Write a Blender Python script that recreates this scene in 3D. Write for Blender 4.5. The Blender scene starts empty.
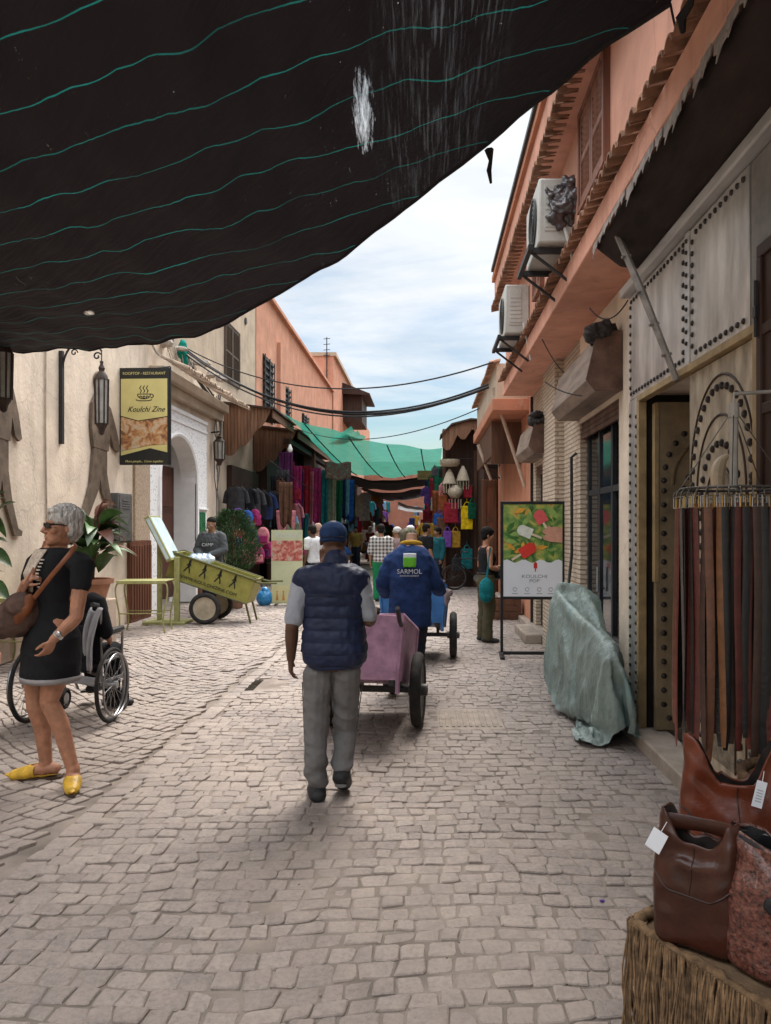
import bpy, bmesh, math, random
import numpy as np
from mathutils import Vector, Matrix, noise as mnoise
random.seed(7); RNG = np.random.default_rng(11)
S = bpy.context.scene
COL = S.collection
R = math.radians
F, CX, CY, H = 760.0, 425.0, 528.0, 1.6      # camera: focal length in pixels, vanishing point, eye height
# ------------------------------------------------------------------ camera, sky, sun, exposure
cam = bpy.data.cameras.new('camera'); camo = bpy.data.objects.new('camera', cam); COL.objects.link(camo)
cam.sensor_fit = 'VERTICAL'; cam.sensor_height = 36.0; cam.lens = F*36/1024
cam.shift_x = (385.5-CX)/1024; cam.shift_y = (CY-512)/1024
cam.clip_start = 0.05; cam.clip_end = 600
camo.location = (0, 0, H); camo.rotation_euler = (R(90), 0, 0)
S.camera = camo
SUN_AZ, SUN_EL = R(14), R(58)
W = bpy.data.worlds.new('World'); S.world = W; W.use_nodes = True
def build_world():
    nt = W.node_tree; N = nt.nodes; L = nt.links; N.clear()
    out = N.new('ShaderNodeOutputWorld'); bg = N.new('ShaderNodeBackground'); bg.inputs[1].default_value = 0.12
    sky = N.new('ShaderNodeTexSky'); sky.sky_type = 'NISHITA'; sky.sun_disc = False
    sky.sun_elevation = SUN_EL; sky.sun_rotation = SUN_AZ; sky.air_density = 1.3; sky.dust_density = 1.0; sky.ozone_density = 2.0
    tc = N.new('ShaderNodeTexCoord'); sep = N.new('ShaderNodeSeparateXYZ'); L.new(tc.outputs['Generated'], sep.inputs[0])
    def m(op, a, b=None, clamp=False):
        n = N.new('ShaderNodeMath'); n.operation = op; n.use_clamp = clamp
        for i, v in enumerate((a, b)):
            if v is None: continue
            if isinstance(v, (int, float)): n.inputs[i].default_value = v
            else: L.new(v, n.inputs[i])
        return n.outputs[0]
    z = m('ADD', m('MAXIMUM', sep.outputs[2], 0.0), 0.16)
    u = m('DIVIDE', sep.outputs[0], z); v = m('DIVIDE', sep.outputs[1], z)
    cb = N.new('ShaderNodeCombineXYZ'); L.new(u, cb.inputs[0]); L.new(v, cb.inputs[1])
    def nz(scale, det, rough, off):
        mp = N.new('ShaderNodeMapping'); mp.inputs['Location'].default_value = off; mp.inputs['Scale'].default_value = (1.0, 1.6, 1)
        L.new(cb.outputs[0], mp.inputs[0])
        t = N.new('ShaderNodeTexNoise'); t.inputs['Scale'].default_value = scale; t.inputs['Detail'].default_value = det
        t.inputs['Roughness'].default_value = rough; t.inputs['Distortion'].default_value = 0.35
        L.new(mp.outputs[0], t.inputs['Vector']); return t.outputs[0]
    a = nz(0.75, 9, 0.62, (3.1, 1.7, 0)); b = nz(2.2, 8, 0.6, (7.7, 4.4, 2))
    # thicker cover overhead, blue showing towards the horizon
    cov = m('ADD', m('ADD', m('MULTIPLY', a, 1.5), m('MULTIPLY', sep.outputs[2], 3.2)), -1.08)
    mr = N.new('ShaderNodeMapRange'); mr.interpolation_type = 'SMOOTHSTEP'
    mr.inputs[1].default_value = 0.02; mr.inputs[2].default_value = 0.58; L.new(cov, mr.inputs[0])
    cr = N.new('ShaderNodeValToRGB'); L.new(b, cr.inputs[0])
    cr.color_ramp.elements[0].position = 0.28; cr.color_ramp.elements[0].color = (2.6, 2.83, 3.05, 1)
    cr.color_ramp.elements[1].position = 0.66; cr.color_ramp.elements[1].color = (3.42, 3.5, 3.6, 1)
    hs = N.new('ShaderNodeHueSaturation'); hs.inputs['Saturation'].default_value = 1.5; hs.inputs['Value'].default_value = .36; L.new(sky.outputs[0], hs.inputs['Color'])
    mx = N.new('ShaderNodeMixRGB'); L.new(mr.outputs[0], mx.inputs[0]); L.new(hs.outputs[0], mx.inputs[1]); L.new(cr.outputs[0], mx.inputs[2])
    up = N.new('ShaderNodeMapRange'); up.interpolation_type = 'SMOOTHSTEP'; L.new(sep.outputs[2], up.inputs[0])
    up.inputs[1].default_value = .50; up.inputs[2].default_value = .72; up.inputs[3].default_value = 1.0; up.inputs[4].default_value = 3.7   # whole sky brightened above the frame, added as overhead fill light
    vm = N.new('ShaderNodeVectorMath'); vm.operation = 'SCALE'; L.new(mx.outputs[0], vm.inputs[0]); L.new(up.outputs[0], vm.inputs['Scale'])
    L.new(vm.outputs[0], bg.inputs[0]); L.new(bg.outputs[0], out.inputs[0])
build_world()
sl = bpy.data.lights.new('sun', 'SUN'); sl.energy = 2.2; sl.angle = R(28); sl.color = (1.0, 0.93, 0.84)
so = bpy.data.objects.new('sun', sl); COL.objects.link(so)
sd = Vector((math.sin(SUN_AZ)*math.cos(SUN_EL), math.cos(SUN_AZ)*math.cos(SUN_EL), math.sin(SUN_EL)))
so.rotation_euler = (-sd).to_track_quat('-Z', 'Y').to_euler(); so.location = (4, 14, 20)
S.view_settings.view_transform = 'Standard'; S.view_settings.look = 'None'
S.view_settings.exposure = 1.34; S.view_settings.gamma = 1.0; S.view_settings.use_curve_mapping = False
S.render.engine = 'CYCLES'
try:
    S.cycles.max_bounces = 8; S.cycles.transparent_max_bounces = 12; S.cycles.use_denoising = True
except Exception: pass

def P(px, py, Y): return Vector(((px-CX)*Y/F, Y, H-(py-CY)*Y/F))       # image point at a depth
def G(px, py): Y = F*H/(py-CY); return Vector(((px-CX)*Y/F, Y, 0))      # image point on the ground

# ------------------------------------------------------------------ materials
_mats = {}
def srgb(r, g, b): return tuple((((c/255)+0.055)/1.055)**2.4 if c > 10 else c/255/12.92 for c in (r, g, b))
def M(name, col=(.5,.5,.5), rough=.8, var=.18, scale=5.0, bump=.15, bscale=60.0, metal=0.0, spec=.3, stretch=(1,1,1), dirt=0.0, dirtcol=(.10,.08,.06), weave=0.0, trans=0.0, detail=5, island=0.0, bdist=.01):
    if name in _mats: return _mats[name]
    m = bpy.data.materials.new(name); m.use_nodes = True; _mats[name] = m
    nt = m.node_tree; N = nt.nodes; L = nt.links; b = N['Principled BSDF']
    b.inputs['Roughness'].default_value = rough; b.inputs['Metallic'].default_value = metal
    b.inputs['Specular IOR Level'].default_value = spec
    tc = N.new('ShaderNodeTexCoord'); mp = N.new('ShaderNodeMapping'); mp.inputs['Scale'].default_value = stretch
    L.new(tc.outputs['Object'], mp.inputs[0])
    n1 = N.new('ShaderNodeTexNoise'); n1.inputs['Scale'].default_value = scale; n1.inputs['Detail'].default_value = detail; n1.inputs['Roughness'].default_value = .6
    L.new(mp.outputs[0], n1.inputs['Vector'])
    cr = N.new('ShaderNodeValToRGB'); L.new(n1.outputs[0], cr.inputs[0])
    lo = tuple(max(0, c*(1-var)) for c in col)+(1,); hi = tuple(min(1, c*(1+var)) for c in col)+(1,)
    cr.color_ramp.elements[0].position = .32; cr.color_ramp.elements[0].color = lo
    cr.color_ramp.elements[1].position = .68; cr.color_ramp.elements[1].color = hi
    c = cr.outputs[0]
    if dirt > 0:
        n3 = N.new('ShaderNodeTexNoise'); n3.inputs['Scale'].default_value = scale*.45; n3.inputs['Detail'].default_value = 8; n3.inputs['Roughness'].default_value = .7
        L.new(mp.outputs[0], n3.inputs['Vector'])
        mr = N.new('ShaderNodeMapRange'); L.new(n3.outputs[0], mr.inputs[0])
        mr.inputs[1].default_value = .50; mr.inputs[2].default_value = .72; mr.inputs[4].default_value = dirt
        mx = N.new('ShaderNodeMixRGB'); L.new(mr.outputs[0], mx.inputs[0]); L.new(c, mx.inputs[1]); mx.inputs[2].default_value = dirtcol+(1,)
        c = mx.outputs[0]
    if island > 0:
        ge = N.new('ShaderNodeNewGeometry'); mr = N.new('ShaderNodeMapRange'); L.new(ge.outputs['Random Per Island'], mr.inputs[0])
        mr.inputs[3].default_value = 1-island; mr.inputs[4].default_value = 1+island
        hv = N.new('ShaderNodeHueSaturation'); L.new(mr.outputs[0], hv.inputs['Value']); L.new(c, hv.inputs['Color']); c = hv.outputs[0]
    L.new(c, b.inputs['Base Color'])
    h = None
    if bump > 0:
        n2 = N.new('ShaderNodeTexNoise'); n2.inputs['Scale'].default_value = bscale; n2.inputs['Detail'].default_value = 4
        L.new(mp.outputs[0], n2.inputs['Vector'])
        bp = N.new('ShaderNodeBump'); bp.inputs['Strength'].default_value = bump; bp.inputs['Distance'].default_value = bdist
        L.new(n2.outputs[0], bp.inputs['Height']); h = bp.outputs[0]
    if weave > 0:
        w = N.new('ShaderNodeTexWave'); w.inputs['Scale'].default_value = weave; w.bands_direction = 'DIAGONAL'; w.inputs['Distortion'].default_value = 1.5
        L.new(tc.outputs['Object'], w.inputs['Vector'])
        b2 = N.new('ShaderNodeBump'); b2.inputs['Strength'].default_value = .25; b2.inputs['Distance'].default_value = .002
        L.new(w.outputs[0], b2.inputs['Height'])
        if h: L.new(h, b2.inputs['Normal'])
        h = b2.outputs[0]
    if h: L.new(h, b.inputs['Normal'])
    if trans > 0:
        tl = N.new('ShaderNodeBsdfTranslucent'); L.new(c, tl.inputs[0]); ms = N.new('ShaderNodeMixShader'); ms.inputs[0].default_value = trans
        L.new(b.outputs[0], ms.inputs[1]); L.new(tl.outputs[0], ms.inputs[2]); L.new(ms.outputs[0], N['Material Output'].inputs[0])
    return m
def plaster(name, col, stain=.35, staincol=(.16,.11,.08), patch=None):
    """wall render: broad mottling, vertical run marks, hairline cracks, trowel bump"""
    if name in _mats: return _mats[name]
    m = bpy.data.materials.new(name); m.use_nodes = True; _mats[name] = m
    nt = m.node_tree; N = nt.nodes; L = nt.links; b = N['Principled BSDF']; b.inputs['Roughness'].default_value = .92; b.inputs['Specular IOR Level'].default_value = .15
    tc = N.new('ShaderNodeTexCoord')
    def nz(sc, det, st=(1,1,1), rough=.6):
        mp = N.new('ShaderNodeMapping'); mp.inputs['Scale'].default_value = st; L.new(tc.outputs['Object'], mp.inputs[0])
        n = N.new('ShaderNodeTexNoise'); n.inputs['Scale'].default_value = sc; n.inputs['Detail'].default_value = det; n.inputs['Roughness'].default_value = rough
        L.new(mp.outputs[0], n.inputs['Vector']); return n.outputs[0]
    cr = N.new('ShaderNodeValToRGB'); L.new(nz(1.6, 8), cr.inputs[0])
    cr.color_ramp.elements[0].position = .3; cr.color_ramp.elements[0].color = tuple(c*.78 for c in col)+(1,)
    cr.color_ramp.elements[1].position = .7; cr.color_ramp.elements[1].color = tuple(min(1, c*1.12) for c in col)+(1,)
    c = cr.outputs[0]
    def over(fac, lo, hi, amt, colr, c):
        mr = N.new('ShaderNodeMapRange'); L.new(fac, mr.inputs[0]); mr.inputs[1].default_value = lo; mr.inputs[2].default_value = hi; mr.inputs[4].default_value = amt
        mx = N.new('ShaderNodeMixRGB'); L.new(mr.outputs[0], mx.inputs[0]); L.new(c, mx.inputs[1]); mx.inputs[2].default_value = colr+(1,); return mx.outputs[0]
    c = over(nz(5, 7, (1,1,.12)), .52, .8, stain, staincol, c)
    c = over(nz(.9, 9, rough=.72), .55, .75, stain*.6, staincol, c)
    if patch: c = over(nz(1.3, 9, rough=.75), .6, .64, .8, patch, c)
    vo = N.new('ShaderNodeTexVoronoi'); vo.feature = 'DISTANCE_TO_EDGE'; vo.inputs['Scale'].default_value = .55
    dn = N.new('ShaderNodeMixRGB'); dn.blend_type = 'ADD'; dn.inputs[0].default_value = .25; L.new(tc.outputs['Object'], dn.inputs[1])
    nn = N.new('ShaderNodeTexNoise'); nn.inputs['Scale'].default_value = 4; nn.inputs['Detail'].default_value = 6; L.new(tc.outputs['Object'], nn.inputs['Vector']); L.new(nn.outputs[1], dn.inputs[2]); L.new(dn.outputs[0], vo.inputs['Vector'])
    c = over(vo.outputs[0], .006, .0, .35, tuple(x*.4 for x in col), c)
    L.new(c, b.inputs['Base Color'])
    bp = N.new('ShaderNodeBump'); bp.inputs['Strength'].default_value = .35; bp.inputs['Distance'].default_value = .015; L.new(nz(22, 6), bp.inputs['Height'])
    b2 = N.new('ShaderNodeBump'); b2.inputs['Strength'].default_value = .3; b2.inputs['Distance'].default_value = .05; L.new(nz(2.5, 4), b2.inputs['Height']); L.new(bp.outputs[0], b2.inputs['Normal'])
    L.new(b2.outputs[0], b.inputs['Normal']); return m
def wood(name, col, rough=.6, var=.4, axis='z', sc=14):
    st = {'z': (1,1,.08), 'x': (.08,1,1), 'y': (1,.08,1)}[axis]
    return M(name, col, rough, var, sc, .3, sc*3, stretch=st, dirt=.3, dirtcol=tuple(c*.4 for c in col), bdist=.006)
def cloth(name, col, var=.12, rough=.95, weave=500, trans=0.0):
    return M(name, col, rough, var, 7, .5, 30, spec=.1, weave=weave, trans=trans, bdist=.011)

# ------------------------------------------------------------------ mesh helpers
def fr(t, up=Vector((0,0,1))):
    t = t.normalized()
    if abs(t.dot(up)) > .97: up = Vector((0,1,0))
    a = up.cross(t).normalized(); return a, t.cross(a).normalized()
class MB:
    def __init__(s): s.v = []; s.f = []
    def add(s, v, f):
        o = len(s.v); s.v += [tuple(p) for p in v]; s.f += [tuple(i+o for i in q) for q in f]; return s
    def box(s, c, d, rot=None):
        x, y, z = d[0]/2, d[1]/2, d[2]/2
        v = [Vector(p) for p in ((-x,-y,-z),(x,-y,-z),(x,y,-z),(-x,y,-z),(-x,-y,z),(x,-y,z),(x,y,z),(-x,y,z))]
        if rot is not None: v = [rot @ p for p in v]
        c = Vector(c)
        return s.add([p+c for p in v], ((3,2,1,0),(4,5,6,7),(0,1,5,4),(1,2,6,5),(2,3,7,6),(3,0,4,7)))
    def bb(s, x0, x1, y0, y1, z0, z1): return s.box(((x0+x1)/2,(y0+y1)/2,(z0+z1)/2), (x1-x0,y1-y0,z1-z0))
    def tube(s, pts, r, n=8, closed=False, flat=1.0, caps=True, up=Vector((0,0,1))):
        pts = [Vector(p) for p in pts]; k = len(pts)
        rr = [r]*k if isinstance(r, (int, float)) else list(r)
        v = []; f = []; a = None
        for i in range(k):
            if closed: t = pts[(i+1)%k]-pts[i-1]
            else: t = pts[min(i+1,k-1)]-pts[max(i-1,0)]
            if t.length < 1e-9: t = Vector((0,0,1))
            t.normalize()
            if a is None: a, b = fr(t, up)
            else:
                a = (a-t*a.dot(t))
                if a.length < 1e-6: a, b = fr(t, up)
                a.normalize(); b = t.cross(a)
            for j in range(n):
                th = 2*math.pi*j/n; v.append(pts[i]+a*math.cos(th)*rr[i]+b*math.sin(th)*rr[i]*flat)
        for i in range(k if closed else k-1):
            i2 = (i+1)%k
            for j in range(n): f.append((i*n+j, i*n+(j+1)%n, i2*n+(j+1)%n, i2*n+j))
        if caps and not closed:
            f.append(tuple(range(n-1,-1,-1))); f.append(tuple((k-1)*n+j for j in range(n)))
        return s.add(v, f)
    def cyl(s, p0, p1, r0, r1=None, n=16): return s.tube([p0, p1], [r0, r0 if r1 is None else r1], n)
    def lathe(s, c, prof, n=24, axis='z'):
        v = []; f = []; c = Vector(c)
        for (r, h) in prof:
            for j in range(n):
                th = 2*math.pi*j/n; p = (r*math.cos(th), r*math.sin(th), h)
                if axis == 'x': p = (p[2], p[0], p[1])
                elif axis == 'y': p = (p[0], p[2], p[1])
                v.append(c+Vector(p))
        for i in range(len(prof)-1):
            for j in range(n): f.append((i*n+j, i*n+(j+1)%n, (i+1)*n+(j+1)%n, (i+1)*n+j))
        f.append(tuple(range(n-1,-1,-1))); f.append(tuple((len(prof)-1)*n+j for j in range(n)))
        return s.add(v, f)
    def torus(s, c, Rr, r, axis='x', n=32, m=10, flat=1.0):
        pts = []; v = []; f = []; c = Vector(c)
        for i in range(n):
            a = 2*math.pi*i/n
            for j in range(m):
                b = 2*math.pi*j/m; q = Rr+r*math.cos(b); h = r*flat*math.sin(b)
                p = (q*math.cos(a), q*math.sin(a), h)
                if axis == 'x': p = (p[2], p[0], p[1])
                elif axis == 'y': p = (p[0], p[2], p[1])
                v.append(c+Vector(p))
        for i in range(n):
            for j in range(m): f.append((i*m+j, ((i+1)%n)*m+j, ((i+1)%n)*m+(j+1)%m, i*m+(j+1)%m))
        return s.add(v, f)
    def ell(s, c, rx, ry, rz, rot=None, n=14, m=9):
        v = [Vector((0,0,-rz))]; f = []; c = Vector(c)
        for i in range(1, m):
            a = math.pi*i/m-math.pi/2
            for j in range(n):
                b = 2*math.pi*j/n; v.append(Vector((rx*math.cos(a)*math.cos(b), ry*math.cos(a)*math.sin(b), rz*math.sin(a))))
        v.append(Vector((0,0,rz))); T = len(v)-1
        for j in range(n):
            f.append((0, 1+(j+1)%n, 1+j)); f.append((T, T-n+j, T-n+(j+1)%n))
        for i in range(m-2):
            for j in range(n): f.append((1+i*n+j, 1+i*n+(j+1)%n, 1+(i+1)*n+(j+1)%n, 1+(i+1)*n+j))
        if rot is not None: v = [rot @ p for p in v]
        return s.add([p+c for p in v], f)
    def loft(s, rings, close=True):
        n = len(rings[0]); v = [p for r in rings for p in r]; f = []
        for i in range(len(rings)-1):
            for j in range(n): f.append((i*n+j, i*n+(j+1)%n, (i+1)*n+(j+1)%n, (i+1)*n+j))
        if close: f.append(tuple(range(n-1,-1,-1))); f.append(tuple((len(rings)-1)*n+j for j in range(n)))
        return s.add(v, f)
    def grid(s, fn, nu, nv):
        v = [fn(i/nu, j/nv) for j in range(nv+1) for i in range(nu+1)]; w = nu+1
        return s.add(v, [(j*w+i, j*w+i+1, (j+1)*w+i+1, (j+1)*w+i) for j in range(nv) for i in range(nu)])
    def prism(s, pts2, fn, d0, d1):
        """outline pts2 (list of 2D), fn(a,b,d)->3D, extruded from d0 to d1"""
        n = len(pts2); v = [fn(a, b, d0) for a, b in pts2]+[fn(a, b, d1) for a, b in pts2]
        f = [tuple(range(n-1,-1,-1)), tuple(range(n, 2*n))]+[(i, (i+1)%n, n+(i+1)%n, n+i) for i in range(n)]
        return s.add(v, f)
    def build(s, name, mat, parent=None, smooth=35, bevel=0.0, solid=0.0, sub=0, loc=None, fix=True):
        me = bpy.data.meshes.new(name); me.from_pydata(s.v, [], s.f); me.update()
        if fix:
            bm = bmesh.new(); bm.from_mesh(me); bmesh.ops.recalc_face_normals(bm, faces=bm.faces); bm.to_mesh(me); bm.free()
        return link(name, me, mat, parent, smooth, bevel, solid, sub, loc)
def link(name, me, mat, parent=None, smooth=35, bevel=0.0, solid=0.0, sub=0, loc=None):
    o = bpy.data.objects.new(name, me); COL.objects.link(o)
    for mm in (mat if isinstance(mat, (list, tuple)) else [mat]): me.materials.append(mm)
    if smooth:
        me.polygons.foreach_set('use_smooth', [True]*len(me.polygons))
        try: me.set_sharp_from_angle(angle=R(smooth))
        except Exception: pass
    if solid: q = o.modifiers.new('thickness', 'SOLIDIFY'); q.thickness = solid; q.offset = 0
    if bevel: q = o.modifiers.new('edge', 'BEVEL'); q.width = bevel; q.segments = 2; q.limit_method = 'ANGLE'; q.angle_limit = R(40)
    if sub: q = o.modifiers.new('smooth', 'SUBSURF'); q.levels = sub; q.render_levels = sub
    if parent is not None: o.parent = parent
    if loc is not None: o.location = loc
    return o
def tag(o, label=None, cat=None, group=None, kind=None):
    if label: o['label'] = label
    if cat: o['category'] = cat
    if group: o['group'] = group
    if kind: o['kind'] = kind
    return o
def thing(name, label, cat, loc=(0,0,0), rz=0.0, group=None):
    o = bpy.data.objects.new(name, None); COL.objects.link(o); o.empty_display_size = .1
    o.location = loc; o.rotation_euler = (0, 0, rz); return tag(o, label, cat, group)
def copy_tree(o, parent=None):
    c = o.copy(); COL.objects.link(c)
    if parent is not None: c.parent = parent
    for ch in list(o.children): copy_tree(ch, c)
    return c
def recolour(o, mat):
    o.material_slots[0].link = 'OBJECT'; o.material_slots[0].material = mat
def text(name, body, size, loc, rot, mat, parent, extrude=.001, shear=0.0, sx=1.0, align='CENTER'):
    c = bpy.data.curves.new(name, 'FONT'); c.body = body; c.size = size; c.extrude = extrude; c.shear = shear
    c.align_x = align; c.align_y = 'CENTER'; c.resolution_u = 3
    o = bpy.data.objects.new('tmp_text', c); COL.objects.link(o)
    me = bpy.data.meshes.new_from_object(o.evaluated_get(bpy.context.evaluated_depsgraph_get()))
    bpy.data.objects.remove(o); bpy.data.curves.remove(c)
    o = link(name, me, mat, parent, 0); o.location = loc; o.rotation_euler = rot; o.scale = (sx, 1, 1); return o
FRONT = (R(90), 0, 0)
def rib(pts, w, fn, d0, d1, mb):
    """flat ribbon stroke along 2D pts"""
    for (a, b) in zip(pts[:-1], pts[1:]):
        a = Vector(a); b = Vector(b); t = (b-a)
        if t.length < 1e-6: continue
        t.normalize(); n = Vector((-t.y, t.x))*w/2
        mb.prism([tuple(a-n-t*w*.3), tuple(b-n+t*w*.3), tuple(b+n+t*w*.3), tuple(a+n-t*w*.3)], fn, d0, d1)
def circ(cx, cy, r, n=20, ry=None, a0=0, a1=2*math.pi):
    ry = r if ry is None else ry
    k = n if abs(a1-a0-2*math.pi) < 1e-6 else n+1
    return [(cx+r*math.cos(a0+(a1-a0)*i/n), cy+ry*math.sin(a0+(a1-a0)*i/n)) for i in range(k)]
def cat_sag(a, b, sag, n=14):
    a = Vector(a); b = Vector(b)
    return [a.lerp(b, i/n)-Vector((0,0,sag*4*(i/n)*(1-i/n))) for i in range(n+1)]
def bez(p0, p1, p2, p3, n=12):
    out = []
    for i in range(n+1):
        t = i/n; out.append(Vector(p0)*(1-t)**3+Vector(p1)*3*t*(1-t)**2+Vector(p2)*3*t*t*(1-t)+Vector(p3)*t**3)
    return out
def remesh(mb, voxel, smooth_it=2, disp=None):
    me = bpy.data.meshes.new('tmp'); me.from_pydata(mb.v, [], mb.f); me.update()
    bm = bmesh.new(); bm.from_mesh(me); bmesh.ops.recalc_face_normals(bm, faces=bm.faces); bm.to_mesh(me); bm.free()
    o = bpy.data.objects.new('tmp', me); COL.objects.link(o)
    q = o.modifiers.new('r', 'REMESH'); q.mode = 'VOXEL'; q.voxel_size = voxel; q.adaptivity = 0
    if smooth_it: s = o.modifiers.new('s', 'SMOOTH'); s.factor = .5; s.iterations = smooth_it
    dg = bpy.context.evaluated_depsgraph_get(); out = bpy.data.meshes.new_from_object(o.evaluated_get(dg))
    bpy.data.objects.remove(o); bpy.data.meshes.remove(me)
    if disp:
        n = len(out.vertices); co = np.zeros(n*3, np.float32); no = np.zeros(n*3, np.float32)
        out.vertices.foreach_get('co', co); out.vertex_normals.foreach_get('vector', no)
        co = co.reshape(-1,3); no = no.reshape(-1,3)
        d = np.array([disp(Vector(p)) for p in co.tolist()], np.float32)
        out.vertices.foreach_set('co', (co+no*d[:,None]).ravel()); out.update()
    return out
def folds(amp, fx=9, fz=22, seed=0, amp2=None):
    def f(p):
        a = mnoise.noise(Vector((p.x*fx+seed+p.z*2.5, p.y*fx-p.z*2.0, p.z*fz*.62+p.x*5+seed*1.7)))
        b = mnoise.noise(Vector((p.x*fx*2.3, p.y*fx*2.3+seed, p.z*fz*1.6)))
        return amp*(1-abs(a)*2.2)*.8+(amp2 if amp2 is not None else amp*.5)*b
    return f
# ------------------------------------------------------------------ ground and paving
def ground_h(x):      # a shallow worn gutter runs along the street; joints are deeper left of it
    g = math.exp(-((x+1.86)/.10)**2)
    return -.0058 - .011*(1/(1+math.exp(max(-40,min(40,(x+1.8)*9))))) - .012*g
def build_ground():
    xs = list(np.concatenate([[-80,-30,-10], np.arange(-5.2, 2.2, .07), [3,10,30,80]])); ys = [-60,-20,-5,0]+list(np.arange(.8, 14, .07))+[15,16,20,24,40,80,200]
    mb = MB(); n = len(xs)
    v = [(x, y, ground_h(x)+(.0018*mnoise.noise(Vector((x*1.1, y*1.1, 2)))+.0014*mnoise.noise(Vector((x*6, y*6, 7))) if .8 < y < 14 else -.004)) for y in ys for x in xs]
    f = [(j*n+i, j*n+i+1, (j+1)*n+i+1, (j+1)*n+i) for j in range(len(ys)-1) for i in range(n-1)]
    mb.add(v, f)
    m = M('sand_joint', (.215,.178,.152), .95, .35, 3.0, .6, 120, dirt=.55, dirtcol=(.10,.075,.06), bdist=.006)
    tag(mb.build('ground', m), kind='structure')
build_ground()
def stone_mat():
    m = bpy.data.materials.new('sett_stone'); m.use_nodes = True
    nt = m.node_tree; N = nt.nodes; L = nt.links; b = N['Principled BSDF']; b.inputs['Specular IOR Level'].default_value = .35
    ge = N.new('ShaderNodeNewGeometry'); tc = N.new('ShaderNodeTexCoord')
    cr = N.new('ShaderNodeValToRGB'); L.new(ge.outputs['Random Per Island'], cr.inputs[0])
    E = cr.color_ramp.elements; E[0].position = 0; E[0].color = (.235,.197,.18,1); E[1].position = 1; E[1].color = (.325,.272,.242,1)
    for p, c in ((.25,(.255,.213,.195,1)), (.55,(.275,.228,.205,1)), (.8,(.295,.25,.226,1))):
        e = E.new(p); e.color = c
    def nz(sc, det, rough=.6):
        n = N.new('ShaderNodeTexNoise'); n.inputs['Scale'].default_value = sc; n.inputs['Detail'].default_value = det; n.inputs['Roughness'].default_value = rough
        L.new(tc.outputs['Object'], n.inputs['Vector']); return n.outputs[0]
    def mix(fac, lo, hi, amt, c, col, typ='MIX'):
        mr = N.new('ShaderNodeMapRange'); L.new(fac, mr.inputs[0]); mr.inputs[1].default_value = lo; mr.inputs[2].default_value = hi; mr.inputs[4].default_value = amt
        mx = N.new('ShaderNodeMixRGB'); mx.blend_type = typ; L.new(mr.outputs[0], mx.inputs[0]); L.new(c, mx.inputs[1]); mx.inputs[2].default_value = col; return mx.outputs[0]
    c = mix(nz(45, 7, .75), .42, .68, .60, cr.outputs[0], (.10,.085,.08,1))
    c = mix(nz(9, 7, .7), .46, .70, .42, c, (.40,.325,.27,1))      # sand trodden over the stones
    c = mix(nz(.55, 6, .65), .42, .66, .45, c, (.42,.345,.29,1))
    c = mix(nz(.8, 8, .7), .58, .78, .25, c, (.09,.075,.07,1))       # old spills
    L.new(c, b.inputs['Base Color'])
    mr = N.new('ShaderNodeMapRange'); L.new(nz(7, 5), mr.inputs[0]); mr.inputs[3].default_value = .52; mr.inputs[4].default_value = .9; L.new(mr.outputs[0], b.inputs['Roughness'])
    bp = N.new('ShaderNodeBump'); bp.inputs['Strength'].default_value = .8; bp.inputs['Distance'].default_value = .008; L.new(nz(60, 6, .7), bp.inputs['Height'])
    b2 = N.new('ShaderNodeBump'); b2.inputs['Strength'].default_value = .4; b2.inputs['Distance'].default_value = .012; L.new(nz(18, 3), b2.inputs['Height']); L.new(bp.outputs[0], b2.inputs['Normal'])
    L.new(b2.outputs[0], b.inputs['Normal']); return m
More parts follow.
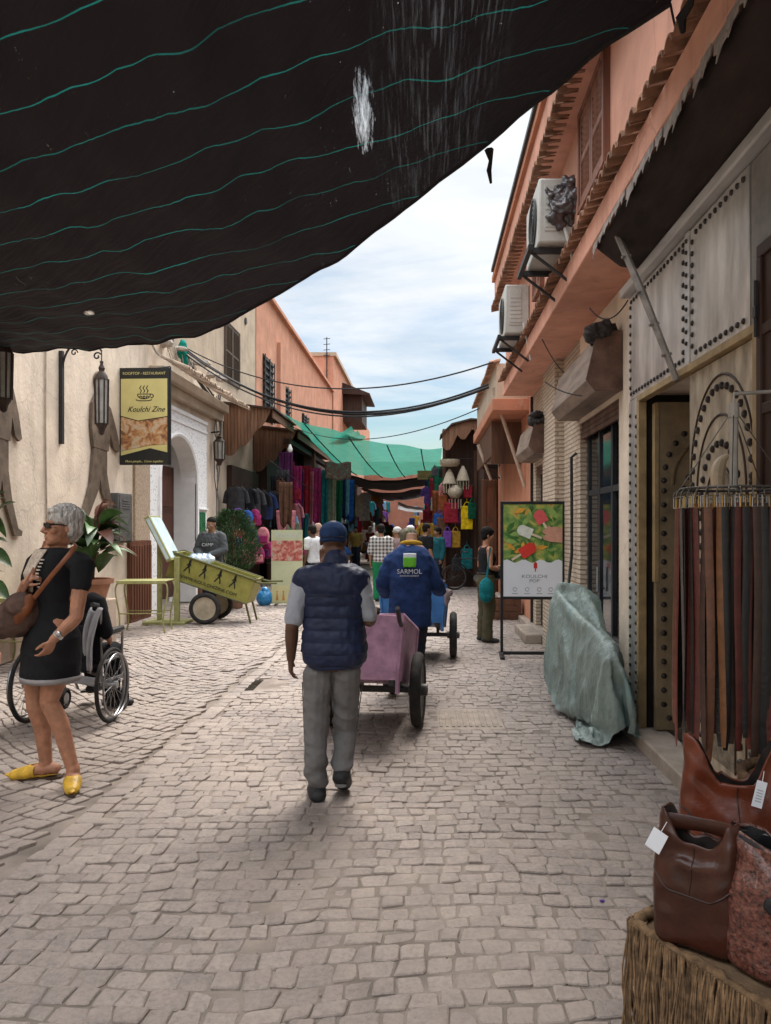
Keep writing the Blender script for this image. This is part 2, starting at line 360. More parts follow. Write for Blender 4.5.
def build_paving():
    quads = []
    def sx(x, y): return (mnoise.noise(Vector((x*.7, y*.5, 3.3)))*.16 + mnoise.noise(Vector((x*2.3, y*2.1, 9.1)))*.035)
    # right field: rows across the street
    y = .9; row = 0
    while y < 34:
        h = .094*random.uniform(.86, 1.16)*(1 if y < 13 else 1.35)
        x = -1.78+random.uniform(-.05, .05)
        while x < 1.56:
            w = .104*random.uniform(.70, 1.36)*(1 if y < 13 else 1.35)
            quads.append(([(x, y), (x+w, y), (x+w, y+h), (x, y+h)], 0)); x += w
        y += h; row += 1
    # left field: rows at a slant, meeting the gutter
    ca, sa = math.cos(R(-38)), math.sin(R(-38))
    v = -22
    while v < 26:
        h = .094*random.uniform(.85, 1.15); u = -26+random.uniform(0, .1)
        while u < 20:
            w = .102*random.uniform(.75, 1.3)
            cx = (u+w/2)*ca-(v+h/2)*sa; cy = (u+w/2)*sa+(v+h/2)*ca+8
            if -5.0 < cx < -1.99 and .9 < cy < 24:
                quads.append(([(a*ca-b*sa, a*sa+b*ca+8) for a, b in ((u,v),(u+w,v),(u+w,v+h),(u,v+h))], 1))
            u += w
        v += h
    # the gutter row between them
    y = .9
    while y < 24:
        h = .15*random.uniform(.8, 1.3); quads.append(([(-1.93,y),(-1.79,y),(-1.79,y+h),(-1.93,y+h)], 2)); y += h
    V = []; FF = []
    skip = lambda cx, cy: (.08 < cx < .66 and 6.02 < cy < 6.78) or ((cx+1.63)**2/.045+(cy-7.75)**2/.10 < 1)
    for q, zone in quads:
        cx = sum(p[0] for p in q)/4; cy = sum(p[1] for p in q)/4
        if skip(cx, cy) or random.random() < .0008: continue
        pts = []
        for (x, yy) in q:
            dx = mnoise.noise(Vector((x*31, yy*31, 1.7)))*.024; dy = mnoise.noise(Vector((x*31, yy*31, 8.2)))*.022
            if zone == 0: dy += sx(x, yy)
            elif zone == 1: dx += mnoise.noise(Vector((x*.8, yy*.8, 5)))*.06; dy += .22*math.sin((x+1.9)*2.1)+mnoise.noise(Vector((x*.8, yy*.8, 15)))*.08
            pts.append(Vector((x+dx, yy+dy, 0)))
        c = sum(pts, Vector())/4
        gap = (.952, .915, .91)[zone]*random.uniform(.96, 1.02)
        tz = random.gauss(0, .0032) + (-.006*math.exp(-((cx+1.86)/.16)**2))
        tx, ty = random.gauss(0, .020), random.gauss(0, .020)
        near = cy < 10
        outl = []
        for i in range(4):
            a, b, d = pts[i-1], pts[i], pts[(i+1)%4]
            k = random.uniform(.05, .20)
            if near: outl += [b.lerp(a, k), b.lerp(b.lerp(a,k*.3).lerp(b.lerp(d,k*.3),.5), 1)+(c-b)*.045, b.lerp(d, k)]
            else: outl += [b.lerp(a, k*.7), b.lerp(d, k*.7)]
        outl = [p+Vector((random.uniform(-1,1), random.uniform(-1,1), 0))*.0048 for p in outl]
        o = len(V); n = len(outl)
        for s_, dz in ((gap*1.01, -.03), (gap, -.0045), (gap*.89, 0)):
            for p in outl:
                e = c+(p-c)*s_; r = e-c
                V.append((e.x, e.y, tz+dz+(r.x*tx+r.y*ty if dz > -.02 else 0)))
        V.append((c.x, c.y, tz+.0022))
        for k in range(2):
            for j in range(n): FF.append((o+k*n+j, o+k*n+(j+1)%n, o+(k+1)*n+(j+1)%n, o+(k+1)*n+j))
        for j in range(n): FF.append((o+2*n+j, o+2*n+(j+1)%n, o+3*n))
    me = bpy.data.meshes.new('paving'); me.from_pydata(V, [], FF); me.update()
    tag(link('paving', me, stone_mat(), smooth=28), kind='structure')
build_paving()
# worn concrete drain cover and the wet pothole
mb = MB(); mb.bb(.10, .64, 6.04, 6.76, -.02, -.0025)
for k in range(11): mb.bb(.12+k*.048, .145+k*.048, 6.12, 6.68, -.004, .004)
tag(mb.build('drain_cover', M('concrete_drain', (.30,.25,.21), .9, .25, 9, .5, 80), bevel=.004), 'worn ribbed concrete drain cover set flush into the cobbles', 'drain cover')
mb = MB(); mb.prism([(-1.63+.27*math.cos(a)*(1+.18*math.sin(3*a)), 7.75+.33*math.sin(a)*(1+.15*math.cos(2*a+1))) for a in np.linspace(0, 2*math.pi, 40, endpoint=False)], lambda a,b,d:(a,b,d), -.03, -.0105)
tag(mb.build('puddle', M('wet_mud', (.035,.03,.026), .12, .3, 6, .1, 30, spec=.6)), kind='structure')

ORANGE = plaster('orange_render', (.63,.325,.235), .6, (.30,.15,.11), patch=(.55,.36,.28))
ORANGE2 = plaster('salmon_render', (.50,.225,.14), .45, (.25,.12,.08), patch=(.45,.30,.21))
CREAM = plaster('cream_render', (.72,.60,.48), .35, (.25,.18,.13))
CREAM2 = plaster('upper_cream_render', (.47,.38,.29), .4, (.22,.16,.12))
WHITEP = M('white_plaster', (.86,.85,.84), .85, .06, 4, .2, 40)
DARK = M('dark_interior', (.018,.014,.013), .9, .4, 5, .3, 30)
BROWNW = wood('brown_wood', (.10,.046,.026))
DKW = wood('dark_wood', (.045,.022,.015))
REDW = wood('red_brown_wood', (.145,.055,.03))
GREYW = wood('grey_wood', (.26,.22,.19), .8)
TILE = M('clay_tile', (.27,.15,.095), .85, .4, 8, .4, 50, dirt=.4, island=.35)
IRON = M('black_iron', (.02,.019,.02), .5, .3, 12, .2, 60, spec=.4)
STEEL = M('galvanised', (.35,.35,.36), .4, .2, 10, .1, 50, metal=.8)
GLASSD = M('dark_glass', (.012,.014,.018), .08, .1, 3, 0, spec=.6)
def brick_mat(name, c1, c2, mortar, rowh, width, ms=.012):
    m = bpy.data.materials.new(name); m.use_nodes = True; nt = m.node_tree; N = nt.nodes; L = nt.links; b = N['Principled BSDF']; b.inputs['Roughness'].default_value = .92
    tc = N.new('ShaderNodeTexCoord'); sp = N.new('ShaderNodeSeparateXYZ'); L.new(tc.outputs['Object'], sp.inputs[0])
    ad = N.new('ShaderNodeMath'); L.new(sp.outputs[0], ad.inputs[0]); L.new(sp.outputs[1], ad.inputs[1]); cb = N.new('ShaderNodeCombineXYZ'); L.new(ad.outputs[0], cb.inputs[0]); L.new(sp.outputs[2], cb.inputs[1])
    nn = N.new('ShaderNodeTexNoise'); nn.inputs['Scale'].default_value = 9; nn.inputs['Detail'].default_value = 4; L.new(tc.outputs['Object'], nn.inputs['Vector'])
    mx = N.new('ShaderNodeMixRGB'); mx.blend_type = 'ADD'; mx.inputs[0].default_value = .022; L.new(cb.outputs[0], mx.inputs[1]); L.new(nn.outputs[1], mx.inputs[2])
    br = N.new('ShaderNodeTexBrick'); L.new(mx.outputs[0], br.inputs['Vector']); br.inputs['Scale'].default_value = 1; br.inputs['Brick Width'].default_value = width; br.inputs['Row Height'].default_value = rowh
    br.inputs['Mortar Size'].default_value = ms; br.inputs['Mortar Smooth'].default_value = .6; br.inputs['Bias'].default_value = -.1
    br.inputs['Color1'].default_value = c1+(1,); br.inputs['Color2'].default_value = c2+(1,); br.inputs['Mortar'].default_value = mortar+(1,)
    n2 = N.new('ShaderNodeTexNoise'); n2.inputs['Scale'].default_value = 3; n2.inputs['Detail'].default_value = 8; L.new(tc.outputs['Object'], n2.inputs['Vector'])
    m2 = N.new('ShaderNodeMixRGB'); m2.blend_type = 'MULTIPLY'; m2.inputs[0].default_value = .25; L.new(br.outputs[0], m2.inputs[1]); L.new(n2.outputs[0], m2.inputs[2]); L.new(m2.outputs[0], b.inputs['Base Color'])
    bp = N.new('ShaderNodeBump'); bp.inputs['Distance'].default_value = .02; bp.inputs['Strength'].default_value = .8; bp.invert = True; L.new(br.outputs['Fac'], bp.inputs['Height'])
    n3 = N.new('ShaderNodeTexNoise'); n3.inputs['Scale'].default_value = 50; L.new(tc.outputs['Object'], n3.inputs['Vector']); b3 = N.new('ShaderNodeBump'); b3.inputs['Strength'].default_value = .4; b3.inputs['Distance'].default_value = .01; L.new(n3.outputs[0], b3.inputs['Height']); L.new(bp.outputs[0], b3.inputs['Normal'])
    L.new(b3.outputs[0], b.inputs['Normal']); return m
BRICK = brick_mat('pale_brick', (.64,.52,.40), (.54,.42,.31), (.40,.30,.22), .052, .21, .011)

def part(name, mat, parent, fn, **k):
    mb = MB(); fn(mb); return mb.build(name, mat, parent, **k)

# ------------------------------------------------------------------ right: orange building with its two jetties
kb = MB(); kb.bb(1.55, 1.80, -3, 6.0, -.05, .10); kb.bb(1.62, 1.80, 6.0, 18, -.05, .085)
tag(kb.build('kerb', M('step_stone', (.34,.28,.23), .9, .25, 5, .5, 50, dirt=.4), bevel=.012), kind='structure')
XW = 1.72
ob = thing('orange_building', 'orange rendered building with jettied upper floor and tiled ledge on the right', 'building', (XW, 6, 0))
OX, OY = -XW, -6
def ow(name, mat, *boxes, **k):
    mb = MB()
    for b in boxes: mb.bb(b[0]+OX, b[1]+OX, b[2]+OY, b[3]+OY, b[4], b[5])
    return mb.build(name, mat, ob, **k)
ow('lower_wall', CREAM, (1.72,2.3,-4,3.70,0,3.70), (1.72,2.3,5.74,6.74,0,3.70), (1.72,2.3,3.70,5.74,2.6,3.70), (1.72,2.3,6.74,8.43,2.76,3.70))
ow('brick_wall', BRICK, (1.722,2.3,8.43,9.42,0,3.698), (1.722,2.3,11.8,12.2,0,3.698), (1.722,2.3,10.4,11.8,2.55,3.698))
ow('brick_pilaster', BRICK, (1.61,2.3,9.42,10.4,0,3.698))
jet = ow('jetty', ORANGE, (1.24,3.6,-4,12.1,3.70,3.90), bevel=.012)
up = ow('upper_wall', ORANGE, (1.28,3.6,-4,12.05,3.90,4.94))
ow('upper_jetty', ORANGE, (1.07,3.6,-4,11.7,4.94,5.38), bevel=.012)
ow('upper_cornice', ORANGE2, (1.03,1.2,-4,11.72,5.38,5.46))
def tile_row(x, z, y0, y1, out, pitch=.125, drop=.05):
    mb = MB(); y = y0
    while y < y1:
        n = 7; j = random.uniform(-.012,.012); o2 = out*random.uniform(.9,1.12)
        rings = []
        for (xx, zz, rr) in ((x+.10, z+.055, .052), (x-o2, z+.055-drop+j*.4, .060)):
            outer = [Vector((xx, y+j+rr*math.cos(a), zz+rr*math.sin(a)-.02)) for a in np.linspace(0, math.pi, n)]
            inner = [Vector((xx, y+j+(rr-.014)*math.cos(a), zz+(rr-.014)*math.sin(a)-.02)) for a in np.linspace(math.pi, 0, n)]
            rings.append(outer+inner)
        mb.loft(rings); y += pitch*random.uniform(.96,1.04)
    return mb
def offs(mb, dx, dy, dz=0): mb.v = [(a+dx, b+dy, c+dz) for a,b,c in mb.v]; return mb
offs(tile_row(1.24, 3.905, -3, 12.0, .085), OX, OY).build('ledge_tiles', TILE, ob)
offs(tile_row(1.07, 4.90, 2, 11.7, .06, drop=.03), OX, OY).build('eave_tiles', TILE, ob)
# shuttered window under the eave, second small one
def shutter_window(parent, x, y0, y1, z0, z1, mat, facing=-1, slats=True, name='window', leaves=2):
    d = facing; f = MB(); t = .045
    for (a, b, c, e) in ((y0,y0+t,z0,z1),(y1-t,y1,z0,z1)): f.bb(min(x,x+d*.05), max(x,x+d*.05), a, b, c, e)
    for (c, e) in ((z0,z0+t),(z1-t,z1)): f.bb(min(x,x+d*.048), max(x,x+d*.048), y0+t, y1-t, c, e)
    fo = f.build(name, mat, parent, bevel=.004)
    w = (y1-y0-2*t)/leaves
    for i in range(leaves):
        a = y0+t+i*w; mb = MB(); xx = x+d*.012
        for (p,q) in ((a+.004,a+.05),(a+w-.05,a+w-.004)): mb.bb(min(xx,xx+d*.025), max(xx,xx+d*.025), p, q, z0+t, z1-t)
        for (p,q) in ((z0+t,z0+t+.06),(z1-t-.06,z1-t),((z0+z1)/2-.03,(z0+z1)/2+.03)): mb.bb(min(xx,xx+d*.023), max(xx,xx+d*.023), a+.05, a+w-.05, p, q)
        z = z0+t+.07
        while z < z1-t-.08:
            mb.box((xx+d*.008, a+w/2, z), (.012, w-.1, .045), Matrix.Rotation(R(35*d), 3, 'Y')); z += .05
        mb.build('shutter', mat, fo)
    return fo
SHB = wood('old_shutter', (.20,.085,.055)); SHG = wood('grey_shutter', (.095,.065,.05))
shutter_window(ob, 1.28+OX, 5.25+OY, 6.15+OY, 4.13, 4.93, SHB)
shutter_window(ob, 1.28+OX, 8.15+OY, 8.75+OY, 4.2, 4.85, SHB)
ow('drain_pipe', IRON, (1.0,1.05,5.0,11.5,5.47,5.52))
ow('downpipe', IRON, (1.68,1.719,12.08,12.13,0.1,3.69))
# open shop fronts (dark rooms behind, glazed door frame, goods on shelves)
def shop_room(y0, y1, z1, depth=1.3):
    mb = MB(); a0, a1 = y0+OY, y1+OY; x0, x1 = .56, .56+depth
    mb.bb(x1, x1+.05, a0-.3, a1+.3, 0, z1+.2); mb.bb(x0, x1, a0-.05, a0-.002, 0, z1+.2); mb.bb(x0, x1, a1+.002, a1+.05, 0, z1+.2)
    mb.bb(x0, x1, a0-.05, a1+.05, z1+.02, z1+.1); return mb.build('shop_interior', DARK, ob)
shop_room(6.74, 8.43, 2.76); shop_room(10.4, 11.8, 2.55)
DOORB = M('black_door_paint', (.022,.024,.030), .45, .3, 8, .1, 40, spec=.4)
def glazed_door(y0, y1, z1, x=1.80):
    mb = MB(); n = 3; w = (y1-y0)/n
    for i in range(n+1): mb.bb(x+OX, x+.05+OX, y0+i*w-.03+OY, y0+i*w+.03+OY, .1, z1)
    for z in (.12, .5, 1.95, z1-.06):
        for i in range(n): mb.bb(x+.003+OX, x+.047+OX, y0+i*w+.03+OY, y0+(i+1)*w-.03+OY, z, z+.06)
    d = mb.build('shop_door', DOORB, ob, bevel=.004)
    g = MB()
    for i in range(n-1):
        for (a, b) in ((.56,1.95),(2.01,z1-.06)): g.bb(x+.02+OX, x+.03+OX, y0+(i+1)*w+.031+OY, y0+(i+2)*w-.031+OY, a, b)
    g.build('pane', GLASSD, d)
    h = MB(); h.tube([(x-.03+OX, y0+w*2-.07+OY, .95), (x-.03+OX, y0+w*2-.07+OY, 1.2)], .012); h.build('handle', STEEL, d)
glazed_door(6.80, 8.40, 2.74); glazed_door(10.42, 11.78, 2.53)
mb = MB()
for z in (.75, 1.15, 1.55, 1.95): mb.bb(1.90+OX, 2.15+OX, 6.745+OY, 6.86+OY, z, z+.02)
mb.build('shelf', BROWNW, ob)
for i, (z, c) in enumerate(((.77,(.5,.30,.02)),(.90,(.4,.06,.03)),(1.17,(.55,.42,.05)),(1.57,(.04,.20,.18)),(1.66,(.03,.3,.3)))):
    mb = MB(); mb.lathe((1.92+OX+.03, 6.80+OY, z), [(.001,0),(.05,.005),(.06,.06),(.035,.11),(.02,.12)], 12); mb.build('shop_ware', M('ware_%d' % i, c, .4, .1, 5, .05), ob)
# roller-shutter housings over both openings
RUST = M('rusty_housing', (.125,.072,.052), .7, .45, 6, .3, 60, dirt=.5, dirtcol=(.05,.03,.025), metal=.2)
ROLLC = M('grimy_shutter_cover', (.22,.165,.13), .7, .35, 5, .25, 40, dirt=.5, dirtcol=(.10,.06,.04), stretch=(1,.3,2))
def roller(y0, y1, z0, z1, x=1.72, out=.30):
    mb = MB(); pr = [(0, z0), (-out*.75, z0), (-out, z0+.10), (-out*.72, z1-.04), (-out*.2, z1), (0, z1)]
    mb.prism(pr, lambda a, b, d: (x+a+OX, d+OY, b), y0, y1); o = mb.build('roller_housing', ROLLC, ob, bevel=.008)
    e = MB(); e.prism([(p[0]*1.05-.003, p[1]-.005) for p in pr], lambda a, b, d: (x+a+OX-.003, d+OY, b), y0-.022, y0-.001)
    for k in range(4):
        zz = z0-.01-k*.052; e.bb(x+.02+OX, x+.05+OX, y0+OY, y1+OY, zz-.05, zz-.004)
    e.build('shutter_curtain', RUST, o)
    g = MB(); random.seed(int(y0*10))
    for k in range(12): g.ell((x-out*.55+random.uniform(-.10,.10)+OX, y0+.03+random.uniform(-.05,.12)+OY, z1+random.uniform(-.06,.03)), .07*random.uniform(.7,1.3), .08, .04, Matrix.Rotation(random.random()*3, 3, 'X'), 9, 6)
    link('rag', remesh(g, .010, 1, folds(.022, 16, 22, y0)), M('black_plastic_rag', (.028,.024,.024), .6, .4, 20, .6, 40, spec=.3), o, 180)
roller(6.62, 8.55, 2.80, 3.32); roller(10.3, 11.95, 2.62, 3.10)
# ------------------------------------------------------------------ studded shop front (cladding, beam, doorway, two studded leaves)
sf = thing('studded_shop_front', 'pale metal clad shop front with rows of dark studs round a doorway', 'shop front', (1.62, 4.7, 0))
SX, SY = -1.62, -4.7
METALP = M('brushed_panel', (.48,.465,.445), .36, .38, 4.5, .3, 22, metal=.55, spec=.5, stretch=(1,1,.3), dirt=.6, dirtcol=(.20,.15,.12))
METALG = M('grey_trim_metal', (.50,.49,.48), .5, .25, 6, .2, 40, metal=.3, stretch=(1,.2,1), dirt=.3)
STUD = M('stud_iron', (.05,.042,.04), .38, .3, 20, .1, 60, metal=.5)
GOLD = M('ochre_door_frame', (.33,.235,.12), .55, .25, 8, .2, 50, dirt=.3)
def sp(name, mat, fn, parent=sf, **k): mb = MB(); fn(mb); offs(mb, SX, SY); return mb.build(name, mat, parent, **k)
sp('panel', METALP, lambda m: m.bb(1.62, 1.718, 4.72, 6.02, 2.60, 3.42), bevel=.006)
sp('panel', METALP, lambda m: m.bb(1.62, 1.718, 3.80, 4.64, 2.60, 3.42), bevel=.006)
sp('panel', M('dull_side_panel', (.21,.20,.19), .55, .3, 4, .2, 30, metal=.3, dirt=.4), lambda m: m.bb(1.625, 1.718, 1.2, 3.79, 2.60, 3.42), bevel=.006)
sp('centre_strip', METALG, lambda m: m.bb(1.612, 1.718, 4.641, 4.719, 2.60, 3.42), bevel=.003)
sp('side_jamb', METALP, lambda m: m.bb(1.615, 1.718, 5.745, 6.03, .10, 2.597), bevel=.006)
sp('near_jamb', METALP, lambda m: m.bb(1.62, 1.718, 1.2, 3.66, .10, 2.597), bevel=.006)
sp('beam', METALG, lambda m: m.bb(1.555, 1.719, 1.0, 6.08, 3.43, 3.505), bevel=.012)
sp('door_frame', GOLD, lambda m: (m.bb(1.598, 1.66, 5.69, 5.742, .10, 2.55), m.bb(1.598, 1.66, 3.665, 3.715, .10, 2.55), m.bb(1.598, 1.66, 3.665, 5.742, 2.551, 2.598)), bevel=.004)
def stud(mb, x, y, z, r=.017, d=.013): 
    mb.lathe((x, y, z), [(r, .0), (r*.95, -d*.45), (r*.65, -d*.85), (r*.15, -d)], 8, 'x')
def studs(mb):
    z = .2
    while z < 2.52: stud(mb, 1.614, 5.80, z); stud(mb, 1.614, 5.97, z+.03); z += .075
    y = 3.86
    while y < 6.0:
        if not 4.6 < y < 4.76: stud(mb, 1.619, y, 2.65); stud(mb, 1.619, y, 3.37)
        y += .075
    z = 2.7
    while z < 3.36:
        for yy in (4.60, 4.76, 5.98): stud(mb, 1.619, yy, z)
        stud(mb, 1.611, 4.68, z+.035, .014); z += .07
sp('studs', STUD, studs)
sp('reveal', DARK, lambda m: m.bb(1.664, 2.4, 5.718, 5.7385, .09, 2.60))  # dark panel added over the cream reveal, shade put into its colour
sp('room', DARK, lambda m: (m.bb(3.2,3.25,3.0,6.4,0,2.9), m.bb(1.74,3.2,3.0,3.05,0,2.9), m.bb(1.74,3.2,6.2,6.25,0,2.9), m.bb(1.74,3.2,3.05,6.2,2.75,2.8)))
OLIVE = M('worn_olive_leaf', (.24,.18,.11), .6, .3, 5, .3, 60, dirt=.45, dirtcol=(.09,.06,.035), spec=.3)
TAN = M('tan_wood_leaf', (.38,.32,.24), .65, .4, 9, .4, 50, stretch=(1,1,.35), dirt=.65, dirtcol=(.17,.11,.07))
def leaf(name, w, z0, z1, mat, flip=1):
    """local: spans 0..w in a, faces -normal"""
    return (w, z0, z1)
# far leaf swung open into the shop (square to the street), near leaf closed
d1 = sp('door_leaf', OLIVE, lambda m: m.bb(1.70, 2.62, 5.60, 5.655, .11, 2.53), bevel=.006)
def leaf1(mb):
    for (r, zz) in ((.40, 1.95), (.27, 1.80)):
        for a in np.linspace(0, math.pi, 15 if r > .3 else 11): mb.lathe((2.16-r*math.cos(a), 5.60, zz+r*math.sin(a)*1.1), [(.022,0),(.02,-.009),(.005,-.016)], 9, 'y')
        z = .3
        while z < zz: 
            for s_ in (-1, 1): mb.lathe((2.16+s_*r, 5.60, z), [(.022,0),(.02,-.009),(.005,-.016)], 9, 'y')
            z += .105
    for x in np.arange(1.80, 2.5, .1): mb.lathe((x, 5.60, .2), [(.022,0),(.02,-.009),(.005,-.016)], 9, 'y')
sp('leaf_studs', STUD, leaf1, parent=d1)
sp('edge_strip', GOLD, lambda m: m.bb(1.692, 1.72, 5.592, 5.66, 1.2, 2.52), parent=d1)
sp('arch_moulding', M('olive_moulding', (.14,.095,.05), .6, .2, 8), lambda m: m.tube([(2.16-.335*math.cos(a), 5.598, 1.92+.36*math.sin(a)) for a in np.linspace(0, math.pi, 24)], .012, 6), parent=d1)
d2 = sp('door_leaf', TAN, lambda m: m.bb(1.635, 1.69, 3.72, 4.70, .11, 2.545), bevel=.006)
def leaf2(mb):
    for (r, zz, n) in ((.42, 1.86, 20), (.28, 1.72, 14)):
        for a in np.linspace(0, math.pi, n): stud(mb, 1.635, 4.21-r*math.cos(a), zz+r*1.25*math.sin(a), .022, .02)
        z = .3
        while z < zz:
            for s_ in (-1, 1): stud(mb, 1.635, 4.21+s_*r, z, .022, .02)
            z += .085
sp('leaf_studs', STUD, leaf2, parent=d2)
sp('arch_moulding', DKW, lambda m: [m.tube([(1.634, 4.21-r, .3)]+[(1.634, 4.21-r*math.cos(a), z+r*1.25*math.sin(a)) for a in np.linspace(0, math.pi, 24)]+[(1.634, 4.21+r, .3)], .008, 6) for r, z in ((.35,1.79),(.455,1.88),(.215,1.68))], parent=d2)
sp('arch_field', M('dark_arch_field', (.20,.16,.115), .7, .45, 22, .6, 60, dirt=.6), lambda m: m.prism([(4.21-.2,.3)]+[(4.21-.2*math.cos(a), 1.68+.25*math.sin(a)) for a in np.linspace(0, math.pi, 16)]+[(4.21+.2,.3)], lambda a, b, d: (d, a, b), 1.6315, 1.634), parent=d2)
sp('knocker', M('pale_horn', (.50,.41,.30), .5, .2, 8), lambda m: (m.tube(bez((1.60,4.02,1.98),(1.52,4.0,1.95),(1.52,3.98,1.78),(1.60,4.04,1.70)), [.014,.02,.028,.034,.038,.04,.038,.034,.03,.025,.02,.014,.009], 10)), parent=d2)
# carved dark shutter folded back at the picture's right edge
cs = thing('carved_shutter', 'dark carved wooden shutter folded open beside the belts at the doorway', 'shutter', (1.50, 3.30, 1.7))
def carved(m):
    m.bb(-.02, .02, -.36, .10, .0, .06); m.bb(-.02, .02, -.36, .10, 1.10, 1.16)
    for y in (-.36, -.15, .05): m.bb(-.021, .021, y, y+.05, .06, 1.10)
    for z in (.4, .75): m.bb(-.018, .018, -.31, .05, z, z+.05)
part('frame', DKW, cs, carved, bevel=.006)
part('panel', DKW, cs, lambda m: m.bb(-.006, .006, -.31, .05, .06, 1.10))
part('latch', IRON, cs, lambda m: (m.tube([(-.03,.08,.75),(-.03,.08,1.0)], .008), m.box((-.028,.08,.86),(.02,.03,.05))))
# ------------------------------------------------------------------ the dark awning under the jetty with a torn valance, its brace
aw = thing('shop_awning', 'dark sagging awning under the jetty with a torn scalloped valance', 'awning', (1.26, 5.6, 3.68))
AWM = M('sooty_awning', (.030,.020,.017), .9, .5, 6, .5, 30, stretch=(1,.3,1))
def awn(u, v):
    y = 5.60-u*5.2; x = 1.262+v*.36
    return (x-1.26, y-5.6, -.012-.155*v-.05*math.sin(v*math.pi)*(1+.4*mnoise.noise(Vector((u*9,v*3,0))))+.008*math.sin(u*60))
mb = MB(); mb.grid(awn, 120, 8); mb.build('sheet', AWM, aw, solid=.006)
VAL = M('grey_torn_canvas', (.27,.235,.215), .9, .35, 14, .3, 60, dirt=.4)
random.seed(5); mb = MB(); y = 5.62
while y > .6:
    w = random.uniform(.10,.17); hgt = random.uniform(.07,.15); 
    pts = [(y, 0), (y, -hgt*.45), (y-w*.3, -hgt*.6), (y-w*.45, -hgt), (y-w*.62, -hgt*.55), (y-w, -hgt*.5), (y-w, 0)]
    tw = random.uniform(-.02,.02); xo = random.uniform(-.006,.006)
    mb.prism(pts, lambda a, b, d: (-.022+d+xo+b*tw-(b*b)*1.2, a-5.6, b+.012), 0, .004); y -= w*random.uniform(.98,1.1)
mb.build('valance', VAL, aw)
br = MB(); p0 = Vector((1.30, 5.30, 3.74)); p1 = Vector((1.575, 4.75, 2.52)); br.tube([p0, p0.lerp(p1,.5)+Vector((.01,.01,.01)), p1], [.022,.026,.020], 6)
for t in (.25, .48, .68, .86): q = p0.lerp(p1, t); br.tube([q+Vector((-.035,-.01,.0)), q+Vector((.03,.01,.02))], .011, 6)
tag(br.build('wooden_prop', M('weathered_prop', (.24,.21,.19), .85, .3, 10, .4, 60)), 'weathered grey wooden prop with pegs bracing the awning above the studded doorway', 'prop')
# ------------------------------------------------------------------ right: next low building, closed doors, far stall wall
o2 = thing('low_orange_shop', 'low orange shop building past the brick pilasters with braced balcony', 'building', (1.72, 15, 0))
def o2p(name, mat, *bx, **k):
    mb = MB()
    for b in bx: mb.bb(b[0]-1.72, b[1]-1.72, b[2]-15, b[3]-15, b[4], b[5])
    return mb.build(name, mat, o2, **k)
o2p('wall', ORANGE2, (1.73,3.4,12.2,18,0,4.15)); o2p('balcony', ORANGE2, (1.12,3.4,12.6,17.6,3.55,3.75), bevel=.01)
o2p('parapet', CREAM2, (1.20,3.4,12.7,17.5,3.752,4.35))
o2p('lattice', BROWNW, (1.19,1.73,13.6,13.66,2.75,3.50), (1.19,1.24,13.66,17.4,2.9,3.50))
offs(tile_row(1.16, 4.35, 12.7, 17.5, .08), -1.72, -15).build('roof_tiles', TILE, o2)
for a, b, n in (((493,391,13.1),(525,487,13.1),1), ((478,447,15.5),(491,480,15.5),2)):
    mb = MB(); mb.cyl(P(*a)+Vector((0,0,.05)), P(*b), .035, .03, 8)
    tag(mb.build('diagonal_brace', M('pale_pole', (.46,.36,.28), .8, .2, 9, .3)), ('long' if n == 1 else 'short')+' pale diagonal pole bracing the balcony of the low orange shop', 'brace')
dr = thing('plank_door', 'tall red brown plank double door standing open beside the bag stall', 'door', (1.35, 18, 0))
for (x0, x1) in ((0,.36),(.39,.85)):
    def dl(m, x0=x0, x1=x1):
        m.bb(x0, x1, 0, .05, .02, 2.75)
    o = part('leaf', REDW, dr, dl, bevel=.006)
    def rails(m, x0=x0, x1=x1):
        for z in (.05,.95,1.75,2.6): m.bb(x0+.02, x1-.02, -.022, -.001, z, z+.11)
        for x in (x0+.02, x1-.10): m.bb(x, x+.08, -.024, -.002, .16, 2.6)
    part('rail', BROWNW, o, rails, bevel=.004)
o3 = thing('souk_block', 'dark timber fronted block of stalls beyond the doors on the right', 'building', (1.4, 24, 0))
part('wall', DKW, o3, lambda m: (m.bb(.0,4,-5.9,30,0,3.5), m.bb(-.9,4,-2.2,30,0,.3), m.bb(-.5,4,-1.8,30,.3,3.3)))
part('upper_wall', ORANGE2, o3, lambda m: (m.bb(.1,4,-5.8,6,3.5,4.4), m.bb(-.1,4,6,30,3.5,5.0)))
part('parapet', TILE, o3, lambda m: m.bb(.02,4,-5.85,5.9,4.402,4.5))
part('roof_box', ORANGE2, o3, lambda m: m.bb(-.05,.5,1,2,4.55,5.0), bevel=.01)
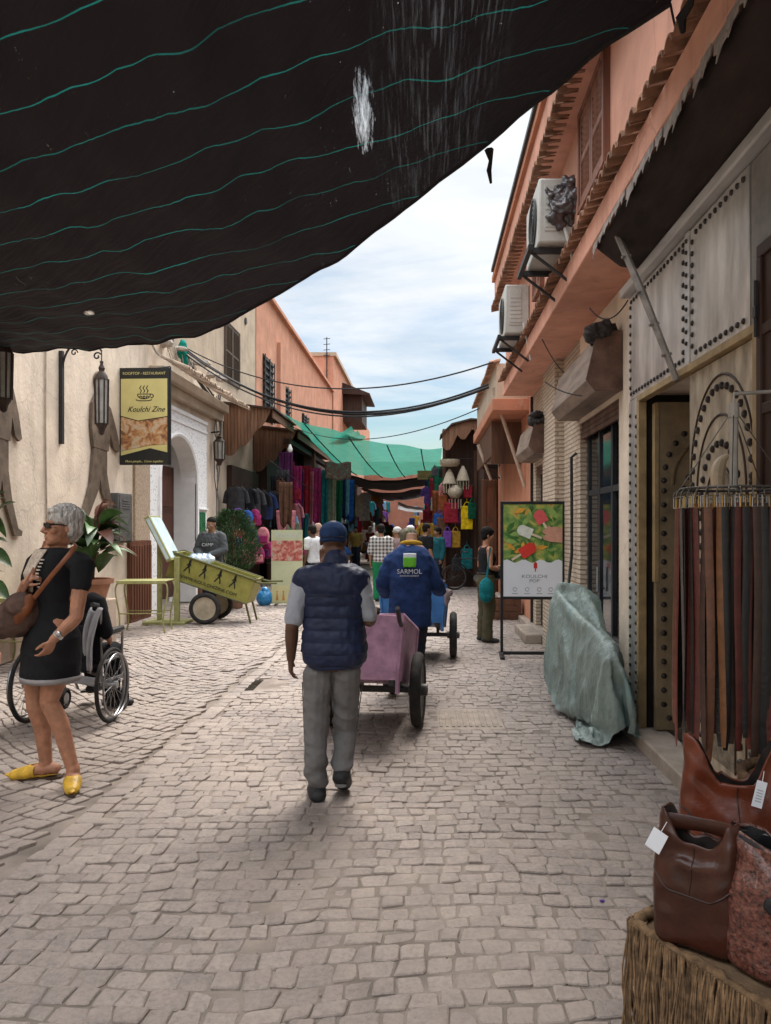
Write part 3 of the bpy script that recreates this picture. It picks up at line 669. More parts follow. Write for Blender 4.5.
# ------------------------------------------------------------------ left: restaurant house
LX = -5.0
rh = thing('restaurant_house', 'cream rendered restaurant house with carved white arched entrance', 'building', (LX, 12, 0))
def lp(name, mat, fn, parent=rh, **k): mb = MB(); fn(mb); offs(mb, 5.0, -12); return mb.build(name, mat, parent, **k)
lp('wall', CREAM, lambda m: (m.bb(-6,-5,-4,13.72,0,5.15), m.bb(-6,-5,17.3,18.3,0,4.7), m.bb(-6.5,-5.02,13.0,18.3,4.0,5.1)))
lp('plinth', plaster('plinth_render', (.50,.40,.32), .5), lambda m: m.bb(-5,-4.93,-4,9.8,0,.42), bevel=.02)
def arch(m, y0, y1, z0, z1, ya, yb, sp_, x0, x1, n=22, k=1.0):
    c = (ya+yb)/2; r = (yb-ya)/2
    ar = [(c-r*math.cos(a), sp_+k*r*math.sin(a)) for a in np.linspace(0, math.pi, n)]
    top = [(y0+(y1-y0)*i/(n-1), z1) for i in range(n)]
    for i in range(n-1):      # spandrels above the arch, as quads
        q = [ar[i], ar[i+1], top[i+1], top[i]]
        m.prism(q, lambda a, b, d: (d, a, b), x0, x1)
    for (a, b) in ((y0, ya), (yb, y1)):
        m.prism([(a, z0), (b, z0), (b, sp_), (a, sp_)] , lambda a, b, d: (d, a, b), x0, x1)
    # fill the triangles beside the springing
    m.prism([(y0, sp_), (ya, sp_), (y0, z1)], lambda a, b, d: (d, a, b), x0, x1); m.prism([(yb, sp_), (y1, sp_), (y1, z1)], lambda a, b, d: (d, a, b), x0, x1)
def carved_mat():
    m = bpy.data.materials.new('carved_stucco'); m.use_nodes = True; nt = m.node_tree; N = nt.nodes; L = nt.links; b = N['Principled BSDF']; b.inputs['Roughness'].default_value = .9
    tc = N.new('ShaderNodeTexCoord'); v = N.new('ShaderNodeTexVoronoi'); v.feature = 'SMOOTH_F1'; v.inputs['Scale'].default_value = 15; v.inputs['Randomness'].default_value = .75; L.new(tc.outputs['Object'], v.inputs['Vector'])
    cr = N.new('ShaderNodeValToRGB'); L.new(v.outputs[0], cr.inputs[0]); cr.color_ramp.elements[0].position = .12; cr.color_ramp.elements[0].color = (.52,.52,.53,1); cr.color_ramp.elements[1].position = .3; cr.color_ramp.elements[1].color = (.86,.85,.84,1)
    L.new(cr.outputs[0], b.inputs['Base Color']); bp = N.new('ShaderNodeBump'); bp.inputs['Strength'].default_value = 1; bp.inputs['Distance'].default_value = .03; L.new(cr.outputs[0], bp.inputs['Height']); L.new(bp.outputs[0], b.inputs['Normal']); return m
CARV = carved_mat()
lp('portal', CARV, lambda m: arch(m, 13.72, 17.3, 0, 4.0, 14.25, 16.5, 2.55, -5.0, -4.97, k=.80)); lp('portal_depth', WHITEP, lambda m: arch(m, 13.72, 17.3, 0, 3.9, 14.252, 16.498, 2.55, -5.3, -5.001, k=.80))
lp('portal_rim', WHITEP, lambda m: (arch(m, 14.12, 16.63, 0, 3.62, 14.25, 16.5, 2.55, -4.968, -4.935, k=.80) if False else m.tube([(-4.965, 15.375-1.17*math.cos(a), 2.55+.94*math.sin(a)) for a in np.linspace(0, math.pi, 30)], .05, 6), m.bb(-4.99,-4.93,14.16,14.25,1.3,2.55), m.bb(-4.99,-4.93,16.5,16.59,1.3,2.55)))
lp('reveal', WHITEP, lambda m: (m.bb(-5.55,-5.301,16.5,16.9,0,4), m.bb(-5.55,-5.301,13.8,14.25,0,4), m.bb(-5.6,-5.551,13.8,16.9,2.3,4)))
lp('frieze', WHITEP, lambda m: (m.bb(-4.965,-4.93,13.74,17.28,3.92,4.0), m.bb(-4.965,-4.94,13.74,17.28,3.72,3.78)), bevel=.01)
ed = lp('entrance_door', wood('door_dark_red', (.075,.027,.018)), lambda m: m.bb(-5.50,-5.45,14.255,16.49,.12,2.9), bevel=.005)
def panels(m):
    for i in range(2):
        for (z0, z1) in ((.3,1.0),(1.15,1.9),(2.05,2.7)):
            y = 14.4+i*1.05; m.bb(-5.449,-5.435,y,y+.85,z0,z1); m.bb(-5.434,-5.425,y+.1,y+.75,z0+.1,z1-.1)
lp('door_panel', wood('door_panel_wood', (.10,.035,.022)), panels, parent=ed, bevel=.01)
lp('wainscot', REDW, lambda m: (m.bb(-5,-4.94,12.75,13.72,.0,1.38), [m.bb(-4.941,-4.925,12.78+k*.12,12.86+k*.12,.08,1.3) for k in range(8)]), bevel=.004); lp('wainscot', REDW, lambda m: (m.bb(-4.968,-4.92,16.62,18.0,.0,1.30), [m.bb(-4.921,-4.908,16.66+k*.12,16.74+k*.12,.08,1.22) for k in range(11)]), bevel=.004)
lp('dado_rail', WHITEP, lambda m: (m.bb(-4.966,-4.88,16.6,18.0,1.301,1.36), m.bb(-4.966,-4.92,16.6,17.3,2.0,2.04)), bevel=.008)
lp('green_pane', M('green_glass', (.03,.16,.06), .15, .2, 5), lambda m: m.bb(-4.966,-4.95,16.7,17.15,1.42,1.95), bevel=.005)
lp('carved_strip', M('tan_carved_strip', (.42,.32,.23), .9, .3, 30, .8, 60), lambda m: m.bb(-4.999,-4.955,13.0,13.70,1.385,3.6))
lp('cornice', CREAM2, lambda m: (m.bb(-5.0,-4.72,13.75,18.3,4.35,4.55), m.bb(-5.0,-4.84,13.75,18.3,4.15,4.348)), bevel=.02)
tm = tile_row(0, 0, 13.6, 18.4, .42, .15, .22); tm.v = [(-4.9-x if False else -4.62-x*1.0-.0, y, 4.62+z) for x, y, z in tm.v]
offs(tm, 5.0, -12); tm.build('eave_tiles', M('pale_clay_tile', (.36,.27,.20), .9, .35, 8, .4, 50, dirt=.4, island=.3), rh)
random.seed(3)
def rubble(m):
    for k in range(60): m.ell((-5.0+random.uniform(-.5,.25), random.uniform(13,18.3), 5.08+random.uniform(0,.12)), random.uniform(.05,.16), random.uniform(.05,.16), random.uniform(.04,.1), Matrix.Rotation(random.random()*3,3,'Z'), 6, 4)
    for k in range(14):
        y = random.uniform(12.6,16); m.tube(bez((-5.0,y,5.1),(-4.9,y+random.uniform(-.5,.5),5.5),(-4.8,y+random.uniform(-.6,.6),4.6),(-4.85,y+random.uniform(-.8,.8),4.75)), .008, 4)
lp('roof_clutter', M('grey_clutter', (.33,.29,.26), .9, .4, 5, .3, island=.4), rubble)
ch = thing('upper_cream_house', 'tall cream house with brown shuttered window above the restaurant eave', 'building', (LX, 20, 0))
def cp(name, mat, fn, parent=ch, **k): mb = MB(); fn(mb); offs(mb, 5.0, -20); return mb.build(name, mat, parent, **k)
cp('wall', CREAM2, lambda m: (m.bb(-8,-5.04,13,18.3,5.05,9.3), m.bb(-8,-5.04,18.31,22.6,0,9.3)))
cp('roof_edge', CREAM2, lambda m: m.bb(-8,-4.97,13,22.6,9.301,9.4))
mb = MB()
w1 = shutter_window(ch, -.04, -.95, .55, 5.35, 6.85, SHG, facing=1); shutter_window(ch, -.04, -6.2, -4.9, 5.3, 6.7, SHG, facing=1)
cp('air_vent', IRON, lambda m: m.lathe((-5.035, 21.3, 7.4), [(.10,0),(.10,.03),(.08,.03)], 12, 'x'))
oh = thing('orange_house', 'long salmon orange house on the left with barred narrow windows', 'building', (LX, 30, 0))
OH2 = plaster('left_orange_render', (.54,.27,.185), .5, (.26,.14,.09), patch=(.40,.25,.17))
def hp(name, mat, fn, parent=oh, **k): mb = MB(); fn(mb); offs(mb, 5.0, -30); return mb.build(name, mat, parent, **k)
hp('wall', OH2, lambda m: (m.bb(-9,-5.02,22.61,41,0,8.9), m.bb(-5.02,-4.9,25.8,26.7,5,7.9)))
hp('cornice', OH2, lambda m: m.bb(-9,-4.88,22.62,41,8.901,9.05), bevel=.02)
for (a, b, z0, z1) in ((23.5,25.0,5.0,7.0),(26.8,28.1,5.0,6.7),(31,32.4,5.2,6.3),(34.5,35.5,5.2,6.0)):
    w = hp('window', DARK, lambda m: m.bb(-5.03,-4.995,a,b,z0,z1))
    def bars(m):
        for k in range(9): z = z0+(z1-z0)*(k+.5)/9; m.bb(-4.99,-4.955,a,b,z-.03,z+.03)
        for y in (a, (a+b)/2-.03, b-.06): m.bb(-4.953,-4.93,y,y+.06,z0,z1)
    hp('bars', IRON, bars, parent=w)
fh = thing('far_orange_house', 'far orange house with dark wooden box window at the roofline', 'building', (LX, 48, 0))
part('wall', OH2, fh, lambda m: (m.bb(-4,.05,-6.9,20,0,10.2), m.bb(-4,.05,-6.9,3,10.2,10.9)))
part('cornice', CREAM2, fh, lambda m: m.bb(-4,.2,-6.95,3.2,10.901,11.1))
part('box_window', DKW, fh, lambda m: (m.bb(.05,1.2,-2.2,1.6,8.0,9.6), m.prism([(.05,10.3),(1.7,9.65),(1.7,9.55),(.05,9.62)], lambda a,b,d:(a,d,b), -2.6, 2.0)))
for k in range(3): part('window', GLASSD, fh, lambda m: m.bb(.051,.08,5+k*3,6.2+k*3,6.5,7.8))
an = thing('roof_antenna', 'thin television antenna standing on the orange house roof', 'antenna', (-5.3, 41, 9.0))
part('mast', IRON, an, lambda m: m.cyl((0,0,0),(0,0,2.9),.035,.025,6))
part('element', IRON, an, lambda m: [m.cyl((-.18,0,z),(.18,0,z+.03),.02,.02,5) for z in (1.9,2.2,2.5,2.8)])
# far end of the souk
fe = tag(MB().bb(-6,6,62,64,0,7.0).build('end_house', plaster('end_pink', (.36,.17,.12))), 'pink house closing the far end of the covered souk lane', 'building')
# the carved wooden canopies over the left stalls
CAN = wood('canopy_boards', (.17,.085,.048), .7)
def scallop(n, x0, x1, z0, z1, k):
    out = []
    for i in range(n+1):
        t = i/n; out.append((x0+(x1-x0)*t, z0+(z1-z0)*(t**1.6)-.10*abs(math.sin(t*math.pi*k))))
    return out
def canopy(label, y, x0, x1, ztop, zl, zr, name='stall_canopy', mat=CAN, length=1.0):
    t = thing(name, label, 'canopy', (x0, y, ztop))
    mb = MB(); n = 14
    bot = scallop(n, 0, x1-x0, zl-ztop, zr-ztop, 3); w = (x1-x0)/n
    for i in range(n):   # separate boards side by side
        a = bot[i]; b = bot[i+1]; j = random.uniform(0,.008)
        mb.prism([(a[0]+.004, a[1]), (b[0]-.004, b[1]), (b[0]-.004, -.12*b[0]/(x1-x0)), (a[0]+.004, -.12*a[0]/(x1-x0))], lambda p, q, d: (p, d+j, q), 0, .03)
    mb.build('end_boards', mat, t)
    part('roof_sheet', DKW, t, lambda m: m.prism([(0,.02),(x1-x0+.12,-.14),(x1-x0+.12,-.18),(0,-.03)], lambda a,b,d:(a,d,b), -.08, length), smooth=0)
    part('fascia', mat, t, lambda m: m.bb(x1-x0+.02, x1-x0+.05, 0.04, length, -.38, -.185))
    return t
canopy('brown plank stall canopy with scalloped end beside the restaurant', 18.9, -5.0, -3.83, 4.72, 3.45, 4.55, length=3.0)
canopy('second scalloped plank canopy behind the first on the left', 22.2, -5.0, -3.75, 4.60, 3.30, 4.45, length=10.0)
# left stall backs and posts
st = thing('left_stall_row', 'row of dark open textile stalls under the left canopies', 'stall', (LX, 24, 0))
part('back_wall', DKW, st, lambda m: (m.bb(-.02,.10,-4.7,-1.5,0,3.2), m.bb(.12,.5,4.2,30,0,4.4), m.bb(-.015,.3,-1.4,4.1,0,4.4)))
part('post', REDW, st, lambda m: (m.bb(.95,1.07,-1.85,-1.73,0,4.3), m.bb(1.1,1.2,2.2,2.32,0,4.3), m.bb(1.2,1.3,7.0,7.1,0,4.3)))
part('shelf', BROWNW, st, lambda m: (m.bb(.1,1.0,-1.4,4,.0,.55), m.bb(.3,1.2,4.1,20,.0,.6)))
part('shop_beam', DKW, st, lambda m: (m.bb(.9,1.1,-1.9,12,4.05,4.2), m.bb(1.0,1.2,8,26,3.3,3.5)))
part('barred_window', IRON, st, lambda m: (m.bb(.0,.06,-4.45,-4.39,1.5,2.4), m.bb(.0,.06,-3.4,-3.34,1.5,2.4), m.bb(0,.06,-4.45,-3.34,2.4,2.46), m.bb(0,.06,-4.45,-3.34,1.45,1.5), [m.bb(.02,.04,-4.3+k*.12,-4.28+k*.12,1.5,2.4) for k in range(8)]))
# ------------------------------------------------------------------ green net and far black awnings
def net_mat(name, col, trans, alpha):
    m = bpy.data.materials.new(name); m.use_nodes = True; nt = m.node_tree; N = nt.nodes; L = nt.links; b = N['Principled BSDF']
    b.inputs['Roughness'].default_value = .8; b.inputs['Base Color'].default_value = col+(1,)
    tc = N.new('ShaderNodeTexCoord'); n = N.new('ShaderNodeTexNoise'); n.inputs['Scale'].default_value = 3; n.inputs['Detail'].default_value = 5; L.new(tc.outputs['Object'], n.inputs['Vector'])
    mx = N.new('ShaderNodeMixRGB'); L.new(n.outputs[0], mx.inputs[0]); mx.inputs[1].default_value = tuple(c*.7 for c in col)+(1,); mx.inputs[2].default_value = tuple(min(1,c*1.2) for c in col)+(1,); L.new(mx.outputs[0], b.inputs['Base Color'])
    tl = N.new('ShaderNodeBsdfTranslucent'); L.new(mx.outputs[0], tl.inputs[0]); a = N.new('ShaderNodeMixShader'); a.inputs[0].default_value = trans; L.new(b.outputs[0], a.inputs[1]); L.new(tl.outputs[0], a.inputs[2])
    tp = N.new('ShaderNodeBsdfTransparent'); c = N.new('ShaderNodeMixShader'); c.inputs[0].default_value = alpha; L.new(a.outputs[0], c.inputs[1]); L.new(tp.outputs[0], c.inputs[2]); L.new(c.outputs[0], N['Material Output'].inputs[0]); return m
GNET = net_mat('green_net', (.035,.20,.145), .55, .13)
def sheet(corners, sag, nu=24, nv=10, wr=.05, seed=0):
    a, b, c, d = [Vector(p) for p in corners]
    def fn(u, v):
        p = a.lerp(b, u).lerp(d.lerp(c, u), v); p.z -= sag*4*u*(1-u)
        p.z += wr*mnoise.noise(Vector((u*5+seed, v*3, seed))); p.y += .1*mnoise.noise(Vector((u*4, v*4, seed+5))); return p
    mb = MB(); mb.grid(fn, nu, nv); return mb
gn = thing('green_shade_net', 'green shade net slung across the street between the stall roofs', 'shade net')
sheet((P(282,413,20.5), P(442,448,24), P(440,470,33), P(345,472,31)), .25, 30, 14, .12, 2).build('net', GNET, gn)
sheet((P(350,428,21.5)+Vector((0,0,.03)), P(366,437,20.3), P(362,440,22.5), P(330,440,24.5)), .0, 10, 6, .08, 4).build('flap', GNET, gn)
mb = MB()
for k, u in enumerate((.12, .38, .62, .85)):
    a, b, c, d = [P(282,413,20.5), P(442,448,24), P(440,470,33), P(345,472,31)]; p = a.lerp(b,u); q = d.lerp(c,u); p.z -= .25*4*u*(1-u)+.05; q.z -= .25*4*u*(1-u)+.05
    mb.tube(cat_sag(p, q, .12, 10), .02, 5)
mb.build('cord', M('dark_green_cord', (.01,.06,.05), .8), gn)
tag(MB().bb(-.3,.75,29.8,30.0,3.50,3.85).build('wooden_lintel', wood('ochre_lintel', (.30,.17,.07), axis='x')), 'ochre wooden beam under the right end of the green net', 'beam')
BNET = net_mat('black_net', (.015,.014,.015), .2, .06)
for lab, cs_, sg in (('first black shade cloth across the lane beyond the green net', (P(343,474,31),P(440,472,31),P(434,482,37),P(354,486,37)), .30), ('second black shade cloth farther down the covered lane', (P(360,488,40),P(432,484,40),P(430,494,50),P(372,496,50)), .35)):
    m_ = sheet(cs_, sg, 20, 8, .12, len(lab)); o = m_.build('black_shade_cloth', BNET, smooth=60, solid=.01); tag(o, lab, 'shade cloth')
tag(sheet((P(398,502,46),P(428,508,46),P(428,512,54),P(398,509,54)), .1, 10, 5).build('white_tarpaulin', M('white_tarp', (.72,.74,.76), .6, .1, 3, .2, trans=.4), solid=.01), 'white tarpaulin glowing over the lane under the black cloths', 'tarpaulin')
# ------------------------------------------------------------------ the big black shade cloth overhead
EX = [-5.6,-5.0,-3.47,-1.99,-.75,.38,.746,1.16,3.4]; EY = [9.25,8.94,8.10,7.20,6.0,4.8,4.2,3.6,1.6]; EZ = [3.70,3.67,3.50,3.46,3.67,3.99,4.05,4.10,4.2]
# smooth the hem a little between its measured points
def hem(x):
    y = z = wsum = 0
    for k in range(-3, 4):
        w = math.exp(-k*k/4); y += w*np.interp(x+k*.12, EX, EY); z += w*np.interp(x+k*.12, EX, EZ); wsum += w
    return y/wsum, z/wsum
TW = 2.8
def tarp_pt(u, v):
    w = v*TW
    x0 = -4.93+.65*w; x1 = 1.17+.65*w; x = x0+(x1-x0)*u
    y, z = hem(x)
    X = x-.65*w; Y = y-.76*w
    Z = z+.10*v+.03*mnoise.noise(Vector((X*1.3, Y*1.3, 2)))+.03*mnoise.noise(Vector((X*4, Y*1.6, 6)))+.02*(1-abs(mnoise.noise(Vector((X*3+Y*2.2, Y*1.1-X, 3))))*3)
    Z += .03*math.sin(w*math.pi/.42)*.25
    return (X, Y, Z)
def tarp_mat():
    m = bpy.data.materials.new('shade_cloth'); m.use_nodes = True; nt = m.node_tree; N = nt.nodes; L = nt.links; b = N['Principled BSDF']
    b.inputs['Roughness'].default_value = .7; b.inputs['Specular IOR Level'].default_value = .14
    uv = N.new('ShaderNodeUVMap'); sp_ = N.new('ShaderNodeSeparateXYZ'); L.new(uv.outputs[0], sp_.inputs[0]); tc = N.new('ShaderNodeTexCoord')
    def mt(op, a, b_=None, cl=False):
        n = N.new('ShaderNodeMath'); n.operation = op; n.use_clamp = cl
        for i, v in enumerate((a, b_)):
            if v is None: continue
            if isinstance(v, (int, float)): n.inputs[i].default_value = v
            else: L.new(v, n.inputs[i])
        return n.outputs[0]
    def nz(sc, det, st=(1,1,1), vec=None, rough=.6):
        mp = N.new('ShaderNodeMapping'); mp.inputs['Scale'].default_value = st; L.new(vec or uv.outputs[0], mp.inputs[0])
        n = N.new('ShaderNodeTexNoise'); n.inputs['Scale'].default_value = sc; n.inputs['Detail'].default_value = det; n.inputs['Roughness'].default_value = rough; L.new(mp.outputs[0], n.inputs['Vector']); return n.outputs[0]
    # woven-in green threads, one every 0.31 m of width
    uv2 = N.new('ShaderNodeUVMap'); uv2.uv_map = 'threads'; s2 = N.new('ShaderNodeSeparateXYZ'); L.new(uv2.outputs[0], s2.inputs[0]); uv.uv_map = 'UVMap'
    wob = mt('MULTIPLY', mt('SUBTRACT', nz(1.0, 2, vec=uv2.outputs[0]), .5), .16)
    ph = mt('ABSOLUTE', mt('SUBTRACT', mt('FRACT', mt('ADD', mt('ADD', mt('DIVIDE', s2.outputs[1], .37), .392), wob)), .5))
    line = mt('LESS_THAN', ph, mt('MULTIPLY', nz(3, 3, vec=uv2.outputs[0]), .024))
    fade = mt('MULTIPLY', mt('SUBTRACT', nz(1.7, 4, (.5,3,1), vec=uv2.outputs[0]), .22), 2.6, True)
    line = mt('MULTIPLY', line, fade)
    mx = N.new('ShaderNodeMixRGB'); L.new(line, mx.inputs[0]); mx.inputs[1].default_value = (.0135,.0100,.0115,1); mx.inputs[2].default_value = (.015,.20,.175,1); L.new(mx.outputs[0], b.inputs['Base Color'])
    tl = N.new('ShaderNodeBsdfTranslucent'); L.new(mx.outputs[0], tl.inputs[0]); ad = N.new('ShaderNodeMixShader'); ad.inputs[0].default_value = .10; L.new(b.outputs[0], ad.inputs[1]); L.new(tl.outputs[0], ad.inputs[2])
    # thin places: the weave lets specks of sky through
    zone = mt('MULTIPLY', mt('SUBTRACT', nz(.9, 3, (1,1,1)), .46), 2.2, True)
    spk = nz(26, 3, (1.0,.22,1)); spk2 = nz(120, 2, (1,1,1))
    thin = mt('GREATER_THAN', mt('ADD', mt('MULTIPLY', spk, .62), mt('MULTIPLY', spk2, .42)), mt('SUBTRACT', .715, mt('MULTIPLY', zone, .10)))
    def hole(cu, cv, ru, rv, sharp=.5):
        du = mt('DIVIDE', mt('SUBTRACT', sp_.outputs[0], cu), ru); dv = mt('DIVIDE', mt('SUBTRACT', sp_.outputs[1], cv), rv)
        d = mt('ADD', mt('MULTIPLY', du, du), mt('MULTIPLY', dv, dv)); return mt('MULTIPLY', mt('SUBTRACT', sharp, mt('ADD', d, mt('MULTIPLY', mt('SUBTRACT', nz(22, 6, (2.2,.5,1), rough=.75), .5), 3.9))), .8, True)
    hl = [hole(*h) for h in HOLES]
    du = mt('DIVIDE', mt('SUBTRACT', sp_.outputs[0], h4[0]), .55); dv = mt('DIVIDE', mt('SUBTRACT', sp_.outputs[1], h4[1]), 1.1)
    worn = mt('SUBTRACT', 1.0, mt('ADD', mt('MULTIPLY', du, du), mt('MULTIPLY', dv, dv)), True)
    stre = mt('MULTIPLY', mt('SUBTRACT', nz(30, 4, (1.6,.12,1), rough=.7), .5), 2.6, True)
    al = mt('MAXIMUM', mt('MULTIPLY', thin, .3), mt('MULTIPLY', mt('MULTIPLY', worn, stre), .11))
    for h in hl: al = mt('MAXIMUM', al, mt('MULTIPLY', h, .9))
    tp = N.new('ShaderNodeBsdfTransparent'); ms = N.new('ShaderNodeMixShader'); L.new(al, ms.inputs[0]); L.new(ad.outputs[0], ms.inputs[1]); L.new(tp.outputs[0], ms.inputs[2]); L.new(ms.outputs[0], N['Material Output'].inputs[0])
    mp = N.new('ShaderNodeMapping'); mp.inputs['Scale'].default_value = (.6,6,1); L.new(uv.outputs[0], mp.inputs[0]); n = N.new('ShaderNodeTexNoise'); n.inputs['Scale'].default_value = 3; n.inputs['Detail'].default_value = 6; L.new(mp.outputs[0], n.inputs['Vector'])
    bp = N.new('ShaderNodeBump'); bp.inputs['Strength'].default_value = .5; bp.inputs['Distance'].default_value = .05; L.new(n.outputs[0], bp.inputs['Height']); L.new(bp.outputs[0], b.inputs['Normal'])
    return m
def tarp_uv(px, py):     # where an image point meets the cloth (to put the tear where the photo has it)
    best = None
    for i in range(61):
        for j in range(61):
            p = tarp_pt(i/60, j/60)
            if p[1] < .5: continue
            d = (CX+F*p[0]/p[1]-px)**2+(CY-F*(p[2]-H)/p[1]-py)**2
            if best is None or d < best[0]: best = (d, i/60*8.0, j/60*TW)
    return best[1:]
NU, NV = 90, 40
h1 = tarp_uv(370, 112); h2 = tarp_uv(88, 312)
h4 = tarp_uv(440, 95)
HOLES = [(h1[0], h1[1], .095, .24, .62), (h2[0], h2[1], .09, .05, .8)]
tp_ = thing('black_shade_cloth', 'black shade cloth with green threads and a tear sagging over the whole street', 'shade cloth', (-2, 5, 3.7))
mb = MB(); mb.grid(lambda u, v: Vector(tarp_pt(u, v))-Vector((-2,5,3.7)), NU, NV)
me = bpy.data.meshes.new('cloth'); me.from_pydata(mb.v, [], mb.f); me.update()
uvl = me.uv_layers.new(name='UVMap'); vi = np.zeros(len(me.loops), int); me.loops.foreach_get('vertex_index', vi)
uu = (vi % (NU+1))/NU*8.0; vv = (vi//(NU+1))/NV*TW; uvl.data.foreach_set('uv', np.stack([uu, vv], 1).ravel().astype(np.float32))
co = np.array(mb.v); tv = co[vi][:,1]+5+.30*(co[vi][:,0]-2); tu = co[vi][:,0]
u2 = me.uv_layers.new(name='threads'); u2.data.foreach_set('uv', np.stack([tu, tv], 1).ravel().astype(np.float32))
link('cloth', me, tarp_mat(), tp_, smooth=180)
# hem, tie cords and the rag end hanging from it
mb = MB(); mb.tube([Vector(tarp_pt(u, 0))-Vector((-2,5,3.7)) for u in np.linspace(0,1,80)], .012, 6); mb.build('hem', M('hem_black', (.014,.012,.013), .8), tp_)
q = Vector(tarp_pt(.905,0))-Vector((-2,5,3.7)); a = P(489,156,4.75)-Vector((-2,5,3.7))
mb = MB(); mb.tube([a+Vector((0,0,.04)), a+Vector((.01,0,-.03)), a+Vector((0,0,-.09)), a+Vector((.012,0,-.17))], [.03,.012,.016,.008], 6); mb.build('torn_tag', M('hem_black'), tp_)
mb = MB(); mb.tube(cat_sag(Vector(tarp_pt(1,0))-Vector((-2,5,3.7)), Vector((1.27,3.75,3.95))-Vector((-2,5,3.7)), .02, 6), .006, 5); mb.build('tie_cord', M('hem_black'), tp_)
# ------------------------------------------------------------------ people
class Body:
    """posed figure: joints are world points, 'face' is the heading (angle from +Y, anticlockwise)"""
    def __init__(s, base, face, h=1.72, lean=0.0, turn=0.0, nod=0.0, fem=False, stoop=0.0, fat=1.0):
        s.base = Vector(base); s.k = h/1.75; s.rot = Matrix.Rotation(face, 3, 'Z'); s.lean = lean; s.fem = fem; s.fat = fat
        s.hrot = Matrix.Rotation(face+turn, 3, 'Z') @ Matrix.Rotation(-nod, 3, 'X'); s.stoop = stoop
        s.j = {}
        k = s.k; hw = .165 if fem else .185
        for sd, n in ((-1,'l'),(1,'r')):
            s.j[n+'s'] = s.T((sd*hw, -.005, 1.415)); s.j[n+'h'] = s.L((sd*.088, 0, .92))
            s.j[n+'e'] = s.T((sd*(hw+.055), -.03, 1.13)); s.j[n+'w'] = s.T((sd*(hw+.06), .04, .88))
            s.j[n+'k'] = s.L((sd*.095, .015, .50)); s.j[n+'a'] = s.L((sd*.10, -.02, .085)); s.j[n+'t'] = s.L((sd*.115, .14, .03))
        s.j['head'] = s.T((0, .025, 1.625))
    def L(s, p): return s.rot @ (Vector(p)*s.k)                       # rigid, lower body
    def T(s, p):                                                     # torso point: leans about the hips, stoops higher up
        p = Vector(p); z = max(0, p.z-.93); a = s.lean+s.stoop*max(0, z-.15)
        q = Vector((p.x, p.y*math.cos(a)+z*math.sin(a), (.93 if p.z > .93 else p.z)+z*math.cos(a)-p.y*math.sin(a)))
        return s.rot @ (q*s.k)
    def W(s, px, py, Y): return P(px, py, Y)-s.base                   # image point, relative to the figure
    def ring(s, z, rx, ry, cx=0, cy=0, n=20, e=2.0, low=False):
        out = []
        for i in range(n):
            a = 2*math.pi*i/n; c, t = math.cos(a), math.sin(a)
            x = rx*math.copysign(abs(c)**(2/e), c); y = ry*math.copysign(abs(t)**(2/e), t)
            out.append(s.T((cx+x, cy+y, z)) if z > .93 else s.L((cx+x, cy+y, z)))
        return out
    TM = [(.80,.10,.075,0),(.85,.150,.105,0),(.92,.168,.118,-.004),(1.0,.160,.112,0),(1.10,.150,.106,.004),(1.22,.160,.115,.006),(1.32,.172,.118,.004),(1.39,.168,.104,-.004),(1.435,.125,.08,-.012),(1.465,.072,.062,-.008),(1.50,.056,.058,.004),(1.57,.054,.058,.015)]
    TF = [(.80,.10,.08,0),(.85,.155,.11,0),(.92,.172,.122,-.006),(1.0,.158,.108,0),(1.09,.132,.096,.004),(1.20,.142,.108,.010),(1.28,.150,.122,.020),(1.36,.150,.100,.004),(1.41,.128,.082,-.006),(1.45,.070,.055,-.006),(1.49,.048,.050,.004),(1.57,.046,.050,.015)]
    def torso(s, mb, z0, z1, inf=0.0, e=2.2, mul=1.0):
        T = s.TF if s.fem else s.TM; rs = []
        zs = [t[0] for t in T]; lst = [z0]+[z for z in zs if z0 < z < z1]+[z1]
        for z in lst:
            rx, ry, cy = [float(np.interp(z, zs, [t[i] for t in T])) for i in (1,2,3)]
            g = s.fat if z < 1.36 else 1+(s.fat-1)*.3
            rs.append(s.ring(z, rx*g*mul+inf, ry*g*mul+inf, 0, cy, 22, e))
        mb.loft(rs)
    def limb(s, mb, ps, rs, n=12, flat=1.0):
        pts = [ps[0]]; rad = [rs[0]]
        for i in range(len(ps)-1):
            for t in (.25,.5,.75,1.0): pts.append(ps[i].lerp(ps[i+1], t)); rad.append(rs[i]+(rs[i+1]-rs[i])*t)
        # round caps
        t0 = (pts[0]-pts[1]).normalized(); t1 = (pts[-1]-pts[-2]).normalized()
        pts = [pts[0]+t0*rad[0]*.85, pts[0]+t0*rad[0]*.5]+pts+[pts[-1]+t1*rad[-1]*.5, pts[-1]+t1*rad[-1]*.85]
        rad = [rad[0]*.35, rad[0]*.82]+rad+[rad[-1]*.82, rad[-1]*.35]
        mb.tube(pts, rad, n, flat=flat)
    def arm(s, mb, n, upto=1.0, inf=0.0):
        k = s.k*(.88 if s.fem else 1)
        sh, el, wr = s.j[n+'s'], s.j[n+'e'], s.j[n+'w']
        inn = sh.lerp(s.T((0,0,1.40)), .25)
        if upto >= 1: s.limb(mb, [inn, sh, el, el.lerp(wr,.35), wr], [(.060+inf)*k, (.058+inf)*k, (.042+inf)*k, (.042+inf)*k, (.027+inf)*k])
        else:
            e = sh.lerp(el, min(1, upto*2)) if upto <= .5 else el.lerp(wr, upto*2-1)
            L_ = [inn, sh, e] if upto <= .5 else [inn, sh, el, e]
            R_ = [.060,.060,.052] if upto <= .5 else [.060,.058,.047,.040]
            s.limb(mb, L_, [(r+inf)*k for r in R_])
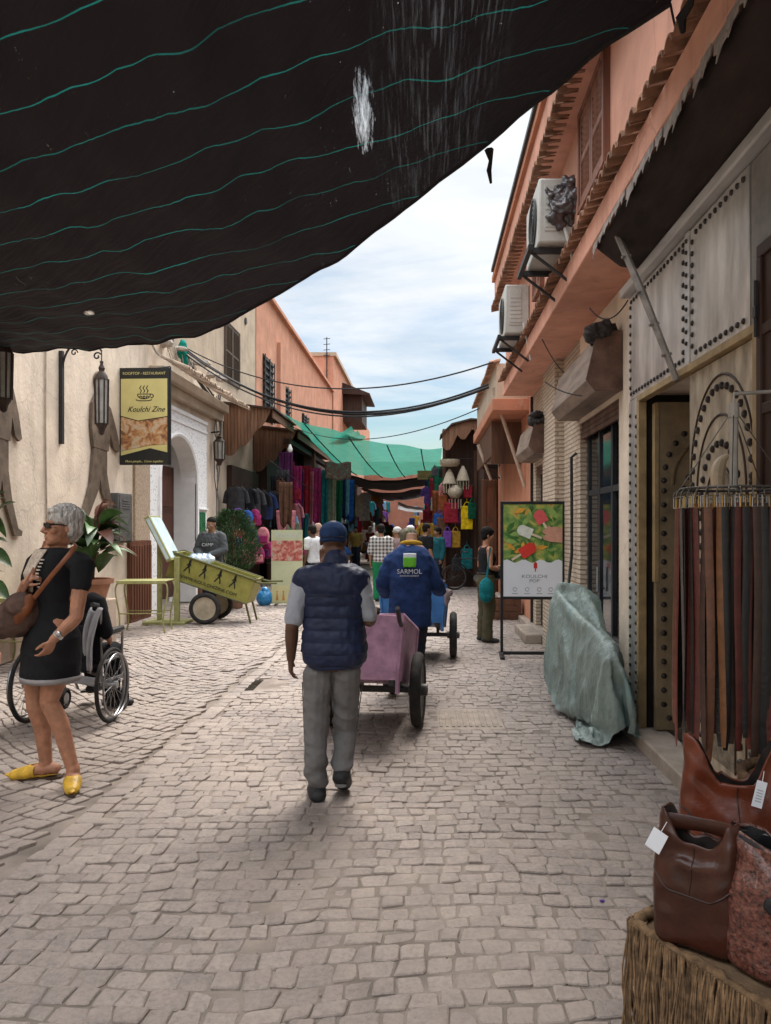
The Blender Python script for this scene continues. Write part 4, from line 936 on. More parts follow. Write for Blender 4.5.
    def leg(s, mb, n, inf=0.0, rs=(.088,.084,.058,.056,.038), upto=1.0):
        k = s.k; h, kn, a = s.j[n+'h'], s.j[n+'k'], s.j[n+'a']
        back = (s.rot @ Vector((0,-.018,0)))*k
        s.limb(mb, [h, h.lerp(kn,.3), kn, kn.lerp(a,.32)+back, a], [(r+inf)*k for r in rs])
    def foot(s, mb, n, inf=0.0):
        k = s.k; a, t = s.j[n+'a'], s.j[n+'t']; d = (t-a); d.z = 0
        if d.length < 1e-4: d = s.rot @ Vector((0,1,0))
        d.normalize(); heel = a-d*.055*k; up = Vector((0,0,1))
        tz = t.z; hz = min(a.z-.045*k, a.z)
        P0 = Vector((heel.x, heel.y, a.z-.035*k)); P2 = Vector((t.x, t.y, max(t.z, .018)))
        s.limb(mb, [P0, P0.lerp(P2,.35)+up*.012, P0.lerp(P2,.72), P2], [(r+inf)*k for r in (.040,.044,.042,.030)], 12, .82)
        s.limb(mb, [a+up*.01, P0.lerp(P2,.3)], [(.040+inf)*k, (.040+inf)*k])
    def hand(s, mb, n, d=None, palm=None, curl=.5, spread=.10):
        """five unequal fingers; d = direction of the hand, palm = direction the palm faces"""
        k = s.k*(.90 if s.fem else 1.0); w = s.j[n+'w']
        d = (w-s.j[n+'e']).normalized() if d is None else Vector(d).normalized()
        inward = s.rot @ Vector((1 if n == 'l' else -1, 0, 0))
        pn = Vector(palm) if palm is not None else inward
        pn = (pn-d*pn.dot(d)).normalized(); side = d.cross(pn)          # across the palm
        fwd = s.rot @ Vector((0,1,0))
        if side.dot(fwd) < 0 and abs(side.dot(fwd)) > .2: side = -side
        # side points to the thumb
        L = .088*k
        rings = []
        for t, ww, th in ((-.1,.026,.022),(.15,.032,.019),(.55,.042,.017),(.9,.042,.014),(1.02,.038,.011)):
            c = w+d*L*t; rings.append([c+side*math.cos(a)*ww*k+pn*math.sin(a)*th*k for a in np.linspace(0, 2*math.pi, 14, endpoint=False)])
        mb.loft(rings)
        for i, (off, ln) in enumerate(((.032,.074),(.011,.083),(-.011,.077),(-.032,.060))):
            base = w+d*L*.88+side*off*k; dirv = (d+side*spread*(off/.032)).normalized(); pts = [base-d*.012*k, base]; c = curl*(1+.12*i); ang = 0
            for f in (.42,.32,.26):
                ang += c*.75; v = dirv*math.cos(ang)+pn*math.sin(ang); pts.append(pts[-1]+v*ln*f*k)
            mb.tube(pts, [x*k for x in (.0095,.0095,.0088,.0080,.0060)], 8)
        tb = w+d*L*.22+side*.026*k; v1 = (d*.62+side*.68+pn*.30).normalized(); v2 = (d*.88+side*.25+pn*(.25+curl*.4)).normalized()
        mb.tube([tb-side*.012*k, tb+v1*.034*k, tb+v1*.034*k+v2*.030*k, tb+v1*.034*k+v2*.054*k], [x*k for x in (.014,.0125,.010,.007)], 8)
    def hp(s, p): return s.j['head']+s.hrot @ (Vector(p)*s.k)
    def head(s, mb):
        k = s.k; q = s.hrot; f = .94 if s.fem else 1.0
        def E(c, a, b, cc, r=None): mb.ell(s.hp(c), a*k*f, b*k*f, cc*k, q if r is None else q @ r, 16, 11)
        E((0,-.012,.032), .076,.093,.092); E((0,.022,-.03), .063,.072,.085); E((0,.045,-.075), .046,.045,.040); E((0,.066,-.094), .026,.024,.022)
        E((0,.068,.022), .052,.026,.018)                                  # brow
        for sd in (-1,1):
            E((sd*.040,.058,-.022), .026,.026,.024)                          # cheekbones
            E((sd*.077,-.008,-.008), .010,.020,.031, Matrix.Rotation(sd*.3,3,'Z'))   # ears
            E((sd*.012,.094,-.034), .009,.010,.008)
        mb.tube([s.hp((0,.082,.016)), s.hp((0,.098,-.008)), s.hp((0,.113,-.030)), s.hp((0,.094,-.040))], [x*k for x in (.009,.0105,.0125,.009)], 8)
        E((0,.088,-.061), .022,.011,.0075); E((0,.086,-.073), .019,.011,.0075)
        s.limb(mb, [s.T((0,-.005,1.44)), s.hp((0,-.012,-.06))], [(.052 if s.fem else .059)*k, (.050 if s.fem else .057)*k])
    def mk(s, name, mb, mat, root, voxel, disp=None, sm=2):
        me = remesh(mb, voxel, sm, disp); return link(name, me, mat, root, 180)
def ground_person(name_label, base, group=None, cat='person'):
    return thing('person', name_label, cat, base, 0, group)
def skin(name, col): return M(name, col, .55, .24, 16, .3, 120, spec=.35, bdist=.002)
SK_TAN = skin('skin_fair_tanned', (.37,.175,.105)); SK_DARK = skin('skin_dark', (.105,.052,.032)); SK_MID = skin('skin_olive', (.27,.145,.09))
EYEW = M('eye_white', (.7,.68,.65), .2, .02, 5, 0); EYEB = M('eye_dark', (.02,.012,.01), .1, .05, 5, 0)
def eyes(b, root, r=.0115):
    for sd in (-1,1):
        o = part('eye', EYEW, root, lambda m: m.ell(b.hp((sd*.031,.0755,.003)), r*b.k, r*b.k, r*b.k*.8, None, 10, 7), smooth=180)
        part('pupil', EYEB, o, lambda m: m.ell(b.hp((sd*.031,.084,.003)), .0055*b.k, .0045*b.k, .0055*b.k, b.hrot, 8, 6), smooth=180)
def hairdisp(a, f, seed=0): return lambda p: a*mnoise.noise(Vector((p.x*f+seed, p.y*f, p.z*f*.35)))+a*.6*mnoise.noise(Vector((p.x*f*2.4, p.y*f*2.4+seed, p.z*f*.6)))
HAIRB = M('black_hair', (.012,.010,.009), .8, .4, 60, .6, 160, stretch=(1,1,.2), spec=.12)
TEXTW = M('white_print', (.52,.55,.58), .7, .05, 9, 0)

# ---- porter in the quilted vest
def porter():
    base = G(333, 800); base = Vector((-.535, 4.50, 0)); b = Body(base, R(-4), 1.66, lean=.035, turn=R(3), nod=.10, stoop=.10)
    j = b.j; w = b.W
    j['ls'] = w(303,579,4.50); j['rs'] = w(359,580,4.48)
    j['le'] = w(292,627,4.46); j['lw'] = w(291,659,4.52)
    j['re'] = w(369,622,4.50); j['rw'] = w(373,609,4.72)
    j['lh'] = w(318,672,4.50); j['rh'] = w(347,672,4.50); b.fat = .96; j['head'] = j['head']+Vector((-.022,0,-.010))
    j['lk'] = w(316,735,4.50); j['la'] = w(317,787,4.50); j['lt'] = w(315,800,4.64); j['lt'].z = .03
    j['rk'] = w(345,730,4.62); j['ra'] = w(342,769,4.52); j['rt'] = w(344,791,4.64); j['rt'].z = .035
    root = ground_person('man seen from behind in navy quilted vest and blue cap pushing pink handcart', base)
    m = MB(); b.torso(m, .80, 1.57); b.head(m)
    for n in 'lr': b.arm(m, n); b.leg(m, n, -.018); b.foot(m, n)
    b.hand(m, 'l', curl=.42, palm=(1,.3,0)); b.hand(m, 'r', d=(.05,1,-.05), palm=(-.1,0,-1), curl=1.25)
    b.mk('body', m, SK_DARK, root, .0055)
    # grey polo with short sleeves
    m = MB(); b.torso(m, .86, 1.45, .010); 
    for n in 'lr': b.arm(m, n, .42, .006)
    b.mk('shirt', m, cloth('pale_grey_knit', (.36,.38,.43)), root, .008, folds(.008, 10, 12, 3))
    # trousers
    m = MB(); b.torso(m, .84, 1.0, .012)
    sv = {n: j[n+'a'].copy() for n in 'lr'}
    for n in 'lr': j[n+'a'] = j[n+'k'].lerp(sv[n], .90); b.leg(m, n, .003, (.090,.082,.070,.066,.060)); j[n+'a'] = sv[n]
    def tw(p):
        z = p.z; a = .009+.012*math.exp(-((z-.16)/.10)**2)+.005*math.exp(-((z-.5)/.12)**2)
        return folds(a, 6, 15, 5)(p)-.003
    b.mk('trousers', m, cloth('grey_twill', (.165,.16,.16)), root, .0070, tw); part('side_seam', M('grey_seam', (.085,.08,.08), .9, .1), root, lambda m: [m.tube([j[n+'h']+Vector((s*.098*b.k,0,-.06)), j[n+'k']+Vector((s*.073*b.k,0,0)), j[n+'k'].lerp(j[n+'a'],.85)+Vector((s*.064*b.k,0,0))], .003, 5) for n, s in (('l',-1),('r',1))])
    # quilted vest: the baffles are in the surface
    m = MB(); b.torso(m, .82, 1.462, .030, 2.5, 1.12)
    for n in 'lr': b.limb(m, [j[n+'s'].lerp(b.T((0,0,1.36)),.45), j[n+'s'].lerp(b.T((0,0,1.36)),.06)], [.092*b.k,.084*b.k])
    hem_ = .795
    def vd(p):
        ph = (p.z-hem_)/.070; d = abs(math.sin(math.pi*ph))**.5*.010-.008
        if p.z > 1.24: d = .002 if p.z < 1.25 else .003
        return d+.009*mnoise.noise(Vector((p.x*9+p.z*4,p.y*9,p.z*6-p.x*5)))+.005*mnoise.noise(Vector((p.x*28,p.y*28,p.z*34)))
    v = b.mk('vest', m, M('navy_nylon', (.013,.020,.055), .55, .2, 8, .5, 34, spec=.3, bdist=.008), root, .0055, vd)
    m = MB(); b.limb(m, [b.T((0,-.008,1.435)), b.T((0,.006,1.50))], [.082*b.k,.074*b.k], 20)
    b.mk('collar', m, M('navy_nylon'), v, .007, folds(.003, 25, 10, 1))
    part('yoke_seam', M('navy_seam', (.01,.012,.026), .6, .1), v, lambda m: m.tube([b.T((x,-.158-.0*x,1.262+.006*math.cos(x*9))) for x in np.linspace(-.145,.145,16)], .0035, 5))
    for n, lab in (('l','shoe'),('r','shoe')):
        m = MB(); b.foot(m, n, .015); sh = b.mk('shoe', m, M('dark_sneaker', (.025,.025,.027), .6, .3, 12, .3, 60), root, .007, folds(.002, 30, 30, 2))
        a, t = j[n+'a'], j[n+'t']; d = Vector((t.x-a.x, t.y-a.y, 0)).normalized()
        part('sole', M('grey_sole', (.16,.155,.15), .8, .2, 12), sh, lambda m: m.tube([a-d*.085+Vector((0,0,-.073)), a+Vector((0,0,-.072)), t.lerp(a,.35)+Vector((0,0,-.026)), Vector((t.x,t.y,max(.012,t.z-.02)))+d*.015], [.034,.041,.043,.03], 12, flat=.3))
    # cap: crown with a button and a peak turned forwards
    def E(c, rx, ry, rz): m.ell(b.hp(c), rx*b.k, ry*b.k, rz*b.k, b.hrot, 22, 13)
    m = MB(); E((0,-.012,.040), .089,.106,.082); 
    m.prism(circ(0,.0,.084,24,.101), lambda x,y,d: b.hp((x,y-.012,d)), -.012, .05)
    cp_ = b.mk('cap', m, cloth('cobalt_cotton', (.025,.050,.125)), root, .006, lambda p: .0022*mnoise.noise(p*38))
    part('back_strap', M('cap_strap', (.012,.02,.05), .7, .1), cp_, lambda m: m.tube([b.hp((.087*math.sin(a),-.012-.104*math.cos(a),.012)) for a in np.linspace(-.9,.9,14)], .006, 6))
    m = MB(); m.prism([(-.078,.06),(-.07,.13),(-.03,.172),(.03,.172),(.07,.13),(.078,.06)], lambda x,y,d: b.hp((x,y,d-1.2*x*x-.03*(y-.06))), .012, .020); m.build('peak', cloth('cobalt_cotton', None), cp_)
    part('button', cloth('cobalt_cotton', None), cp_, lambda m: m.ell(b.hp((0,-.012,.121)), .009,.009,.005))
    return b
porter()
# ---- second porter, bent over the blue cart
def porter2():
    base = Vector((-.14, 7.35, 0)); b = Body(base, R(-3), 1.74, lean=.10, stoop=.25, nod=.15, fat=1.0); w = b.W; j = b.j
    j['head'] = w(409,541,7.58); j['ls'] = w(392,563,7.42); j['rs'] = w(426,563,7.42)
    j['le'] = w(383,582,7.40); j['lw'] = w(386,593,7.75); j['re'] = w(435,583,7.42); j['rw'] = w(440,591,7.78)
    j['lk'] = b.L((-.14,.10,.52)); j['la'] = b.L((-.17,-.16,.13)); j['lt'] = b.L((-.17,.0,.035)); j['rk'] = b.L((.05,.16,.5)); j['ra'] = b.L((.02,.14,.085)); j['rt'] = b.L((.02,.29,.03))
    root = ground_person('man in long navy work jacket with green back patch pushing the blue handcart', base)
    m = MB(); b.torso(m, .80, 1.57); b.head(m)
    for n in 'lr': b.arm(m, n); b.leg(m, n); b.foot(m, n); b.hand(m, n, d=(0,1,-.1), palm=(0,0,-1), curl=1.2)
    b.mk('body', m, SK_MID, root, .008)
    m = MB(); rs = [b.ring(z, rx, ry, 0, cy, 22, 2.3) for z, rx, ry, cy in ((.66,.195,.15,.0),(.70,.20,.155,0),(.80,.205,.16,0),(.95,.20,.155,0),(1.08,.20,.15,0),(1.22,.205,.155,0),(1.33,.20,.145,0),(1.40,.165,.115,0),(1.45,.10,.085,0),(1.47,.08,.075,0))]
    m.loft(rs)
    for n in 'lr': b.arm(m, n, .93, .030)
    jk = b.mk('work_jacket', m, cloth('faded_navy_cotton', (.022,.044,.125), .3), root, .011, folds(.011, 7, 13, 8))
    part('collar', cloth('mustard_cotton', (.42,.25,.03)), jk, lambda m: m.tube([b.T((.092*math.cos(a),.082*math.sin(a)-.005,1.462)) for a in np.linspace(0, 2*math.pi, 24, endpoint=False)], .020, 8, closed=True, flat=1.1))
    m = MB(); b.torso(m, .80, .98, .02); [b.leg(m, n, .022, (.095,.09,.075,.072,.066)) for n in 'lr']; b.mk('trousers', m, cloth('dark_work_trousers', (.025,.028,.04)), root, .012, folds(.006, 8, 20, 4))
    for n in 'lr': m = MB(); b.foot(m, n, .012); b.mk('shoe', m, M('dark_sneaker'), root, .011)
    # printed patch on the back (green square mark and lettering) sits on the cloth
    def back(x, z, d): 
        p = b.T((x, -(.154-.12*(abs(x)/.20)**2*.9)-.012-d, z)); return p
    zc = 1.27
    def sheet_(m, x0, x1, z0, z1, off):
        m.grid(lambda u, v: back(x0+(x1-x0)*u, z0+(z1-z0)*v, off), 8, 8)
    pt = part('patch', TEXTW, jk, lambda m: sheet_(m, -.062,.062, 1.235,1.345, .006), solid=.003)
    part('mark', M('leaf_green_print', (.10,.36,.02), .7, .1), pt, lambda m: (sheet_(m, -.060,.060,1.215,1.305,.010), m.prism(circ(0,1.245,.035,12,.03), lambda x,z,d: back(x,z,d), .012,.013)), solid=.003)
    n_ = (b.T((0,-1,1.2))-b.T((0,0,1.2))).normalized(); ang = math.atan2(n_.z, -n_.y)
    text('lettering', 'SARMOL', .062, back(0,1.172,.016), (R(90)-ang*1.0, 0, 0), TEXTW, jk, .004)
    text('lettering', 'ENVIRONNEMENT', .022, back(0,1.133,.016), (R(90)-ang*1.0, 0, 0), TEXTW, jk, .004)
    m = MB(); m.ell(b.hp((0,-.012,.05)), .095*b.k,.11*b.k,.085*b.k, b.hrot, 20, 12); m.prism(circ(0,-.012,.092,24,.107), lambda x,y,d: b.hp((x,y,d)), -.02,.05)
    cm = M('camouflage_cap', (.10,.095,.06), .9, .75, 34, .2, 60)
    c = b.mk('cap', m, cm, root, .007); m = MB(); m.prism([(-.078,.06),(-.06,.15),(0,.175),(.06,.15),(.078,.06)], lambda x,y,d: b.hp((x,y,d)), .0,.01); m.build('peak', cm, c)
porter2()
# ---- woman in the black dress
def woman():
    base = Vector((-2.34, 4.78, 0)); b = Body(base, R(136), 1.80, lean=-.02, turn=R(-3), nod=-.04, fem=True); w = b.W; j = b.j
    j['head'] = w(62,527,4.76)
    j['ls'] = w(83,565,4.62); j['rs'] = w(37,563,4.92)
    j['le'] = w(76,618,4.54); j['lw'] = w(53,640,4.50)
    j['re'] = w(20,604,4.88); j['rw'] = w(25,583,4.62)
    j['lh'] = w(58,660,4.70); j['rh'] = w(38,660,4.86)
    j['lk'] = w(49,702,4.69); j['la'] = w(73,763,4.70); j['lt'] = w(72,777,4.56); j['lt'].z = .028; j['la'].z = .105
    j['rk'] = w(36,708,4.80); j['ra'] = w(46,766,4.86); j['rt'] = w(15,778,4.84); j['ra'].z = .10; j['rt'].z = .028
    root = ground_person('grey haired woman in black dress, sunglasses and yellow slippers turning her head', base)
    m = MB(); b.torso(m, .80, 1.57); b.head(m)
    for n in 'lr': b.arm(m, n, 1.0, .001); b.leg(m, n, .002, (.088,.080,.052,.052,.034)); b.foot(m, n)
    b.hand(m, 'l', d=(-.42,-.05,-.9), palm=(-.8,.3,.2), curl=.5); b.hand(m, 'r', d=(.65,-.2,.55), palm=(.1,.6,-.6), curl=1.1)
    b.mk('body', m, SK_TAN, root, .0052, lambda p: .0012*mnoise.noise(p*60))
    # dress with cap sleeves
    m = MB(); rs = []
    for z, rx, ry, cy in ((.650,.186,.158,.014),(.70,.190,.160,.014),(.80,.192,.160,.010),(.90,.182,.148,.002),(1.0,.158,.122,.004),(1.10,.137,.108,.008),(1.20,.145,.118,.012),(1.28,.152,.130,.020),(1.36,.156,.110,.004),(1.41,.146,.094,-.004),(1.435,.10,.072,-.004)):
        rs.append(b.ring(z, rx, ry, 0, cy, 24, 2.1))
    m.loft(rs)
    for n in 'lr': b.arm(m, n, .19, .014)
    dd = folds(.010, 7, 11, 3)
    dress = b.mk('dress', m, cloth('black_jersey', (.017,.017,.019)), root, .008, lambda p: dd(p)*(.5+max(0,1.2-p.z)))
    part('hem_band', cloth('grey_hem', (.30,.28,.28)), dress, lambda m: m.loft([b.ring(.630,.188,.160,0,.014,32,2.1), b.ring(.662,.193,.164,0,.014,32,2.1)], close=False), solid=.008, smooth=60)
    # pale embroidered bib and sewn beads
    def front(x, z, d): 
        ry = float(np.interp(z, [1.1,1.2,1.28,1.36,1.43], [.118,.132,.152,.116,.075])); return b.T((x, ry*math.sqrt(max(.05,1-(x/.175)**2))+d, z))
    bib = M('cream_embroidery', (.46,.38,.31), .9, .3, 40, .6, 120)
    part('bib', bib, dress, lambda m: m.grid(lambda u, v: front((u-.5)*(.09+.10*v), 1.17+.255*v, .012), 10, 14), solid=.006)
    def beads(m):
        for k in range(9): m.box(front(-.105-.0*k, 1.365-k*.020, .016), (.030,.012,.007), b.rot)
    part('trim', M('ivory_trim', (.62,.58,.5), .6, .1), dress, beads)
    # hair, sunglasses, watch, ring, slippers
    def E(m, c, rx, ry, rz): m.ell(b.hp(c), rx*b.k, ry*b.k, rz*b.k, b.hrot, 20, 13)
    m = MB(); E(m, (0,-.022,.058), .090,.104,.090); E(m, (0,-.055,-.005), .084,.066,.085); E(m, (0,.040,.090), .058,.048,.032)
    for sd in (-1,1): E(m, (sd*.066,.0,.050), .024,.045,.045); E(m, (sd*.074,-.035,-.005), .022,.032,.058)
    hm = M('silver_grey_hair', (.46,.43,.40), .5, .5, 45, .7, 150, stretch=(1,1,.25), spec=.4, dirt=.75, dirtcol=(.05,.042,.036))
    b.mk('hair', m, hm, root, .0055, hairdisp(.0085, 55, 2), 1)
    def gl(m):
        for sd in (-1,1):
            m.prism(circ(sd*.033,.005,.028,14,.019), lambda x,z,d: b.hp((x,d-abs(x)*.25,z)), .098,.104)
            m.tube([b.hp((sd*.058,.088,.012)), b.hp((sd*.076,.04,.012)), b.hp((sd*.080,-.01,.008))], .0045, 6)
        m.tube([b.hp((-.010,.102,.010)), b.hp((.010,.102,.010))], .004, 6)
    part('sunglasses', M('black_lens', (.008,.007,.008), .12, .1, 3, 0, spec=.6), root, gl)
    part('watch', M('steel_watch', (.45,.45,.47), .25, .2, 30, .1, metal=.9), root, lambda m: (m.tube([j['lw']+(j['le']-j['lw']).normalized()*.03, j['lw']+(j['le']-j['lw']).normalized()*.052], .034, 16), m.ell(j['lw']+(j['le']-j['lw']).normalized()*.041+Vector((.014,-.030,.01)), .018,.010,.018)))
    for n in 'lr':
        m = MB(); b.foot(m, n, .009); a, t = j[n+'a'], j[n+'t']
        me = remesh(m, .006, 2); bm = bmesh.new(); bm.from_mesh(me)     # mule: cut away round the heel and ankle
        d = Vector((t.x-a.x, t.y-a.y, 0)).normalized()
        kill = [v for v in bm.verts if (v.co-a).dot(d) < .055 and v.co.z > .030 or v.co.z > .090]
        bmesh.ops.delete(bm, geom=kill, context='VERTS'); bm.to_mesh(me); bm.free()
        YEL = M('yellow_slipper', (.55,.33,.035), .45, .3, 14, .3, 60, spec=.4, dirt=.25, dirtcol=(.2,.1,.02))
        o = link('slipper', me, YEL, root, 180, solid=.004)
        part('toe_point', YEL, o, lambda m: m.tube([t-d*.04+Vector((0,0,.002)), t+d*.03, t+d*.062+Vector((0,0,.004))], [.030,.022,.006], 10, flat=.7))
        part('sole', M('brown_sole', (.06,.035,.02), .8, .2), o, lambda m: m.prism([tuple((a+d*u*.1+Vector((-d.y,d.x,0))*v_)[:2]) for u, v_ in ((-1.0,-.02),(-.6,-.04),(.6,-.036),(1.4,-.042),(2.1,-.015),(2.1,.015),(1.4,.042),(.6,.036),(-.6,.04),(-1.0,.02))], lambda x,y,q: (x,y,q), .002, .014))
    # shoulder bag and its straps: a thing she carries
    bag = thing('shoulder_bag', 'brown and tan slouchy shoulder bag hanging at the side of the woman in black', 'bag', base+w(14,612,4.66))
    bo = w(14,612,4.66)
    m = MB(); c0 = Vector((0,0,0))
    for k, (dx, dy, dz, rx, rz) in enumerate(((0,0,-.04,.135,.115),(.05,-.02,.04,.10,.08),(-.07,.0,-.07,.10,.09),(.07,0,.0,.08,.10))): m.ell((dx,dy,dz), rx, .075, rz, Matrix.Rotation(-.5,3,'Y'), 18, 12)
    me = remesh(m, .010, 2, folds(.010, 16, 16, 6)); link('pouch', me, M('brown_suede_bag', (.075,.042,.032), .7, .4, 14, .5, 60), bag, 180)
    TANL = M('tan_leather', (.17,.055,.021), .45, .25, 12, .3, 70)
    m = MB(); m.ell((.085,-.055,.02), .045,.03,.11, Matrix.Rotation(.5,3,'Y'), 14, 9); me = remesh(m, .008, 2, folds(.006, 20, 20, 3)); link('side_panel', me, TANL, bag, 180)
    s1 = [w(22,592,4.55)-bo, w(32,574,4.60)-bo, w(42,553,4.74)-bo, w(46,541,4.80)-bo]; s2 = [w(34,598,4.53)-bo, w(52,575,4.44)-bo, w(68,556,4.47)-bo, w(76,546,4.53)-bo, w(74,543,4.66)-bo]
    for q in (s1, s2): m = MB(); m.tube(q, .014, 8, flat=.28, up=Vector((0,1,0))); m.build('strap', TANL, bag, smooth=60)
woman()
# ---- woman with the teal bag by the poster stand
def woman2():
    base = G(486, 642); b = Body(base, R(-72), 1.61, turn=R(-8), nod=.12, fem=True); w = b.W; j = b.j; Y = base.y
    j['le'] = w(474,574,Y-.10) if False else b.T((-.20,-.03,1.16)); 
    j['re'] = b.T((.215,-.02,1.15)); j['rw'] = b.T((.12,.20,1.10)); j['le'] = b.T((-.21,-.02,1.15)); j['lw'] = b.T((-.12,.21,1.13))
    root = ground_person('short haired woman in black sleeveless top and olive trousers facing the poster stand', base)
    m = MB(); b.torso(m, .80, 1.57); b.head(m)
    for n in 'lr': b.arm(m, n); b.leg(m, n); b.foot(m, n)
    b.hand(m, 'r', d=(.5,.2,.1), palm=(0,0,-1), curl=.6); b.hand(m, 'l', d=(.6,-.2,.2), palm=(0,0,-1), curl=.6)
    b.mk('body', m, SK_TAN, root, .008); eyes(b, root)
    m = MB(); b.torso(m, .96, 1.44, .010); [b.limb(m, [j[n+'s'].lerp(b.T((0,0,1.38)),.5), j[n+'s'].lerp(b.T((0,0,1.38)),.2)], [.06,.052]) for n in 'lr']; b.mk('vest_top', m, cloth('black_jersey', None), root, .010, folds(.005, 10, 14, 2))
    m = MB(); b.torso(m, .80, 1.04, .016); [b.leg(m, n, .012, (.095,.09,.078,.072,.066)) for n in 'lr']; b.mk('trousers', m, cloth('olive_cotton', (.075,.066,.040)), root, .012, folds(.008, 8, 18, 7))
    for n in 'lr': m = MB(); b.foot(m, n, .008); b.mk('sandal', m, M('dark_sneaker'), root, .010)
    m = MB(); m.ell(b.hp((0,-.018,.045)), .088*b.k,.102*b.k,.094*b.k, b.hrot, 18, 11); m.ell(b.hp((0,-.05,-.01)), .080*b.k,.06*b.k,.075*b.k, b.hrot); m.ell(b.hp((0,.055,.075)), .06*b.k,.04*b.k,.035*b.k, b.hrot); b.mk('hair', m, HAIRB, root, .007, hairdisp(.004,50))
    bg = thing('tote_bag', 'teal cloth bag slung on the arm of the woman by the poster stand', 'bag', base)
    m = MB(); m.ell(b.T((.255,-.10,.83)), .10,.085,.155); m.ell(b.T((.25,-.10,.74)), .095,.085,.10); link('sack', remesh(m, .010, 2, folds(.010, 14, 6, 4)), cloth('teal_cloth', (.012,.14,.155)), bg, 180)
    m = MB(); m.tube([b.T((.25,-.10,.95)), b.T((.22,-.05,1.2)), j['rs']+Vector((0,-.045,.03))], .013, 8, flat=.5); m.build('strap', cloth('teal_cloth', None), bg)
    wb = thing('waist_bag', 'black waist bag worn in front by the woman facing the poster stand', 'bag', base)
    m = MB(); m.ell(b.T((.02,.17,1.03)), .15,.065,.075, b.rot); link('pouch', remesh(m, .009, 2, folds(.006, 16, 16, 2)), M('black_nylon', (.012,.012,.014), .5, .2, 9), wb, 180)
    m = MB(); m.loft([b.ring(1.035,.165,.13,0,0,24), b.ring(1.065,.162,.128,0,0,24)], close=False); m.build('belt', M('black_nylon'), wb, solid=.006)
    part('bracelet', M('green_beads', (.05,.10,.08), .5, .3, 40), root, lambda m: m.tube([j['rw'].lerp(j['re'],.2), j['rw'].lerp(j['re'],.3)], .034, 12))
woman2()
# ---- shop boy in the grey hoodie behind the green cart
def hoodie():
    base = P(212, 0, 14.3); base.z = 0; b = Body(base, R(168), 1.80, nod=.28, turn=R(-6)); b.base.z = 0; j = b.j
    for n, s in (('l',-1),('r',1)): j[n+'e'] = b.T((s*.27,.05,1.15)); j[n+'w'] = b.T((s*.09,.27,1.06))
    root = ground_person('young man in grey hooded sweatshirt leaning over the green handcart', base)
    m = MB(); b.torso(m, .80, 1.57); b.head(m)
    for n in 'lr': b.arm(m, n); b.leg(m, n); b.foot(m, n); b.hand(m, n, palm=(0,0,-1), curl=.7)
    b.mk('body', m, SK_MID, root, .010); eyes(b, root)
    m = MB(); b.torso(m, .86, 1.46, .035); [b.arm(m, n, .95, .024) for n in 'lr']; m.ell(b.T((0,-.09,1.46)), .11,.07,.06); h = b.mk('sweatshirt', m, cloth('charcoal_fleece', (.075,.08,.085)), root, .013, folds(.009, 9, 14, 6))
    text('lettering', 'CAMP', .085, b.T((0,.172,1.25)), (R(90), 0, R(-8)), TEXTW, h, .004)
    m = MB(); b.torso(m, .80, .98, .016); [b.leg(m, n, .018, (.09,.086,.07,.068,.062)) for n in 'lr']; b.mk('trousers', m, cloth('dark_denim', (.02,.026,.04)), root, .014)
    for n in 'lr': m = MB(); b.foot(m, n, .012); b.mk('shoe', m, M('dark_sneaker'), root, .012)
    m = MB(); m.ell(b.hp((0,-.02,.055)), .084,.098,.082, b.hrot); m.ell(b.hp((0,-.05,.01)), .08,.06,.07, b.hrot); b.mk('hair', m, HAIRB, root, .009, hairdisp(.004,40))
hoodie()
